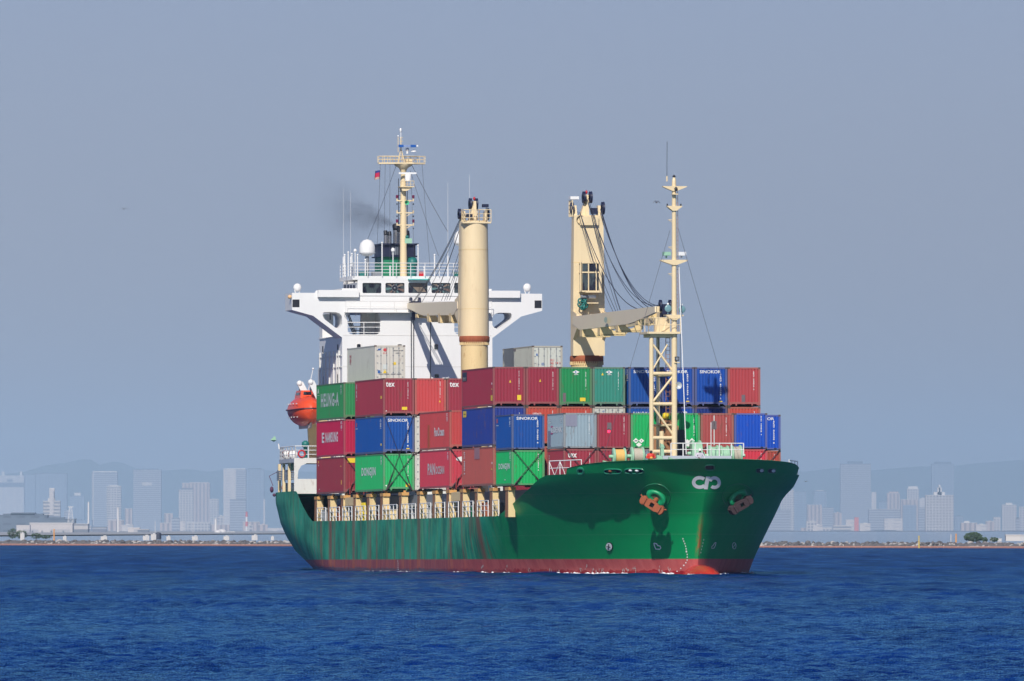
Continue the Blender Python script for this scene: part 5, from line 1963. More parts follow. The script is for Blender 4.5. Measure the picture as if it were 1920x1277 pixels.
# ------------------------------------------------------------------ deck cranes
def crane(X, Yc, name_label, z_ring, z_top, r_low, r_up, jib_dir, jib_len, z_pivot, z_tip, cab, rail_top):
    b = MB()
    b.tube((X, Yc, 3.95), (X, Yc, z_ring - .12), r_low, 0, 40)
    root = part(b, "deck_crane", [CREAMW])
    root['label'] = name_label
    b = MB()
    b.lathe([(r_low, -.3), (r_up + .06, -.12), (r_up + .06, .2), (r_up, .28)], (X, Yc, z_ring), n=40)
    for i in range(44):
        a = 2 * pi * i / 44
        p = Vector((X + (r_low + .05) * cos(a), Yc + (r_low + .05) * sin(a), z_ring - .32))
        b.box(p.x - .035, p.x + .035, p.y - .035, p.y + .035, p.z - .1, p.z + .15, 1)
    part(b, "slewing_ring", [RUST, CREAMW], root)
    # tower: round front with flat flanks on the jib side
    b = MB()
    d = jib_dir
    prof = [(r_up * cos(a) * -d * 1.0, r_up * sin(a)) for a in [(-90 + 180 * i / 20) * pi / 180 for i in range(21)]]
    box = [(d * r_up * .75, r_up), (d * r_up * .75, -r_up)]
    poly = prof + box
    rows = [(z_ring + .26, 1.0), (z_pivot + 1.5, 1.0), (z_top - .2, .93), (z_top, .93)]
    nn = len(poly)
    vs = []
    for z, s in rows:
        vs += [(X + p[0] * s, Yc + p[1] * s, z) for p in poly]
    fs = []
    for j in range(len(rows) - 1):
        for i in range(nn):
            fs.append((j * nn + i, j * nn + (i + 1) % nn, (j + 1) * nn + (i + 1) % nn, (j + 1) * nn + i))
    b.add(vs, fs, 0, False)
    b.add([vs[i] for i in range(-nn, 0)], [tuple(range(nn))], 0)
    # cheek plates for the jib heel
    for s in (-1, 1):
        b.hexa([(X + d * .6, Yc + s * (r_up + .02), z_pivot - 1.3), (X + d * 2.3, Yc + s * (r_up + .02), z_pivot - .4), (X + d * 2.3, Yc + s * (r_up - .2), z_pivot - .4), (X + d * .6, Yc + s * (r_up - .2), z_pivot - 1.3)],
               [(X + d * .2, Yc + s * (r_up + .02), z_pivot + 1.1), (X + d * 2.2, Yc + s * (r_up + .02), z_pivot + .7), (X + d * 2.2, Yc + s * (r_up - .2), z_pivot + .7), (X + d * .2, Yc + s * (r_up - .2), z_pivot + 1.1)])
    part(b, "tower", [CREAM], root)
    b = MB()
    for z in (z_ring + 2.4, z_pivot + 2.2, z_pivot + 4.6):
        b.add([(X + p[0] * 1.006 * (1 if z < z_pivot + 1.5 else .965), Yc + p[1] * 1.006 * (1 if z < z_pivot + 1.5 else .965), z + h) for h in (-.03, .03) for p in poly], [(i, (i + 1) % nn, nn + (i + 1) % nn, nn + i) for i in range(nn)])
    part(b, "weld_seam", [CREAMW], root)
    # head: three sheave posts, sheaves, small platform rails
    b = MB()
    zt = z_top
    for s, h in ((-.85, .75), (.85, .75), (0, 1.55)):
        y = Yc + s * r_up * .9
        b.hexa([(X - .5, y - .12, zt - .1), (X + .5, y - .12, zt - .1), (X + .5, y + .12, zt - .1), (X - .5, y + .12, zt - .1)],
               [(X - .2, y - .10, zt + h), (X + .25, y - .10, zt + h), (X + .25, y + .10, zt + h), (X - .2, y + .10, zt + h)])
    b.hexa([(X - .3, Yc - .5, zt), (X + .3, Yc - .5, zt), (X + .3, Yc + .1, zt), (X - .3, Yc + .1, zt)], [(X - .2, Yc - .1, zt + 1.3), (X + .2, Yc - .1, zt + 1.3), (X + .2, Yc + .1, zt + 1.3), (X - .2, Yc + .1, zt + 1.3)])
    part(b, "sheave_post", [CREAM], root)
    for s, h, r in ((-.98, .55, .42), (.98, .55, .48), (-.22, 1.35, .45), (.2, 1.35, .45)):
        b = MB()
        y = Yc + s * r_up
        b.lathe([(r * .4, -.07), (r, -.09), (r, -.04), (r * .9, 0), (r, .04), (r, .09), (r * .4, .07), (0, .07)], (X + d * .35, y, zt + h), 'Y', 22)
        part(b, "sheave", [NAVY], root)
    b = MB()
    b.ball((X, Yc, zt + 1.75), .1, 1, 8, (1, 1, 1.5))
    if rail_top:
        for (y0, y1) in ((Yc - r_up * .9, Yc - .12), (Yc + .2, Yc + r_up)):
            rail(b, [(X + 1.05, y0, zt - .1), (X + 1.05, y1, zt - .1)], .95, 3, .6, .025, .035)
            rail(b, [(X + 1.05, y0, zt - .1), (X - .6, y0, zt - .1)], .95, 3, .8, .025, .035)
        b.box(X + .2, X + 1.1, Yc - r_up, Yc + r_up, zt - .22, zt - .1)
        b.box(X + .3, X + .9, Yc - .75, Yc - .3, zt + .25, zt + .5, 2)
        b.box(X + .3, X + .8, Yc + .55, Yc + 1.0, zt + 1.05, zt + 1.3, 2)
        b.tube((X + .55, Yc + .9, zt), (X + .55, Yc + .9, zt + 1.05), .03, 0, 5)
    else:
        rail(b, [(X - .6, Yc - r_up, zt - .1), (X + .7, Yc - r_up, zt - .1)], 1.2, 4, .5, .03, .04)
        b.box(X - .3, X + .4, Yc - r_up - .1, Yc - r_up + .55, zt + 1.2, zt + 1.42, 3)
        b.box(X + .8, X + 1.1, Yc - .7, Yc + .7, zt - .75, zt - .1, 0)
        b.lathe([(.32, -.1), (.32, .1)], (X + .9, Yc - .62, zt - .35), 'X', 16, 2)
        b.box(X + .3, X + .7, Yc + .25, Yc + .7, zt + .1, zt + .55, 2)
    part(b, "head_platform", [CREAM, RED, NAVY, WHITE], root)
    # twin girder jib
    b = MB()
    x0 = X + d * .9
    n = 12
    hh = []
    for i in range(n + 1):
        t = i / n
        x = x0 + d * jib_len * t
        zt_ = z_pivot + .55 + (z_tip + .3 - z_pivot - .55) * t
        if t < .08: dep = .55 + .5 * t / .08
        elif t < .7: dep = 1.05
        else: dep = 1.05 - .62 * (t - .7) / .3
        ys = 1.16 - .52 * t
        hh.append((x, zt_, dep, ys))
    for s in (-1, 1):
        for (xa, za, da, ya_), (xb, zb_, db, yb_) in zip(hh[:-1], hh[1:]):
            b.hexa([(xa, Yc + s * ya_ * r_up / 1.1, za - da), (xb, Yc + s * yb_ * r_up / 1.1, zb_ - db), (xb, Yc + s * (yb_ * r_up / 1.1 - .26), zb_ - db), (xa, Yc + s * (ya_ * r_up / 1.1 - .26), za - da)],
                   [(xa, Yc + s * ya_ * r_up / 1.1, za), (xb, Yc + s * yb_ * r_up / 1.1, zb_), (xb, Yc + s * (yb_ * r_up / 1.1 - .26), zb_), (xa, Yc + s * (ya_ * r_up / 1.1 - .26), za)])
    jib = part(b, "jib", [paint("jib cream skylit", (.86, .73, .52, 1), .5, .05)], root)  # paler copy of the crane cream, skylight fill put into the colour
    # deep cross frames with round lightening holes, between the girders
    for t, dp in ((.12, 1.55), (.34, 1.6), (.56, 1.5), (.8, 1.15)):
        b = MB()
        x = x0 + d * jib_len * t
        zt_ = z_pivot + .55 + (z_tip + .3 - z_pivot - .55) * t
        w = (1.16 - .52 * t) * r_up / 1.1 - .02
        hole = [(Yc + w * .42 * cos(a), zt_ - .95 + .34 * sin(a)) for a in [i * pi / 8 for i in range(16)]]
        vs_, fs_ = plate([(Yc - w, zt_ - dp), (Yc + w * .8, zt_ - dp), (Yc + w, zt_ - dp + .2), (Yc + w, zt_ - .25), (Yc - w, zt_ - .25)], [hole], .1)
        b.add([(x + v.z, v.x, v.y) for v in vs_], fs_)
        b.box(x - .9, x + .05, Yc - w, Yc + w * .8, zt_ - dp - .06, zt_ - dp + .06)
        b.hexa([(x - .9, Yc - w - .02, zt_ - dp), (x + .06, Yc - w - .02, zt_ - dp), (x + .06, Yc - w + .1, zt_ - dp), (x - .9, Yc - w + .1, zt_ - dp)],
               [(x - .9, Yc - w - .02, zt_ - .9), (x + .06, Yc - w - .02, zt_ - .9), (x + .06, Yc - w + .1, zt_ - .9), (x - .9, Yc - w + .1, zt_ - .9)])
        part(b, "jib_cross_frame", [CREAMW], root)
    xt = x0 + d * jib_len
    b = MB()
    b.box(xt - d * .7, xt + d * .35, Yc - .62, Yc + .62, z_tip - .15, z_tip + .28, 0)
    b.box(xt - d * .2, xt + d * .7, Yc - .28, Yc + .28, z_tip - .3, z_tip + .45, 1)
    for s in (-.35, .35):
        b.lathe([(.15, -.08), (.42, -.08), (.42, .08), (.15, .08)], (xt + d * .3, Yc + s, z_tip + .35), 'Y', 18, 1)
    b.line([(xt, Yc - .2, z_tip - .3), (xt + .1, Yc - .2, z_tip - 1.1)], .14, 1, 8)
    b.line([(xt, Yc + .3, z_tip - .3), (xt - .1, Yc + .3, z_tip - .9)], .1, 1, 8)
    part(b, "jib_head", [CREAM, NAVY], root)
    return root


C1X, C1Y = 14.75, fr(14.75, 890, 0).y
C2X, C2Y = 59.3, fr(59.3, 1100.5, 0).y
z1 = lambda py: fr(C1X, 890, py).z
z2 = lambda py: fr(C2X, 1100, py).z
cr1 = crane(C1X, C1Y, "cream crane column standing between the aft stacks", z1(637), z1(414), 1.07, 1.14, -1, 24.2, z1(578), fr(-10.4, 770, 575).z, False, True)
cr2 = crane(C2X, C2Y, "cream crane column with operator cab behind the bow stacks", z2(674), z2(404), 1.18, 1.20, 1, 27.5, z2(608), fr(88.0, 1235, 582).z, True, False)
# operator cab on the forward crane
b = MB()
q0, q1 = fr(C2X + 1.25, 1089, 546), fr(C2X + 1.25, 1119.5, 492)
b.box(C2X + .3, C2X + 2.0, q0.y, q1.y, q0.z, q1.z, 0)
cab = part(b, "operator_cab", [GLASS], cr2)
b = MB()
xs = C2X + 2.0
for px in (1089, 1104, 1118.5):
    y = fr(xs, px, 0).y
    b.box(xs - .03, xs + .05, y - .04, y + .04, q0.z, q1.z)
for py in (492.5, 510.5, 546):
    z = fr(xs, 1100, py).z
    b.box(xs - .03, xs + .07, q0.y - .05, q1.y + .05, z - .05, z + .05)
    b.box(C2X + .9, xs, q0.y - .05, q0.y + .02, z - .05, z + .05)
b.box(C2X + .5, xs + .25, q0.y + .2, q1.y + .2, q0.z - .12, q0.z)
b.box(C2X + .5, xs + .1, q1.y, q1.y + .2, q0.z - .1, q1.z, 0)
part(b, "cab_frame", [CREAM, RUST_SHADE], cr2)
b = MB()
for px in (1097, 1110):
    p = fr(C2X + 1.6, px, 556)
    b.tube((p.x, p.y - .3, p.z), (p.x, p.y + .3, p.z), .15, 0 if px == 1110 else 1, 10)
b.box(C2X + 1.0, C2X + 1.8, fr(C2X + 1.4, 1100, 0).y, fr(C2X + 1.4, 1121, 0).y, fr(C2X, 0, 566).z, fr(C2X, 0, 564).z, 2)
part(b, "cab_floodlight", [WHITE, GREY, CREAM], cr2)
b = MB()
r_ = random.Random(4)
p = fr(C2X + 1.45, 1093.5, 569)
for i in range(10):
    a = r_.uniform(0, 6.28)
    q = p + Vector((r_.uniform(-.1, .15), .18 * cos(a), .3 * sin(a)))
    b.lathe([(.2, -.06), (.26, 0), (.2, .06), (.14, 0), (.2, -.06)], q, 'X' if i % 2 else 'Y', 10)
part(b, "rope_coil", [TEAL], cr2)
b = MB()
for s in (0, .42):
    y = fr(C2X + 1.2, 1123.5, 0).y + s
    b.tube((C2X + .9, y, fr(C2X, 0, 583).z), (C2X + .9, y, fr(C2X, 0, 520).z), .03, 0, 5)
for i in range(9):
    z = fr(C2X, 0, 583 - i * 7.6).z
    b.tube((C2X + .9, y - .42, z), (C2X + .9, y, z), .025, 0, 5)
part(b, "tower_ladder", [CREAM], cr2)
# small painted marks on the jibs and towers
for (Y_, X_, z_, r__) in ((None, None, None, None),):
    pass
b = MB()
def jib_text(b, s, px0, px1, py0, py1, Y, m=0):
    g, fs = text(s)
    a_, c_ = sdp(Y, px0, py1), sdp(Y, px1, py0)
    b.add([(a_.x + (c_.x - a_.x) * u, Y - .012, a_.z + (c_.z - a_.z) * v) for u, v in g], fs, m)


JY2 = C2Y - (1.16 - .1) * 1.20 / 1.1 - .07
vs, fs = [], []
p = sdp(JY2, 1136.5, 601)
for i in range(16):
    vs.append((p.x + .6 * cos(i * pi / 8), JY2 - .01, p.z + .22 * sin(i * pi / 8) + .05))
b.add(vs, [tuple(range(16))], 0)
part(b, "maker_mark", [paint("faint pale green", (.45, .55, .42, 1), .5)], cr2)

# wire ropes from the tower heads to the jibs
def wires(lst, root):
    for (X0, px0, py0, X1, px1, py1, sag, r) in lst:
        b = MB()
        b.line(lashed(fr(X0, px0, py0), fr(X1, px1, py1), sag, 18), r * .62, 0, 5)
        part(b, "hoist_wire", [CABLE], root)


XT2, XT1 = 86.8, -9.3
wires([(C2X + .6, 1126.5, 392, XT2, 1257, 570, 2.6, .045), (C2X + .6, 1127.5, 390, XT2, 1260, 571, 2.9, .045), (C2X + .6, 1102, 374, XT2, 1236, 572, 2.2, .04),
       (C2X + .6, 1088, 398, XT2, 1233, 574, 2.6, .05), (C2X + .6, 1126, 398, XT2, 1234, 573, 1.6, .04), (C2X + .6, 1104, 372, 78, 1208, 578, 1.4, .035),
       (C2X + .6, 1084, 396, 68, 1150, 584, .5, .03), (C2X + .6, 1090, 402, 68, 1155, 583, .4, .03), (C2X + .6, 1104, 380, 68, 1159, 582, .4, .03),
       (C2X + .6, 1108, 385, 68, 1163, 581, .3, .03), (C2X + .6, 1112, 390, 68, 1164, 581, .3, .03)], cr2)
wires([(C1X - .5, 866, 404, XT1, 772, 569, .5, .045), (C1X - .5, 868, 404, XT1, 775, 568, .5, .045), (C1X - .5, 866, 412, XT1 + 4, 792, 566, .3, .03),
       (C1X - .5, 866, 418, XT1 + 9, 812, 565, .3, .05), (C1X - .5, 884, 400, XT1 + 13, 828, 564, .3, .03), (C1X - .5, 888, 400, XT1 + 15, 834, 563.5, .3, .03),
       (C1X - .5, 890, 400, XT1 + 16, 838, 563, .3, .03), (C1X - .5, 892, 400, XT1 + 17, 843, 563, .3, .03)], cr1)

# ------------------------------------------------------------------ foremast
XO = 91.0
g = lambda px, py, X=XO: fr(X, px, py)
yL, yR = g(1221.8, 0).y, g(1264.8, 0).y
zdk = 6.9
zpl = g(1240, 632).z
b = MB()
b.tube((XO, yR, zdk), (XO, yR, g(0, 592).z), .205, 0, 20)
b.tube((XO, yR, g(0, 592).z), (XO, yR, g(0, 480).z), .19, 0, 20, .175)
b.tube((XO, yR, g(0, 480).z), (XO, yR, g(0, 334).z), .175, 0, 20, .15)
b.lathe([(.15, 0), (.13, .22), (.05, .36), (.03, .36)], (XO, yR, g(0, 334).z), n=14)
b.tube((XO, yL, zdk), (XO, yL, zpl), .16, 0, 16)
b.tube((XO - 2.2, (yL + yR) / 2 + .1, zdk), (XO - 2.2, (yL + yR) / 2 + .1, zpl), .13, 0, 14)
for py in (700.5, 757.5, 821, 846.5):
    b.tube(g(1222, py), g(1264, py), .13, 0, 12)
for py in (795, 700):
    q = g(0, py).z
    b.tube((XO, yL, q), (XO - 2.2, (yL + yR) / 2 + .1, q), .09, 0, 10)
    b.tube((XO, yR, q), (XO - 2.2, (yL + yR) / 2 + .1, q), .09, 0, 10)
for (a_, c_) in (((1225, 646), (1262, 696)), ((1225, 692), (1252, 646)), ((1225, 753), (1262, 706)), ((1225, 763), (1262, 815))):
    b.tube(g(*a_), g(*c_), .085 if a_[1] != 692 else .06, 0, 10)
fm = part(b, "foremast", [CREAM])
b = MB()
y0, y1 = g(1212, 0).y, g(1274, 0).y
z0_, z1_ = g(0, 622).z, g(0, 618).z
b.box(XO - 2.4, XO + .5, y0, y1, z0_, z1_)
b.box(XO - .05, XO + .05, yL - .1, yR - .2, zpl, z0_)
b.box(XO - 2.3, XO - 2.2, yL - .1, yR + .2, zpl, z0_)
rail(b, [(XO + .45, y0 + .1, z1_), (XO + .45, y1, z1_)], .98, 2, .85, .025, .03)
rail(b, [(XO + .45, y0 + .1, z1_), (XO - 2.3, y0 + .1, z1_)], .98, 2, 1.2, .025, .03)
b.hexa([(XO - .6, g(1250, 0).y, z1_), (XO - .3, g(1258, 0).y, z1_), (XO - .7, g(1258, 0).y, z1_), (XO - .7, g(1244, 0).y, z1_)],
       [(XO - .6, g(1253, 0).y, g(0, 596).z), (XO - .3, g(1257, 0).y, g(0, 590).z), (XO - .7, g(1257, 0).y, g(0, 590).z), (XO - .7, g(1252, 0).y, g(0, 596).z)])
part(b, "mast_platform", [CREAM], fm)
b = MB()     # jib rest cradle on the mast
zc = g(0, 590).z
b.box(XO - 1.6, XO - 1.0, g(1228, 0, XO - 1.3).y, g(1250, 0, XO - 1.3).y, z1_, zc)
part(b, "jib_rest", [CREAM], fm)
for (py, xa, xb, th) in ((588, 1249, 1281, .09), (484, 1238.5, 1289, .10), (381, 1251, 1279, .07), (343.5, 1243, 1288, .07)):
    b = MB()
    z = g(0, py).z
    ya_, yb_ = g(xa, 0).y, g(xb, 0).y
    b.prism([(ya_, z + th), (ya_, z + .02), (yR - .15, z - .28), (yR + .15, z - .28), (yb_, z + .02), (yb_, z + th)], lambda p: (XO - .2, p[0], p[1]), lambda p: (XO + .25, p[0], p[1]))
    part(b, "mast_yard", [CREAM], fm)
for (px, py, w, mat) in ((1250, 476, .55, GREENL), (1278.5, 476, .55, WHITE)):
    b = MB()
    p = g(px, py)
    b.box(p.x - .1, p.x + .35, p.y - w / 2, p.y + w / 2, p.z - .12, p.z + .14)
    b.box(p.x - .05, p.x + .1, p.y - .05, p.y + .05, p.z - .3, p.z - .1)
    part(b, "mast_floodlight", [mat], fm)
for (px, py, yaw) in ((1253, 578.5, -.3), (1279, 580, .5)):
    b = MB()
    p = g(px, py)
    b.lathe([(.0, -.35), (.16, -.3), (.26, .1), (.24, .12), (.0, .1)], p, 'X', 18)
    b.tube(p, p + Vector((0, 0, -.4)), .04, 0, 6)
    b.ball(p + Vector((0, 0, .32)), .09, 1, 8)
    part(b, "mast_spotlight", [paint("spot teal grey", (.18, .33, .36, 1), .3), PMARK], fm)
b = MB()
p = g(1271.5, 723)
b.lathe([(.05, -.4), (.08, -.1), (.22, .18), (.27, .2), (.25, .2), (.07, 0), (0, 0)], p, 'X', 20)
part(b, "loudspeaker", [paint("speaker grey", (.5, .53, .56, 1), .4)], fm)
b = MB()
p = g(1268.5, 673)
b.box(p.x + .1, p.x + .3, p.y - .16, p.y + .16, p.z - .14, p.z + .16)
b.box(p.x + .3, p.x + .31, p.y - .1, p.y + .1, p.z - .08, p.z + .1, 1)
b.box(p.x - .1, p.x + .3, p.y - .2, p.y + .2, p.z - .3, p.z - .24, 2)
part(b, "mast_floodlight", [DARK, GREY, CREAM], fm)
b = MB()
b.lathe([(.06, 0), (.06, .2), (.14, .25), (.03, .38)], (XO, yR, g(0, 330).z), n=12)
b.box(XO + .12, XO + .45, yR - .22, yR + .22, g(0, 358).z, g(0, 356).z, 1)
b.lathe([(.1, 0), (.12, .2), (.04, .3)], (XO + .3, yR + .08, g(0, 351).z), n=10)
for s in (-1, 1):
    b.tube((XO, yR + s * .5, g(0, 381).z), (XO, yR + s * .5, g(0, 375).z), .05, 0, 8)
part(b, "masthead_lamp", [DARK, CREAM], fm)
b = MB()
p = g(1251.5, 340)
b.tube(p, g(1251.5, 330), .06, 1, 6)
b.tube(g(1251.5, 330), g(1252, 265), .02, 0, 5)
part(b, "whip_aerial", [CABLE, CREAM], fm)
b = MB()
yl = g(1255.5, 0).y
for s in (0, .3):
    b.tube((XO - 1.2, yl + s, zdk), (XO - 1.2, yl + s, zpl), .028, 0, 5)
z = zdk
while z < zpl:
    b.tube((XO - 1.2, yl, z), (XO - 1.2, yl + .3, z), .02, 0, 4)
    z += .3
for s in (-.09, .09):
    b.tube((XO - .2, yR + .25 + s, z1_), (XO - .2, yR + .22 + s, g(0, 340).z), .02, 0, 4)
z = z1_
while z < g(0, 345).z:
    b.tube((XO - .2, yR + .14, z), (XO - .2, yR + .34, z), .016, 0, 4)
    z += .3
part(b, "mast_ladder", [RUST_SHADE], fm)
for (py) in (391, 412, 463, 513):
    b = MB()
    p = g(1264.8, py)
    b.tube((p.x, p.y - .42, p.z), (p.x, p.y + .1, p.z), .025, 0, 5)
    b.tube((p.x, p.y - .42, p.z), (p.x, p.y - .1, p.z - .2), .02, 0, 5)
    part(b, "mast_step", [CREAM], fm)
# stays
for (a_, c_, r, mt) in (((1272, 427, XO), (1370, 765, 98.0), .014, CABLE), ((1257, 432, XO), (1131, 860, 96.0), .014, CABLE), ((1274, 500, XO), (1287, 852, 94), .035, WHITE),
                        ((1276, 590, XO), (1276, 700, XO), .02, CABLE), ((1235, 633, XO - 2), (1236, 700, XO - 2), .02, CABLE)):
    b = MB()
    b.line(lashed(fr(a_[2], a_[0], a_[1]), fr(c_[2], c_[0], c_[1]), .05, 6), r, 0, 5)
    part(b, "mast_stay", [mt])

# ------------------------------------------------------------------ forecastle gear
b = MB()
X_ = 94.0
y0, y1 = fr(X_, 1243, 0).y, fr(X_, 1372, 0).y
zt = fr(X_, 0, 853).z
b.box(X_ - 3.5, X_, y0, y1, 6.9, zt)
part(b, "bosun_store", [paint("store grey", (.5, .54, .60, 1), .5, .06)])
b = MB()
y0, y1 = fr(X_, 1259, 0).y, fr(X_, 1395, 0).y
rail(b, [(X_ - .1, y0, zt), (X_ - .1, y1, zt)], .9, 2, .95, .028, .045)
b.tube(fr(X_, 1333.5, 855), fr(X_, 1333.5, 792), .03, 0, 6)
part(b, "store_railing", [WHITE])


def winch(px0, px1, py, X, r, rope, fl=.2, label=None):
    """rope drum between two discs, axle athwart, on a small bed"""
    p, q = fr(X, px0, py), fr(X, px1, py)
    zc_ = max(p.z, 6.9 + r + .1)
    b = MB()
    for y in (p.y, q.y):
        b.lathe([(0, -.05), (r, -.05), (r, .05), (0, .05)], (X, y, zc_), 'Y', 24)
        b.hexa([(X - .4, y - .08, 6.85), (X + .4, y - .08, 6.85), (X + .4, y + .08, 6.85), (X - .4, y + .08, 6.85)],
               [(X - .12, y - .08, zc_ + .1), (X + .12, y - .08, zc_ + .1), (X + .12, y + .08, zc_ + .1), (X - .12, y + .08, zc_ + .1)])
    b.tube((X, p.y - .35, zc_), (X, q.y + .35, zc_), .12, 0, 12)
    o = part(b, "mooring_winch", [GREENL])
    b = MB()
    n = max(6, int((q.y - p.y) / .075))
    prof = []
    for i in range(n * 2 + 1):
        prof.append((r * (.86 if i % 2 else .80), p.y + .06 + (q.y - p.y - .12) * i / (n * 2)))
    b.lathe([(a_, h_) for a_, h_ in prof], (X, 0, zc_), 'Y', 22)
    part(b, "rope_drum", [rope], o)


winch(1151, 1171, 856, 95.2, .62, ROPEO)
winch(1185, 1205, 855, 95.8, .66, ROPEG)
winch(1330, 1345, 854, 91.5, .75, GREENL)
winch(1352, 1364, 854, 91.0, .72, GREENL)
winch(1372, 1388, 854, 90.6, .76, ROPEG)
winch(1298, 1312, 850, 90.8, .95, GREENL)
for (px, w, z1__, mat, X__) in ((1137, .5, 7.9, GREENL, 95.0), (1147, .35, 7.75, GREENL, 95.6), (1173, .2, 8.45, GREENL, 95.4), (1178.5, .3, 7.85, GREENL, 96), (1206.5, .18, 8.45, GREENL, 96), (1213, .3, 7.8, GREENL, 96.4),
                                (1236.5, .4, 8.3, GREENL, 95.8), (1241.5, .24, 9.15, GREENL, 93.5), (1408, .6, 7.85, GREENL, 92), (1258, .3, 8.15, GREENL, 95), (1120, .8, 7.65, ROPEO, 94.6), (1131, .5, 7.7, TEAL, 95.1)):
    p = fr(X__, px, 0)
    b = MB()
    if mat in (ROPEO, TEAL):
        b.lathe([(0, z1__), (w * .6, z1__ - .1), (w, 7.2), (w, 6.9)], (p.x, p.y, 0), n=14)
    else:
        b.hexa([(p.x - .2, p.y - w / 2, 6.9), (p.x + .2, p.y - w / 2, 6.9), (p.x + .2, p.y + w / 2, 6.9), (p.x - .2, p.y + w / 2, 6.9)],
               [(p.x - .15, p.y - w / 2, z1__), (p.x + .15, p.y - w / 2, z1__), (p.x + .15, p.y + w / 2, z1__ - .12), (p.x - .15, p.y + w / 2, z1__ - .12)])
        b.box(p.x - .18, p.x + .18, p.y - w / 2 - .05, p.y + w / 2 + .05, z1__ - .32, z1__ - .24)
    part(b, "mooring_fitting", [mat])
p0 = fr(93, 1232, 0)
b = MB()   # deck crane stub and cargo gear between the mast legs
b.tube((XO - 1.0, fr(XO - 1, 1241, 0).y, 6.9), (XO - 1.0, fr(XO - 1, 1241, 0).y, fr(XO, 0, 806).z), .17, 0, 12)
part(b, "vent_post", [CREAM])
b = MB()
q = fr(XO - 2.6, 1249, 780)
b.lathe([(0, -.25), (.2, -.2), (.26, 0), (.2, .2), (0, .25)], q, 'Y', 14)
b.lathe([(0, -.3), (.12, -.2), (.14, 0), (.1, .2), (0, .25)], q + Vector((0, -.45, -.2)), 'Y', 12)
b.box(q.x - .3, q.x, q.y - .6, q.y + .5, q.z - .75, q.z - .28, 1)
b.box(q.x - .3, q.x, q.y - .85, q.y - .55, q.z + .0, q.z + .3, 2)
b.box(q.x - .5, q.x - .3, q.y - .95, q.y + 1.0, q.z - 3.2, q.z - .7, 1)
part(b, "windlass_motor", [YELL, RUST_SHADE, GREEND])
b = MB()
q = fr(XO - 3.0, 1280, 815)
b.hexa([(q.x - .3, q.y - .9, 6.9), (q.x + .3, q.y - .9, 6.9), (q.x + .3, q.y + .4, 6.9), (q.x - .3, q.y + .4, 6.9)],
       [(q.x - .2, q.y - .5, 10.2), (q.x + .2, q.y - .5, 10.2), (q.x + .2, q.y + .1, 10.2), (q.x - .2, q.y + .1, 10.2)])
part(b, "stowed_grab", [DARK])
# white trellis rail where the side deck meets the forecastle
for s in (-1, 1):
    b = MB()
    a_, c_ = Vector((90.1, s * (half(90.1, 6.9) - .12), 6.85)), Vector((94.2, s * (half(94.2, 6.9) - .35), 6.9))
    rail(b, [a_, c_], 1.05, 2, 1.3, .03, .035)
    for i in range(3):
        p, q = a_.lerp(c_, i / 6), a_.lerp(c_, (i + 1) / 6)
        b.tube(p + Vector((0, 0, 0 if i % 2 else 1)), q + Vector((0, 0, 1 if i % 2 else 0)), .022, 0, 5)
    part(b, "trellis_railing", [WHITE])

# ================================================================== CONTAINERS
CW = 2.438
C = {
    'maroon': (165, 56, 80), 'texmar': (168, 62, 82), 'red': (217, 92, 92), 'hgreen': (58, 146, 96), 'magenta': (196, 22, 86), 'dkmar': (156, 60, 76), 'blue': (0, 96, 168),
    'dgreen': (46, 192, 125), 'panred': (208, 88, 88), 'rose': (214, 78, 98), 'brown': (190, 108, 96), 'navy': (40, 70, 150), 'rust': (206, 96, 76), 'kgreen': (28, 150, 98),
    'tgreen': (66, 150, 130), 'sblue': (0, 92, 176), 'coral': (194, 84, 88), 'grey': (158, 178, 190), 'bgreen': (20, 188, 118), 'umber': (184, 98, 94), 'royal': (0, 96, 202),
    'scarlet': (226, 68, 92), 'dbrown': (190, 88, 72), 'slate': (140, 150, 165), 'white': (226, 222, 210), 'dull': (215, 218, 206), 'dkblue': (22, 60, 130)}


def cmat(c):
    r, g_, b_, _ = lin(*C[c], k=.84)
    m_ = max(r, g_, b_)
    sat = lambda v: v * (1 if v > .6 * m_ or c in ('white', 'dull', 'grey', 'slate') else .72)
    return paint("box " + c, (sat(r), sat(g_), sat(b_), 1), .55, .13, .22 if c not in ('white', 'royal', 'sblue', 'blue', 'magenta') else .04, rustcol=(.16, .075, .05, 1))


def fmat(c):
    r, g_, b_, _ = lin(*C[c], k=.85)
    br = (.22, .13, .08)
    m_ = .38 if c not in ('white',) else .12
    return paint("frame " + c, (r * (1 - m_) + br[0] * m_, g_ * (1 - m_) + br[1] * m_, b_ * (1 - m_) + br[2] * m_, 1), .6, .15, .15)


_cm = {}


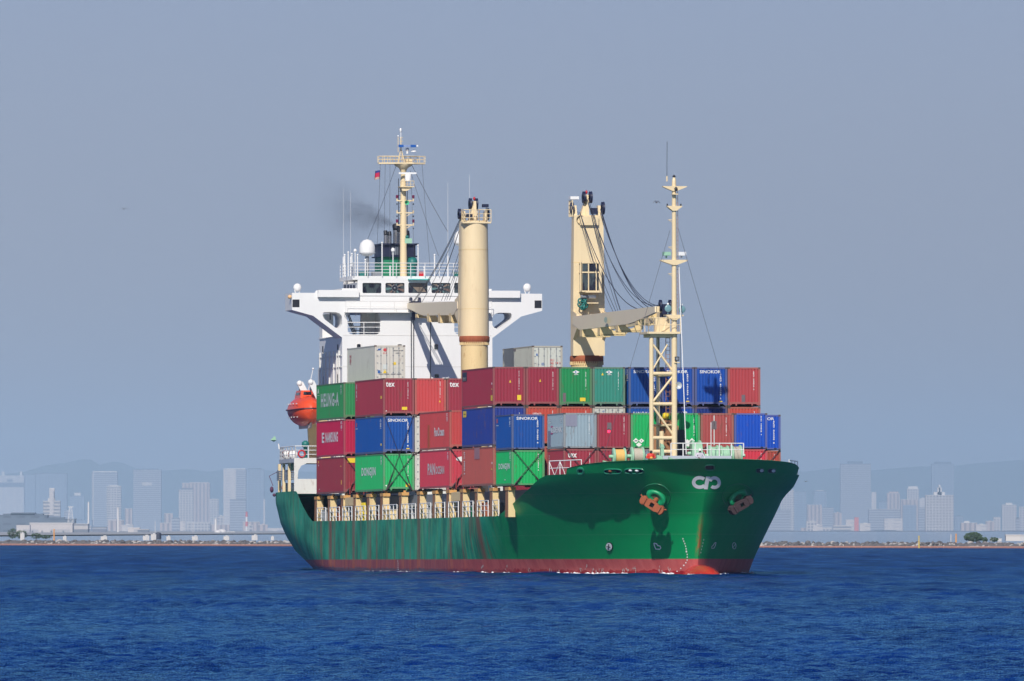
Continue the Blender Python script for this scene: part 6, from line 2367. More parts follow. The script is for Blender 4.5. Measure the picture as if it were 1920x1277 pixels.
def cmeshes(L, H, kind):
    key = (L, H, kind)
    if key in _cm:
        return _cm[key]
    out = {}
    # frame
    b = MB()
    pw, rl = .15, .13
    for x in (0, L - pw):
        for y in (0, CW - pw):
            b.box(x, x + pw, y, y + pw, .118, H - .118)
    for x in (0, L - .178):
        for y in (0, CW - .162):
            for z in (0, H - .118):
                b.box(x - .004 if x == 0 else x, x + .178 + (.004 if x else 0), y - .004 if y == 0 else y, y + .162 + (.004 if y else 0), z, z + .118, 1)
    for y in (0, CW - .06):
        b.box(.17, L - .17, y + .002, y + .06, H - .10, H - .012)
        b.box(.17, L - .17, y + .002, y + .06, .03, .19)
    for x in (0.0, L - .1):
        b.box(x, x + .1, .15, CW - .15, H - .13, H - .01)
        b.box(x, x + .1, .15, CW - .15, .20 if kind != 'std' else .06, .34 if kind != 'std' else .17)
    if kind != 'std':
        for y in (.62, CW - .62):
            b.prism([(y - .07, .20), (y + .07, .20), (y + .03, .06), (y - .03, .06)], lambda p: (L - .1, p[0], p[1]), lambda p: (L - .002, p[0], p[1]))
        for y0, y1 in ((.16, .34), (CW - .34, CW - .16)):
            b.prism([(y0, .20), (y1, .20), (y0 if y0 < 1 else y1, .06)], lambda p: (L - .1, p[0], p[1]), lambda p: (L - .002, p[0], p[1]))
    else:
        for y0, y1 in ((.3, .5), (CW - .5, CW - .3)):
            b.box(L - .03, L + .002, y0, y1, .07, .16, 2)
    out['frame'] = b
    # corrugated starboard side
    b = MB()
    if kind == 'reefer':
        b.box(.15, L - .15, .02, .05, .18, H - .10)
        n = int(L / .3)
        for i in range(n):
            x = .2 + i * (L - .4) / n
            b.box(x, x + .03, .012, .02, .19, H - .11)
    else:
        z0, z1 = .185, H - .098
        pts = []
        n = int(round((L - .30) / .278))
        P = (L - .30) / n
        for i in range(n):
            x = .15 + i * P
            pts += [(x, .008), (x + P * .26, .008), (x + P * .5, .044), (x + P * .76, .044)]
        pts.append((.15 + n * P, .008))
        vs = [(x, y, z0) for x, y in pts] + [(x, y, z1) for x, y in pts]
        k_ = len(pts)
        b.add(vs, [(i, i + 1, k_ + i + 1, k_ + i) for i in range(k_ - 1)])
    out['side_wall'] = b
    # forward end
    b = MB()
    if kind == 'reefer':
        for y0, y1 in ((.155, CW / 2 - .01), (CW / 2 + .01, CW - .155)):
            b.box(L - .09, L - .035, y0, y1, .20, H - .13)
            b.box(L - .035, L - .028, y0 + .06, y1 - .06, .28, H - .22)
    else:
        z0, z1 = (.335 if kind != 'std' else .165), H - .125
        n = 9
        P = (CW - .30) / n
        pts = []
        xo, xi = L - .012, L - .058
        for i in range(n):
            y = .15 + i * P
            pts += [(y, xi), (y + P * .14, xo), (y + P * .72, xo), (y + P * .86, xi)]
        pts.append((.15 + n * P, xi))
        vs = [(x, y, z0) for y, x in pts] + [(x, y, z1) for y, x in pts]
        k_ = len(pts)
        b.add(vs, [(i, i + 1, k_ + i + 1, k_ + i) for i in range(k_ - 1)])
    out['end_wall' if kind != 'reefer' else 'door'] = b
    if kind == 'reefer':
        b = MB()
        for y in (.50, .96, CW - .96, CW - .50):
            b.tube((L - .01, y, .16), (L - .01, y, H - .14), .022, 0, 6)
            for z in (.25, .75, H / 2, H - .8, H - .25):
                b.box(L - .03, L + .008, y - .05, y + .05, z - .03, z + .03)
            b.box(L - .02, L + .02, y - .18, y + .18, .62, .66)
        for y in (.17, CW - .27):
            for z in (.4, .95, 1.5, 2.05, 2.5):
                b.box(L - .028, L - .004, y, y + .12, z - .03, z + .03)
        out['locking_bar'] = b
    # roof, rear and port side
    b = MB()
    b.add([(.02, .02, H - .02), (L - .02, .02, H - .02), (L - .02, CW - .02, H - .02), (.02, CW - .02, H - .02)], [(0, 1, 2, 3)])
    b.add([(.03, .03, .19), (.03, CW - .03, .19), (.03, CW - .03, H - .05), (.03, .03, H - .05)], [(0, 1, 2, 3)])
    b.add([(.03, CW - .03, .19), (L - .03, CW - .03, .19), (L - .03, CW - .03, H - .05), (.03, CW - .03, H - .05)], [(0, 1, 2, 3)])
    b.add([(.03, .03, .19), (L - .03, .03, .19), (L - .03, CW - .03, .19), (.03, CW - .03, .19)], [(0, 1, 2, 3)])
    n = int(L / .3)
    for i in range(n):
        x = .2 + i * (L - .4) / n
        b.box(x, x + .1, .08, CW - .08, H - .02, H - .008)
    out['roof'] = b
    _cm[key] = {}
    for nm, mb in out.items():
        o = mb.build(nm, [cmat('white')] * 3)
        _cm[key][nm] = o.data
        bpy.data.objects.remove(o)
    return _cm[key]


CAST = paint("corner casting", (.10, .07, .06, 1), .7, .3, .4)
TXT = paint("box lettering", (.84, .83, .80, 1), .5, .03)
TXTF = paint("faded lettering", (.62, .66, .62, 1), .5, .1)
HAZ = NT("hazard stripe")
_x, _y, _z = HAZ.xyz(HAZ.obj())
_k = HAZ.math('GREATER_THAN', HAZ.math('FRACT', HAZ.math('MULTIPLY', HAZ.math('ADD', _y, _z), 9.0)), .42)
HAZ = HAZ.fin(HAZ.mix(_k, (.02, .015, .02, 1), (.85, .68, .10, 1)), .6)
LM = [TXT, PYEL, HAZ, PBLK, paint("logo magenta", (.55, .03, .18, 1), .5), TXTF, paint("patch dull", (.16, .12, .13, 1), .6, .2), paint("patch violet grey", (.24, .24, .32, 1), .6, .2),
      paint("logo blue", (.02, .12, .40, 1), .5), paint("logo red", (.6, .06, .06, 1), .5), paint("patch rust", (.55, .10, .03, 1), .7, .2), paint("patch pink", (.42, .20, .22, 1), .6, .1)]
NUM = "TGHU SEGU TCLU SKHU HALU DJSC PCIU NSSU BMOU CAIU".split()


def marks(b, spec, L, H, seed):
    """spec items: (face, kind, data, u0, u1, v0, v1, material)"""
    r = random.Random(seed)
    for it in spec:
        face, kd, data, u0, u1, v0, v1, m_ = it
        if face == 'F':
            f = lambda u, v, o=0: (L - .006 + o, u * CW, v * H)
            bx = lambda: b.box(L - .012, L - .004, u0 * CW, u1 * CW, v0 * H, v1 * H, m_)
        else:
            f = lambda u, v, o=0: (u * L, .003 - o, v * H)
            bx = lambda: b.box(u0 * L, u1 * L, 0.0, .008, v0 * H, v1 * H, m_)
        if kd == 'rect':
            bx()
        elif kd == 'text':
            g_, fs = text(data, .035 if face == 'S' else .015)
            b.add([f(u0 + (u1 - u0) * x, v0 + (v1 - v0) * y) for x, y in g_], fs, m_)
        elif kd == 'num':            # stacked identification number
            s = data or (r.choice(NUM) + " %06d %d" % (r.randint(100000, 999999), r.randint(0, 9)))
            n = len(s)
            h = (v1 - v0) / n
            for i, ch in enumerate(s):
                if ch == ' ':
                    continue
                g_, fs = text(ch, .05)
                t = v1 - h * (i + .88)
                uu0, uu1 = (u0, u1) if ch not in '1I' else (u0 + (u1 - u0) * .35, u0 + (u1 - u0) * .65)
                b.add([f(uu0 + (uu1 - uu0) * x, t + h * .80 * y) for x, y in g_], fs, m_)
        elif kd == 'tri':
            b.add([f(u0, v0), f(u1, v0), f((u0 + u1) / 2, v1)], [(0, 1, 2)], m_)
        elif kd == 'dia':
            b.add([f((u0 + u1) / 2, v0), f(u1, (v0 + v1) / 2), f((u0 + u1) / 2, v1), f(u0, (v0 + v1) / 2)], [(0, 1, 2, 3)], m_)
        elif kd == 'disc':
            b.add([f((u0 + u1) / 2 + (u1 - u0) / 2 * cos(i * pi / 10), (v0 + v1) / 2 + (v1 - v0) / 2 * sin(i * pi / 10), data or 0) for i in range(20)], [tuple(range(20))], m_)
    return b


def hz(H):      # height warning stripes on the top rail corners
    v0, v1 = (H - .075) / H, (H - .012) / H
    return [('F', 'rect', 0, .09, .20, v0, v1, 2), ('F', 'rect', 0, .80, .91, v0, v1, 2)]


n_ = lambda u=.785, v0=.45, v1=.90, w=.022: ('F', 'num', None, u, u + w, v0, v1, 0)
SIN = [('F', 'text', 'SINOKOR', .15, .80, .845, .925, 0), ('F', 'num', None, .77, .815, .18, .83, 0), ('F', 'rect', 0, .745, .845, .075, .145, 1)]
EMB = [('F', 'dia', 0, .40, .62, .825, .915, 0), ('F', 'rect', 0, .49, .515, .84, .90, 8), ('F', 'rect', 0, .465, .54, .866, .874, 8), ('F', 'rect', 0, .45, .58, .797, .812, 5)]
SD = lambda x, m=0: ('S', 'num', None, x, x + .025, .50, .93, m)
BAYX = {1: (12.19, 12.192), 2: (29.40, 12.192), 3: (56.83, 12.192), 4: (73.94, 12.192), 5: (81.07, 6.058), 6: (87.90, 6.058)}
LISTC = [
    # bay, row, tier, kind, colour, marks, label
    (1, 0, 3, 'hc', 'hgreen', [('S', 'text', 'HEUNG-A', .165, .82, .37, .745, 5), ('S', 'text', 'A', .035, .10, .75, .89, 0), ('S', 'rect', 0, .03, .11, .70, .71, 0), ('S', 'num', None, .88, .93, .68, .93, 5)],
     "green container with tall HEUNG-A lettering beside the lifeboat"),
    (1, 0, 2, 'hc', 'magenta', [('S', 'text', 'NAMSUNG', .33, .79, .40, .68, 0), ('S', 'text', 'E', .20, .29, .40, .68, 0), ('S', 'num', None, .885, .95, .70, .95, 0)],
     "bright magenta container with white lettering"),
    (1, 0, 1, 'hc', 'dkmar', [('S', 'rect', 0, .06, .085, .86, .92, 1), ('S', 'disc', 0, .06, .09, .78, .815, 0), ('S', 'rect', 0, .90, .925, .24, .36, 1), ('S', 'rect', 0, .88, .91, .72, .75, 1),
                              ('F', 'rect', 0, .13, .44, .83, .96, 1), ('S', 'disc', 0, .09, .12, .13, .155, 0)], "maroon container with a yellow square on its end, lowest in the aftmost stack"),
    (1, 1, 1, 'hc', 'dull', [], None), (1, 1, 2, 'hc', 'maroon', [], None), (1, 1, 3, 'hc', 'navy', [], None),
    (1, 1, 4, 'reefer', 'white', [('S', 'num', None, .09, .15, .55, .80, 9), ('F', 'disc', 0, .10, .20, .86, .91, 8), ('F', 'disc', 0, .28, .41, .83, .92, 9), ('F', 'text', 'H A', .28, .41, .76, .81, 9),
                                  ('F', 'tri', 0, .27, .40, .24, .34, 1), ('F', 'rect', 0, .10, .18, .24, .32, 8), ('F', 'rect', 0, .60, .70, .47, .54, 1), ('F', 'text', 'SEGU 9164 1', .62, .96, .84, .87, 3),
                                  ('F', 'rect', 0, .26, .42, .35, .48, 5), ('F', 'text', '45R1', .68, .84, .77, .80, 3), ('F', 'text', 'KG\nLB\nKG', .60, .70, .24, .42, 5), ('F', 'text', 'KG\nLB\nKG', .74, .86, .24, .42, 5)],
     "white refrigerated container with yellow warning triangle, in front of the bridge"),
    (1, 6, 1, 'hc', 'maroon', [], None), (1, 6, 2, 'hc', 'maroon', [], None), (1, 6, 3, 'hc', 'dkblue', [], None),
    (1, 6, 4, 'reefer', 'dull', [('S', 'text', 'SINOKOR', .22, .72, .02, .36, 9), ('S', 'rect', 0, .36, .44, .90, .965, 6), ('F', 'disc', 0, .13, .18, .72, .79, 8), ('F', 'text', 'SKLU\n5900\n45R1', .58, .72, .40, .64, 9),
                                 ('F', 'text', '54 2', .76, .93, .50, .56, 9), ('F', 'text', 'oo', .30, .40, .46, .54, 8), ('F', 'text', 'REFRIGERATED', .09, .41, .38, .41, 9), ('F', 'disc', 0, .30, .40, .24, .33, 5),
                                 ('F', 'text', 'KG', .60, .70, .12, .17, 9)], "white refrigerated container with rusty top corner and red lettering, standing alone"),
    (2, 0, 3, 'hc', 'texmar', [('F', 'text', 'tex', .09, .37, .77, .90, 0), n_(), ('F', 'rect', 0, .60, .77, .155, .235, 1), ('F', 'disc', 0, .08, .12, .11, .14, 0), ('S', 'num', None, .04, .07, .46, .90, 0), ('S', 'rect', 0, .90, .95, .45, .53, 1)],
     "maroon container marked tex, at the left end of its top row"),
    (2, 0, 2, 'hc', 'blue', SIN + [('S', 'num', None, .88, .93, .66, .92, 0), ('S', 'text', 'I', .04, .07, .76, .87, 9), ('S', 'rect', 0, .02, .09, .70, .715, 0), ('S', 'rect', 0, .90, .94, .21, .27, 1)],
     "deep blue SINOKOR container between maroon and green ones on the left side"),
    (2, 0, 1, 'hc', 'dgreen', [('S', 'text', 'DONGJIN', .23, .73, .37, .66, 0), ('S', 'num', None, .90, .95, .70, .93, 0), ('F', 'num', None, .785, .81, .40, .87, 0), ('F', 'rect', 0, .72, .86, .10, .20, 1), ('F', 'disc', 0, .07, .12, .13, .17, 0)],
     "bright green DONGJIN container crossed by many lashing rods"),
    (2, 1, 3, 'hc', 'red', [n_(.80, .48, .92), ('F', 'tri', 0, .77, .83, .36, .42, 1)], "pale red container between two maroon ones marked tex"),
    (2, 1, 2, 'reefer', 'white', [], "white refrigerated container half hidden under the pale red one"),
    (2, 1, 1, 'reefer', 'white', [], "white refrigerated container at the bottom, half hidden behind the rose container"),
    (2, 2, 3, 'hc', 'texmar', [('F', 'text', 'tex', .10, .40, .77, .90, 0), n_()], "maroon container marked tex, next to the left crane column"),
    (2, 2, 2, 'hc', 'texmar', [], None), (2, 2, 1, 'hc', 'texmar', [], None),
    (3, 0, 2, 'hc', 'panred', [('S', 'text', 'PanOcean', .49, .82, .35, .58, 0), ('S', 'rect', 0, .27, .34, .04, .66, 10), ('F', 'rect', 0, .34, .95, .20, .62, 9), ('S', 'num', None, .89, .94, .70, .93, 0)],
     "faded red container with white PanOcean lettering and an orange streak"),
    (3, 0, 1, 'hc', 'rose', [('S', 'text', 'PAN', .27, .52, .36, .66, 5), ('S', 'text', 'OCEAN', .54, .82, .37, .58, 5), ('S', 'num', None, .92, .96, .72, .93, 0), ('F', 'disc', 0, .20, .66, .68, .81, 0)],
     "rose red container with white PAN OCEAN lettering"),
    (4, 0, 3, 'hc', 'maroon', [('F', 'tri', 0, .50, .56, .60, .67, 1), n_(.79, .42, .90), ('F', 'rect', 0, .745, .865, .155, .285, 1), ('S', 'rect', 0, .02, .16, .70, .93, 3), ('S', 'tri', 0, .05, .16, .82, .92, 1), ('S', 'rect', 0, .04, .14, .71, .80, 0),
                               ('S', 'rect', 0, .93, .98, .14, .28, 1), ('S', 'tri', 0, .94, .98, .42, .46, 1), ('S', 'rect', 0, .95, .97, .55, .60, 0)],
     "maroon container with black and yellow sticker, top left of the tall stack"),
    (4, 1, 3, 'hc', 'maroon', [('F', 'tri', 0, .40, .46, .62, .69, 1), n_(.81, .42, .88)], "maroon container with small yellow triangle, second from left on top"),
    (4, 2, 3, 'hc', 'kgreen', EMB + [n_(.80, .42, .88), ('F', 'rect', 0, .63, .80, .13, .22, 1), ('F', 'rect', 0, .10, .20, .04, .34, 6)], "green container with white diamond emblem and yellow plate"),
    (4, 3, 3, 'hc', 'tgreen', EMB + [n_(.78, .42, .88), ('F', 'tri', 0, .27, .34, .79, .86, 1)], "dull teal container with white diamond emblem and yellow triangle"),
    (4, 4, 3, 'hc', 'blue', SIN + [('S', 'num', None, .93, .98, .65, .95, 0)], "blue SINOKOR container just left of the bow mast, striped by shadow"),
    (4, 5, 3, 'hc', 'sblue', SIN, "blue SINOKOR container half hidden behind the bow mast"),
    (4, 6, 3, 'hc', 'sblue', SIN, "blue SINOKOR container with full lettering, right of the bow mast"),
    (4, 7, 3, 'hc', 'coral', [n_(.78, .42, .90, .03), ('F', 'rect', 0, .42, .53, .06, .30, 6)], "coral red container at the top right corner of the tall stack"),
    (4, 0, 2, 'hc', 'navy', [('S', 'rect', 0, .04, .14, .78, .94, 1), ('S', 'rect', 0, .06, .12, .85, .87, 3), n_(.80, .30, .85)], "navy container with yellow plate, second tier of the tall stack"),
    (4, 1, 2, 'hc', 'rust', [('F', 'text', 'GESEACO', .20, .46, .79, .84, 0), n_(.80, .42, .90)], "orange red strip of a container showing above the light blue SINOKOR one"),
    (4, 2, 2, 'hc', 'rust', [n_(.80, .42, .90)], "orange red strip of a container showing above the grey one"),
    (4, 3, 2, 'reefer', 'dull', [('F', 'text', 'o', .30, .36, .86, .90, 8)], "white strip of a refrigerated container under the teal one"),
    (4, 4, 2, 'hc', 'blue', [('F', 'text', 'S I N O K O R', .14, .80, .80, .87, 0)], "blue strip with wide spaced SINOKOR lettering, left of the mast"),
    (4, 5, 2, 'hc', 'sblue', [('F', 'text', 'SINOKOR', .14, .80, .80, .88, 0)], "shaded blue SINOKOR strip behind the mast"),
    (4, 6, 2, 'hc', 'dkblue', [('F', 'rect', 0, .09, .91, .957, .975, 2), ('F', 'rect', 0, .09, .91, .965, .97, 1)], "dark blue strip under a long row of yellow marks"),
    (4, 7, 2, 'hc', 'rust', [n_(.80, .42, .90)], "orange red strip of a container under the coral one"),
    (4, 0, 1, 'hc', 'brown', [('S', 'num', None, .06, .10, .32, .90, 0), ('S', 'rect', 0, .40, .57, .70, .99, 11), ('S', 'rect', 0, .955, .975, .55, .60, 0), ('S', 'tri', 0, .93, .98, .40, .45, 1)],
     "brown container with a pinkish patch, at the bottom of the tall stack"),
    (4, 1, 1, 'hc', 'brown', [], None), (4, 2, 1, 'hc', 'brown', [], None), (4, 3, 1, 'hc', 'brown', [], None), (4, 4, 1, 'hc', 'brown', [], None), (4, 5, 1, 'hc', 'brown', [], None), (4, 6, 1, 'hc', 'brown', [], None),
    (4, 7, 1, 'hc', 'brown', [], None),
    (5, 0, 2, 'std', 'blue', SIN[:2] + [('S', 'num', None, .84, .92, .66, .92, 0), ('S', 'text', 'I', .05, .12, .78, .90, 9), ('S', 'rect', 0, .03, .17, .70, .715, 0), ('F', 'rect', 0, .93, .99, .05, .26, 8)],
     "light blue SINOKOR container left of the grey one"),
    (5, 0, 1, 'std', 'bgreen', [('S', 'text', 'DONGJIN', .17, .88, .43, .64, 0), ('S', 'num', None, .86, .94, .70, .95, 0), ('F', 'num', None, .80, .83, .42, .90, 0), ('S', 'rect', 0, .55, .60, .16, .19, 0)],
     "green DONGJIN container crossed by two rods beside the bow"),
    (5, 7, 2, 'std', 'royal', SIN[:2], "blue container with KOR showing at the right end"),
    (5, 7, 1, 'std', 'dbrown', [n_(.80, .5, .9)], "orange brown container at the far right bottom"),
    (6, 1, 2, 'std', 'grey', [('S', 'text', 'EDENK', .26, .92, .46, .62, 0), ('S', 'disc', 0, .20, .34, .42, .47, 4), ('S', 'disc', 0, .20, .36, .61, .655, 4), ('S', 'num', None, .80, .90, .72, .95, 0), ('S', 'text', '22 G', .06, .20, .80, .86, 0), ('S', 'text', 'GATU', .05, .24, .73, .77, 0),
                               ('S', 'rect', 0, .05, .22, .08, .52, 7), ('F', 'rect', 0, .05, .41, .62, .98, 7), n_(.765, .40, .90)], "pale grey container with a violet grey patch on its end"),
    (6, 1, 1, 'std', 'texmar', [('F', 'text', 'tex', .13, .40, .76, .90, 0), n_(.78, .45, .90), ('S', 'num', None, .10, .14, .45, .85, 0)], "maroon container marked tex, low in the front stack"),
    (6, 2, 2, 'std', 'maroon', [n_(.80, .40, .90), ('F', 'rect', 0, .30, .43, .53, .73, 6)], "maroon container with a red lamp glow, right of the grey one"),
    (6, 2, 1, 'std', 'maroon', [('F', 'text', 'Td', .82, .97, .42, .54, 1)], "maroon container behind the orange rope drum"),
    (6, 3, 2, 'std', 'bgreen', [('F', 'dia', 0, .06, .235, .15, .30, 0), ('F', 'dia', 0, .235, .40, .16, .29, 0), ('F', 'dia', 0, .15, .33, .05, .18, 0), ('F', 'text', 'M', .11, .19, .20, .245, 3), ('F', 'text', '1', .305, .325, .20, .25, 3)],
     "bright green container with white diamond placards, left of the mast"),
    (6, 3, 1, 'std', 'slate', [], "slate grey container behind the grey rope drum"),
    (6, 4, 2, 'std', 'bgreen', [('F', 'dia', 0, .52, .70, .13, .27, 0), ('F', 'dia', 0, .66, .84, .15, .30, 0), ('F', 'dia', 0, .56, .72, .05, .17, 0), n_(.80, .36, .88, .03)], "green container with shadowed placards, right of the mast"),
    (6, 4, 1, 'std', 'dkmar', [], "dark red container behind the mast foot"),
    (6, 5, 2, 'std', 'umber', [n_(.76, .36, .88, .028), ('F', 'rect', 0, .39, .42, .10, .93, 5), ('F', 'rect', 0, .33, .48, .55, .78, 6)], "reddish brown container with a pale streak, right of the green one"),
    (6, 5, 1, 'std', 'coral', [], "faded pink red container behind the white bow railing"),
    (6, 6, 2, 'std', 'royal', [n_(.80, .38, .93, .03)], "plain royal blue container at the right of the front stack"),
    (6, 6, 1, 'std', 'scarlet', [n_(.80, .5, .9)], "scarlet container low at the right of the front stack"),
]
tops = {}
n_hidden = 0
for idx, (bay, row, tier, kd, col, mk, lab) in enumerate(LISTC):
    Xf, L = BAYX[bay]
    H = 2.591 if kd == 'std' else 2.896
    Z0 = {5: 6.22, 6: 6.22}.get(bay, 6.294) + (tier - 1) * (H + .018)
    Y0 = -10.15 + row * 2.4865 + (.184 if row >= 4 else 0)
    dx = .18 if (bay == 4 and row >= 4) else 0
    if lab is None:
        n_hidden += 1
        lab = {'brown': "brown container buried at the bottom of the tall stack", 'maroon': "maroon container buried in the aft stack", 'texmar': "maroon container buried behind the rose one",
               'dull': "off-white container buried in the aft stack", 'navy': "navy container under the left refrigerated one", 'dkblue': "dark blue container under the right refrigerated one"}[col]
    root = empty("shipping_container", SHIP @ Matrix.Translation((Xf - L + dx, Y0, Z0)), lab, "container", "shipping containers stacked on the ship")
    ms = cmeshes(L, H, kd)
    mbody, mfr = cmat(col), fmat(col)
    for nm, me in ms.items():
        o = bpy.data.objects.new(nm, me)
        COL.objects.link(o)
        o.parent = root
        mats_ = {'frame': [mfr, CAST, PBLK], 'locking_bar': [GREY]}.get(nm, [mbody])
        for i, mm in enumerate(mats_):
            if i < len(o.material_slots):
                o.material_slots[i].link = 'OBJECT'
                o.material_slots[i].material = mm
    spec = list(mk) + (hz(H) if kd != 'std' and bay in (1, 2, 3, 4) else [])
    if spec:
        b = MB()
        marks(b, spec, L, H, idx + 3)
        b.build("lettering", LM, root)

# lashing rods crossing the lower boxes' ends
ROD = paint("lashing rod", (.045, .03, .035, 1), .6, .2)
def rods(bay, row, z0, z1, label, flip=(0, 1), off=.05, r=.028, rowspan=1.0):
    Xf, L = BAYX[bay]
    Y0 = -10.15 + row * 2.4865 + (.184 if row >= 4 else 0)
    for s in flip:
        ya_, yb_ = (Y0 + .22, Y0 + CW * rowspan - .10) if s == 0 else (Y0 + CW - .22, Y0 + CW - CW * rowspan + .10)
        b = MB()
        a_, c_ = Vector((0, ya_ - (ya_ + yb_) / 2, z0)), Vector((0, yb_ - (ya_ + yb_) / 2, z1))
        b.tube(a_, c_, r, 0, 6)
        b.tube(a_ - Vector((0, 0, .02)), a_.lerp(c_, .22), r * 2.0, 0, 6)
        b.ball(c_, r * 2.4, 0, 6)
        tag(b.build("lashing_rod", [ROD], None, SHIP @ Matrix.Translation((Xf + .10 + off * s, (ya_ + yb_) / 2, 0))), label % ("right" if s == 0 else "left"), "lashing rod", "lashing rods on the container ends")


rods(2, 0, 6.4, 9.15, "dark rod rising to the %s across the left green container, thickest of its cross")
rods(2, 0, 6.4, 12.1, "dark thin long rod rising to the %s over the left green and blue containers", off=.12, r=.02)
rods(5, 0, 6.35, 8.85, "dark rod rising to the %s across the green container beside the bow")
rods(3, 0, 6.4, 9.15, "dark rod rising to the %s across the rose container's end")
rods(1, 0, 6.4, 9.15, "dark rod rising to the %s across the lowest aft maroon container's end")
rods(6, 1, 6.35, 8.85, "dark rod rising to the %s across the low maroon container marked tex")
rods(6, 2, 6.35, 8.85, "dark rod rising to the %s across the maroon container behind the orange drum")
rods(6, 3, 6.35, 8.85, "dark rod rising to the %s across the slate grey container")
rods(6, 6, 6.35, 8.85, "dark rod rising to the %s across the scarlet container", flip=(0,))
rods(5, 7, 6.35, 8.85, "dark rod rising to the %s across the orange brown container", flip=(0,))
for bay, k0 in ((1, 0), (3, 0)):
    Xf = BAYX[bay][0]
    for i in range(3):
        b = MB()
        b.tube((0, 0, 0), (0, 0, 1.0 + .25 * (i % 2)), .035, 0, 6)
        b.tube((0, 0, .4), (0, .15, .9), .03, 0, 6)
        tag(b.build("turnbuckle", [paint("turnbuckle red", (.40, .06, .06, 1), .6)], None, SHIP @ Matrix.Translation((Xf + .28, -9.7 + i * .55, 6.2))),
            "red turnbuckle standing at the foot of the %s container's end, %s of three" % ("lowest aft maroon" if bay == 1 else "rose", ("left", "middle", "right")[i]), "turnbuckle", "red turnbuckles")

# ================================================================== CREW
SKIN = paint("skin", (.30, .16, .10, 1), .6, .05)


def person(M, label, suit, head_mat, pose, hat=None, extra=None):
    root = empty("person", M, label, "person")
    J = pose
    names = list(J.keys())
    bones = [('pelvis', 'waist'), ('waist', 'chest'), ('chest', 'neck'), ('neck', 'head'), ('head', 'crown'), ('chest', 'shl'), ('shl', 'ell'), ('ell', 'wrl'), ('chest', 'shr'), ('shr', 'elr'), ('elr', 'wrr'),
             ('pelvis', 'hpl'), ('hpl', 'knl'), ('knl', 'anl'), ('anl', 'tol'), ('pelvis', 'hpr'), ('hpr', 'knr'), ('knr', 'anr'), ('anr', 'tor')]
    R = dict(pelvis=.155, waist=.14, chest=.165, neck=.06, head=.095, crown=.085, shl=.08, shr=.08, ell=.055, elr=.055, wrl=.04, wrr=.04, hpl=.10, hpr=.10, knl=.07, knr=.07, anl=.05, anr=.05, tol=.045, tor=.045)
    me = bpy.data.meshes.new("body")
    vi = {n: i for i, n in enumerate(names)}
    me.from_pydata([J[n] for n in names], [(vi[a], vi[c]) for a, c in bones], [])
    o = bpy.data.objects.new("body", me)
    COL.objects.link(o)
    md = o.modifiers.new("skin", 'SKIN')
    for n, i in vi.items():
        me.skin_vertices[0].data[i].radius = (R[n], R[n] * (.8 if n in ('chest', 'waist', 'pelvis') else 1))
        me.skin_vertices[0].data[i].use_root = n == 'pelvis'
    o.modifiers.new("sub", 'SUBSURF').levels = 2
    o.modifiers["sub"].render_levels = 2
    # freeze the grown surface so clothing and skin can be told apart by height and reach
    dg = bpy.context.evaluated_depsgraph_get()
    dg.update()
    ev = bpy.data.meshes.new_from_object(o.evaluated_get(dg))
    bpy.data.objects.remove(o)
    nk = Vector(J['neck'])
    ev.materials.clear()
    ev.materials.append(suit)
    ev.materials.append(head_mat)
    up = (Vector(J['head']) - nk).normalized()
    for p in ev.polygons:
        p.use_smooth = True
        cpt = p.center
        if (cpt - nk).dot(up) > .0 and (cpt - nk).length < .4 or min((cpt - Vector(J['wrl'])).length, (cpt - Vector(J['wrr'])).length) < .05:
            p.material_index = 1
    ob = bpy.data.objects.new("body", ev)
    COL.objects.link(ob)
    ob.parent = root
    for w, e in (('wrl', 'ell'), ('wrr', 'elr')):     # hands: palm, four fingers, thumb
        b = MB()
        a_, c_ = Vector(J[w]), (Vector(J[w]) - Vector(J[e])).normalized()
        s = c_.cross(Vector((1, 0, 0))).normalized()
        t = c_.cross(s)
        b.ball(a_ + c_ * .05, .045, 0, 8, (.6, .9, 1))
        for k_ in range(4):
            p0 = a_ + c_ * .08 + s * (-.03 + .02 * k_)
            p1 = p0 + c_ * (.04 + .006 * (k_ % 3)) + t * .01
            b.tube(p0, p1, .010, 0, 6)
            b.tube(p1, p1 + c_ * .025 + t * .025, .009, 0, 6, .007)
        b.tube(a_ + c_ * .03 + s * .04, a_ + c_ * .07 + s * .07, .011, 0, 6, .009)
        b.build("hand", [head_mat], root)
    hd = Vector(J['head'])
    b = MB()
    for s in (-.033, .033):
        b.ball(hd + Vector((.088, s, .035)), .012, 1, 6)
        b.ball(hd + Vector((.0, s * 3.0, .01)), .02, 0, 6, (.7, .4, 1.2))
    b.ball(hd + Vector((.10, 0, -.0)), .018, 0, 6, (1, .8, 1.4))
    b.box(hd.x + .085, hd.x + .093, -.022 + hd.y, .022 + hd.y, hd.z - .048, hd.z - .040, 2)
    b.build("face", [head_mat, PBLK, paint("lips", (.25, .08, .06, 1), .6)], root)
    if hat:
        b = MB()
        b.lathe([(0, .20), (.07, .185), (.115, .12), (.125, .04), (.15, .03), (.15, .02), (.12, .02)], hd, n=18)
        b.build(hat[0], [hat[1]], root)
    if extra:
        extra(root, J)
    return root


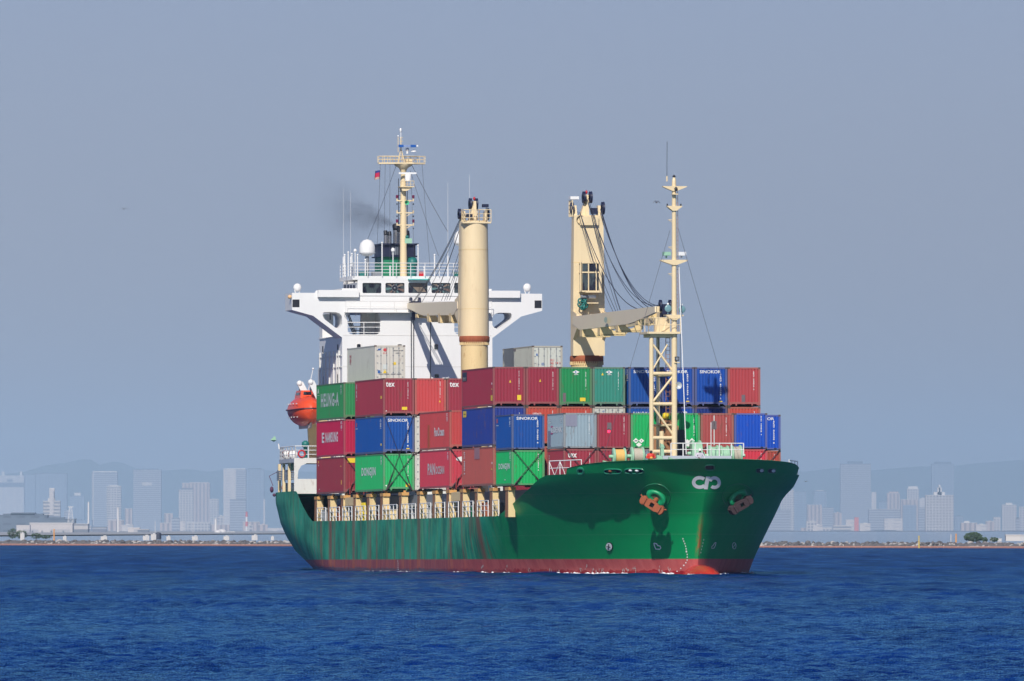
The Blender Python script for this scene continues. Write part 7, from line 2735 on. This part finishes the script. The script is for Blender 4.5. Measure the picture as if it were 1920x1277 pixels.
base = dict(pelvis=(0, 0, .95), waist=(.01, 0, 1.1), chest=(.03, 0, 1.32), neck=(.05, 0, 1.47), head=(.08, 0, 1.58), crown=(.08, 0, 1.66), shl=(.02, .19, 1.40), ell=(.10, .30, 1.16), wrl=(.30, .16, 1.10),
            shr=(.02, -.19, 1.40), elr=(.10, -.30, 1.16), wrr=(.30, -.16, 1.10), hpl=(0, .10, .90), knl=(.04, .12, .50), anl=(0, .12, .10), tol=(.16, .13, .05), hpr=(0, -.10, .90), knr=(.04, -.12, .50), anr=(0, -.12, .10), tor=(.16, -.13, .05))
q = fr(97.6, 1219.5, 860)
lean = dict(base)
lean.update(waist=(.03, 0, 1.06), chest=(.14, 0, 1.24), neck=(.24, 0, 1.36), head=(.30, 0, 1.46), crown=(.32, 0, 1.54), shl=(.16, .20, 1.32), ell=(.22, .33, 1.08), wrl=(.42, .12, 1.02), shr=(.16, -.20, 1.32), elr=(.22, -.33, 1.08), wrr=(.42, -.12, 1.02))


def vest(root, J):
    b = MB()
    b.lathe([(.20, 1.02), (.25, 1.14), (.27, 1.28), (.22, 1.37), (.10, 1.41)], (.15, 0, .0), n=18)
    b.build("life_jacket", [paint("jacket red", (.80, .05, .03, 1), .6)], root)
    b = MB()
    b.ball((.40, 0, 1.06), .10, 0, 10, (.8, 1.2, 1))
    b.build("jacket_patch", [paint("jacket orange", (.95, .45, .05, 1), .6)], root)
    b = MB()
    h = Vector(J['head'])
    b.ball(h + Vector((-.02, 0, .03)), .115, 0, 12)
    b.build("hair", [paint("hair black", (.015, .012, .02, 1), .6)], root)


person(SHIP @ Matrix.Translation((q.x, q.y, 6.98)), "crew member in a red and orange jacket leaning over the bow rail", paint("suit orange", (.75, .06, .03, 1), .6), SKIN, lean, None, vest)
q = fr(96.6, 1312.5, 860)
stand = dict(base)
stand.update(wrl=(.28, .32, .95), ell=(.12, .33, 1.12))
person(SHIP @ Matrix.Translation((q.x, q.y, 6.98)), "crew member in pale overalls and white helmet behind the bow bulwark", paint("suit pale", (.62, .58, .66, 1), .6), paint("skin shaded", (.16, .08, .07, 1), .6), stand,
       ("helmet", paint("helmet white", (.8, .78, .74, 1), .4)))

# small red lamp hanging from the mast stay
q = fr(94, 1142, 809)
rl = empty("signal_lamp", SHIP @ Matrix.Translation(q), "small glowing red lamp hanging before the maroon container", "lamp")
lm = NT("lamp red glow")
lm.b.inputs["Emission Color"].default_value = (1, .02, .08, 1)
lm.b.inputs["Emission Strength"].default_value = 3.0
b = MB(); b.ball((0, 0, 0), .11, 0, 10); b.build("bulb", [lm.fin((.8, .02, .05, 1), .3)], rl)
b = MB(); b.tube((0, 0, .08), (0, 0, .2), .05, 0, 8); b.build("cap", [DARK], rl)

# ================================================================== SMOKE
def smoke():
    q = fr(XQ, 742, 424)
    q2 = fr(XQ, 608, 352)
    w_ = q.y - q2.y + 1.0
    b = MB()
    b.box(-3.2, 3.2, -w_, .6, -2.2, 5.2)
    m = bpy.data.materials.new("smoke")
    m.use_nodes = True
    t = NT("smoke_tmp")
    t.m.name = "funnel smoke"
    x, y, z = t.xyz(t.obj())
    s = t.math('MAXIMUM', t.math('MULTIPLY', y, -1.0), 0.0)
    wob = t.noise(t.obj(), .55, 3, .6)
    zc_ = t.math('ADD', t.math('MULTIPLY', s, .30), t.math('MULTIPLY', t.math('SUBTRACT', wob, .5), 2.4))
    dz = t.math('SUBTRACT', z, zc_)
    rr = t.math('ADD', .32, t.math('MULTIPLY', s, .46))
    d = t.math('SQRT', t.math('ADD', t.math('MULTIPLY', dz, dz), t.math('MULTIPLY', t.math('MULTIPLY', x, x), .7)))
    e = t.step(t.math('DIVIDE', d, rr), 1.05, .15)
    dens = t.math('MULTIPLY', e, t.step(t.noise(t.scaled(t.obj(), (1, 1, 1.3)), .75, 4, .6), .32, .66))
    fall = t.math('DIVIDE', 1.3, t.math('ADD', 1.0, t.math('MULTIPLY', t.math('MULTIPLY', s, s), .30)))
    dens = t.math('MULTIPLY', dens, t.math('MULTIPLY', fall, t.step(s, w_ - .2, w_ * .55)))
    t.t.nodes.remove(t.b)
    v = t.n("ShaderNodeVolumePrincipled")
    v.inputs["Color"].default_value = (.16, .17, .20, 1)
    t.put(v.inputs["Density"], dens)
    t.t.links.new(v.outputs[0], t.out.inputs["Volume"])
    bpy.data.materials.remove(m)
    o = b.build("funnel_smoke", [t.m], None, SHIP @ Matrix.Translation(q))
    tag(o, "thin dark smoke drifting left from the funnel", "smoke", kind="stuff")


smoke()

# foam where the hull meets the water
b = MB()
r_ = random.Random(12)
FO = paint("foam", (.80, .82, .84, 1), .7, .1)
for i in range(380):
    X = 96.5 - 72 * r_.random() ** 1.6
    z = -TRIM * (X - 40)
    h = half(X, z + .02)
    s = r_.uniform(.03, .085) * (1.7 if X > 82 else 1.2 if X > 60 else .6)
    for sg in ((-1, 1) if r_.random() < .25 else (-1,)):
        y = sg * (h + r_.uniform(.02, .35))
        c_ = Vector((X, y, z + r_.uniform(-.02, .12)))
        L_ = s * r_.uniform(1.5, 5)
        b.ball(c_, 1.0, 0, 6, (L_, s, s * r_.uniform(.5, 1.0)))
for i in range(60):
    a = r_.uniform(-1.2, 1.2)
    c_ = Vector((98.8 + 4.6 * cos(a), 1.25 * sin(a) * 1.0, -.36 + r_.uniform(0, .08)))
    b.ball(c_, 1.0, 0, 6, (.18, .12, .06))
tag(b.build("bow_foam", [FO], None, SHIP), "broken line of white foam along the waterline", "foam", kind="stuff")
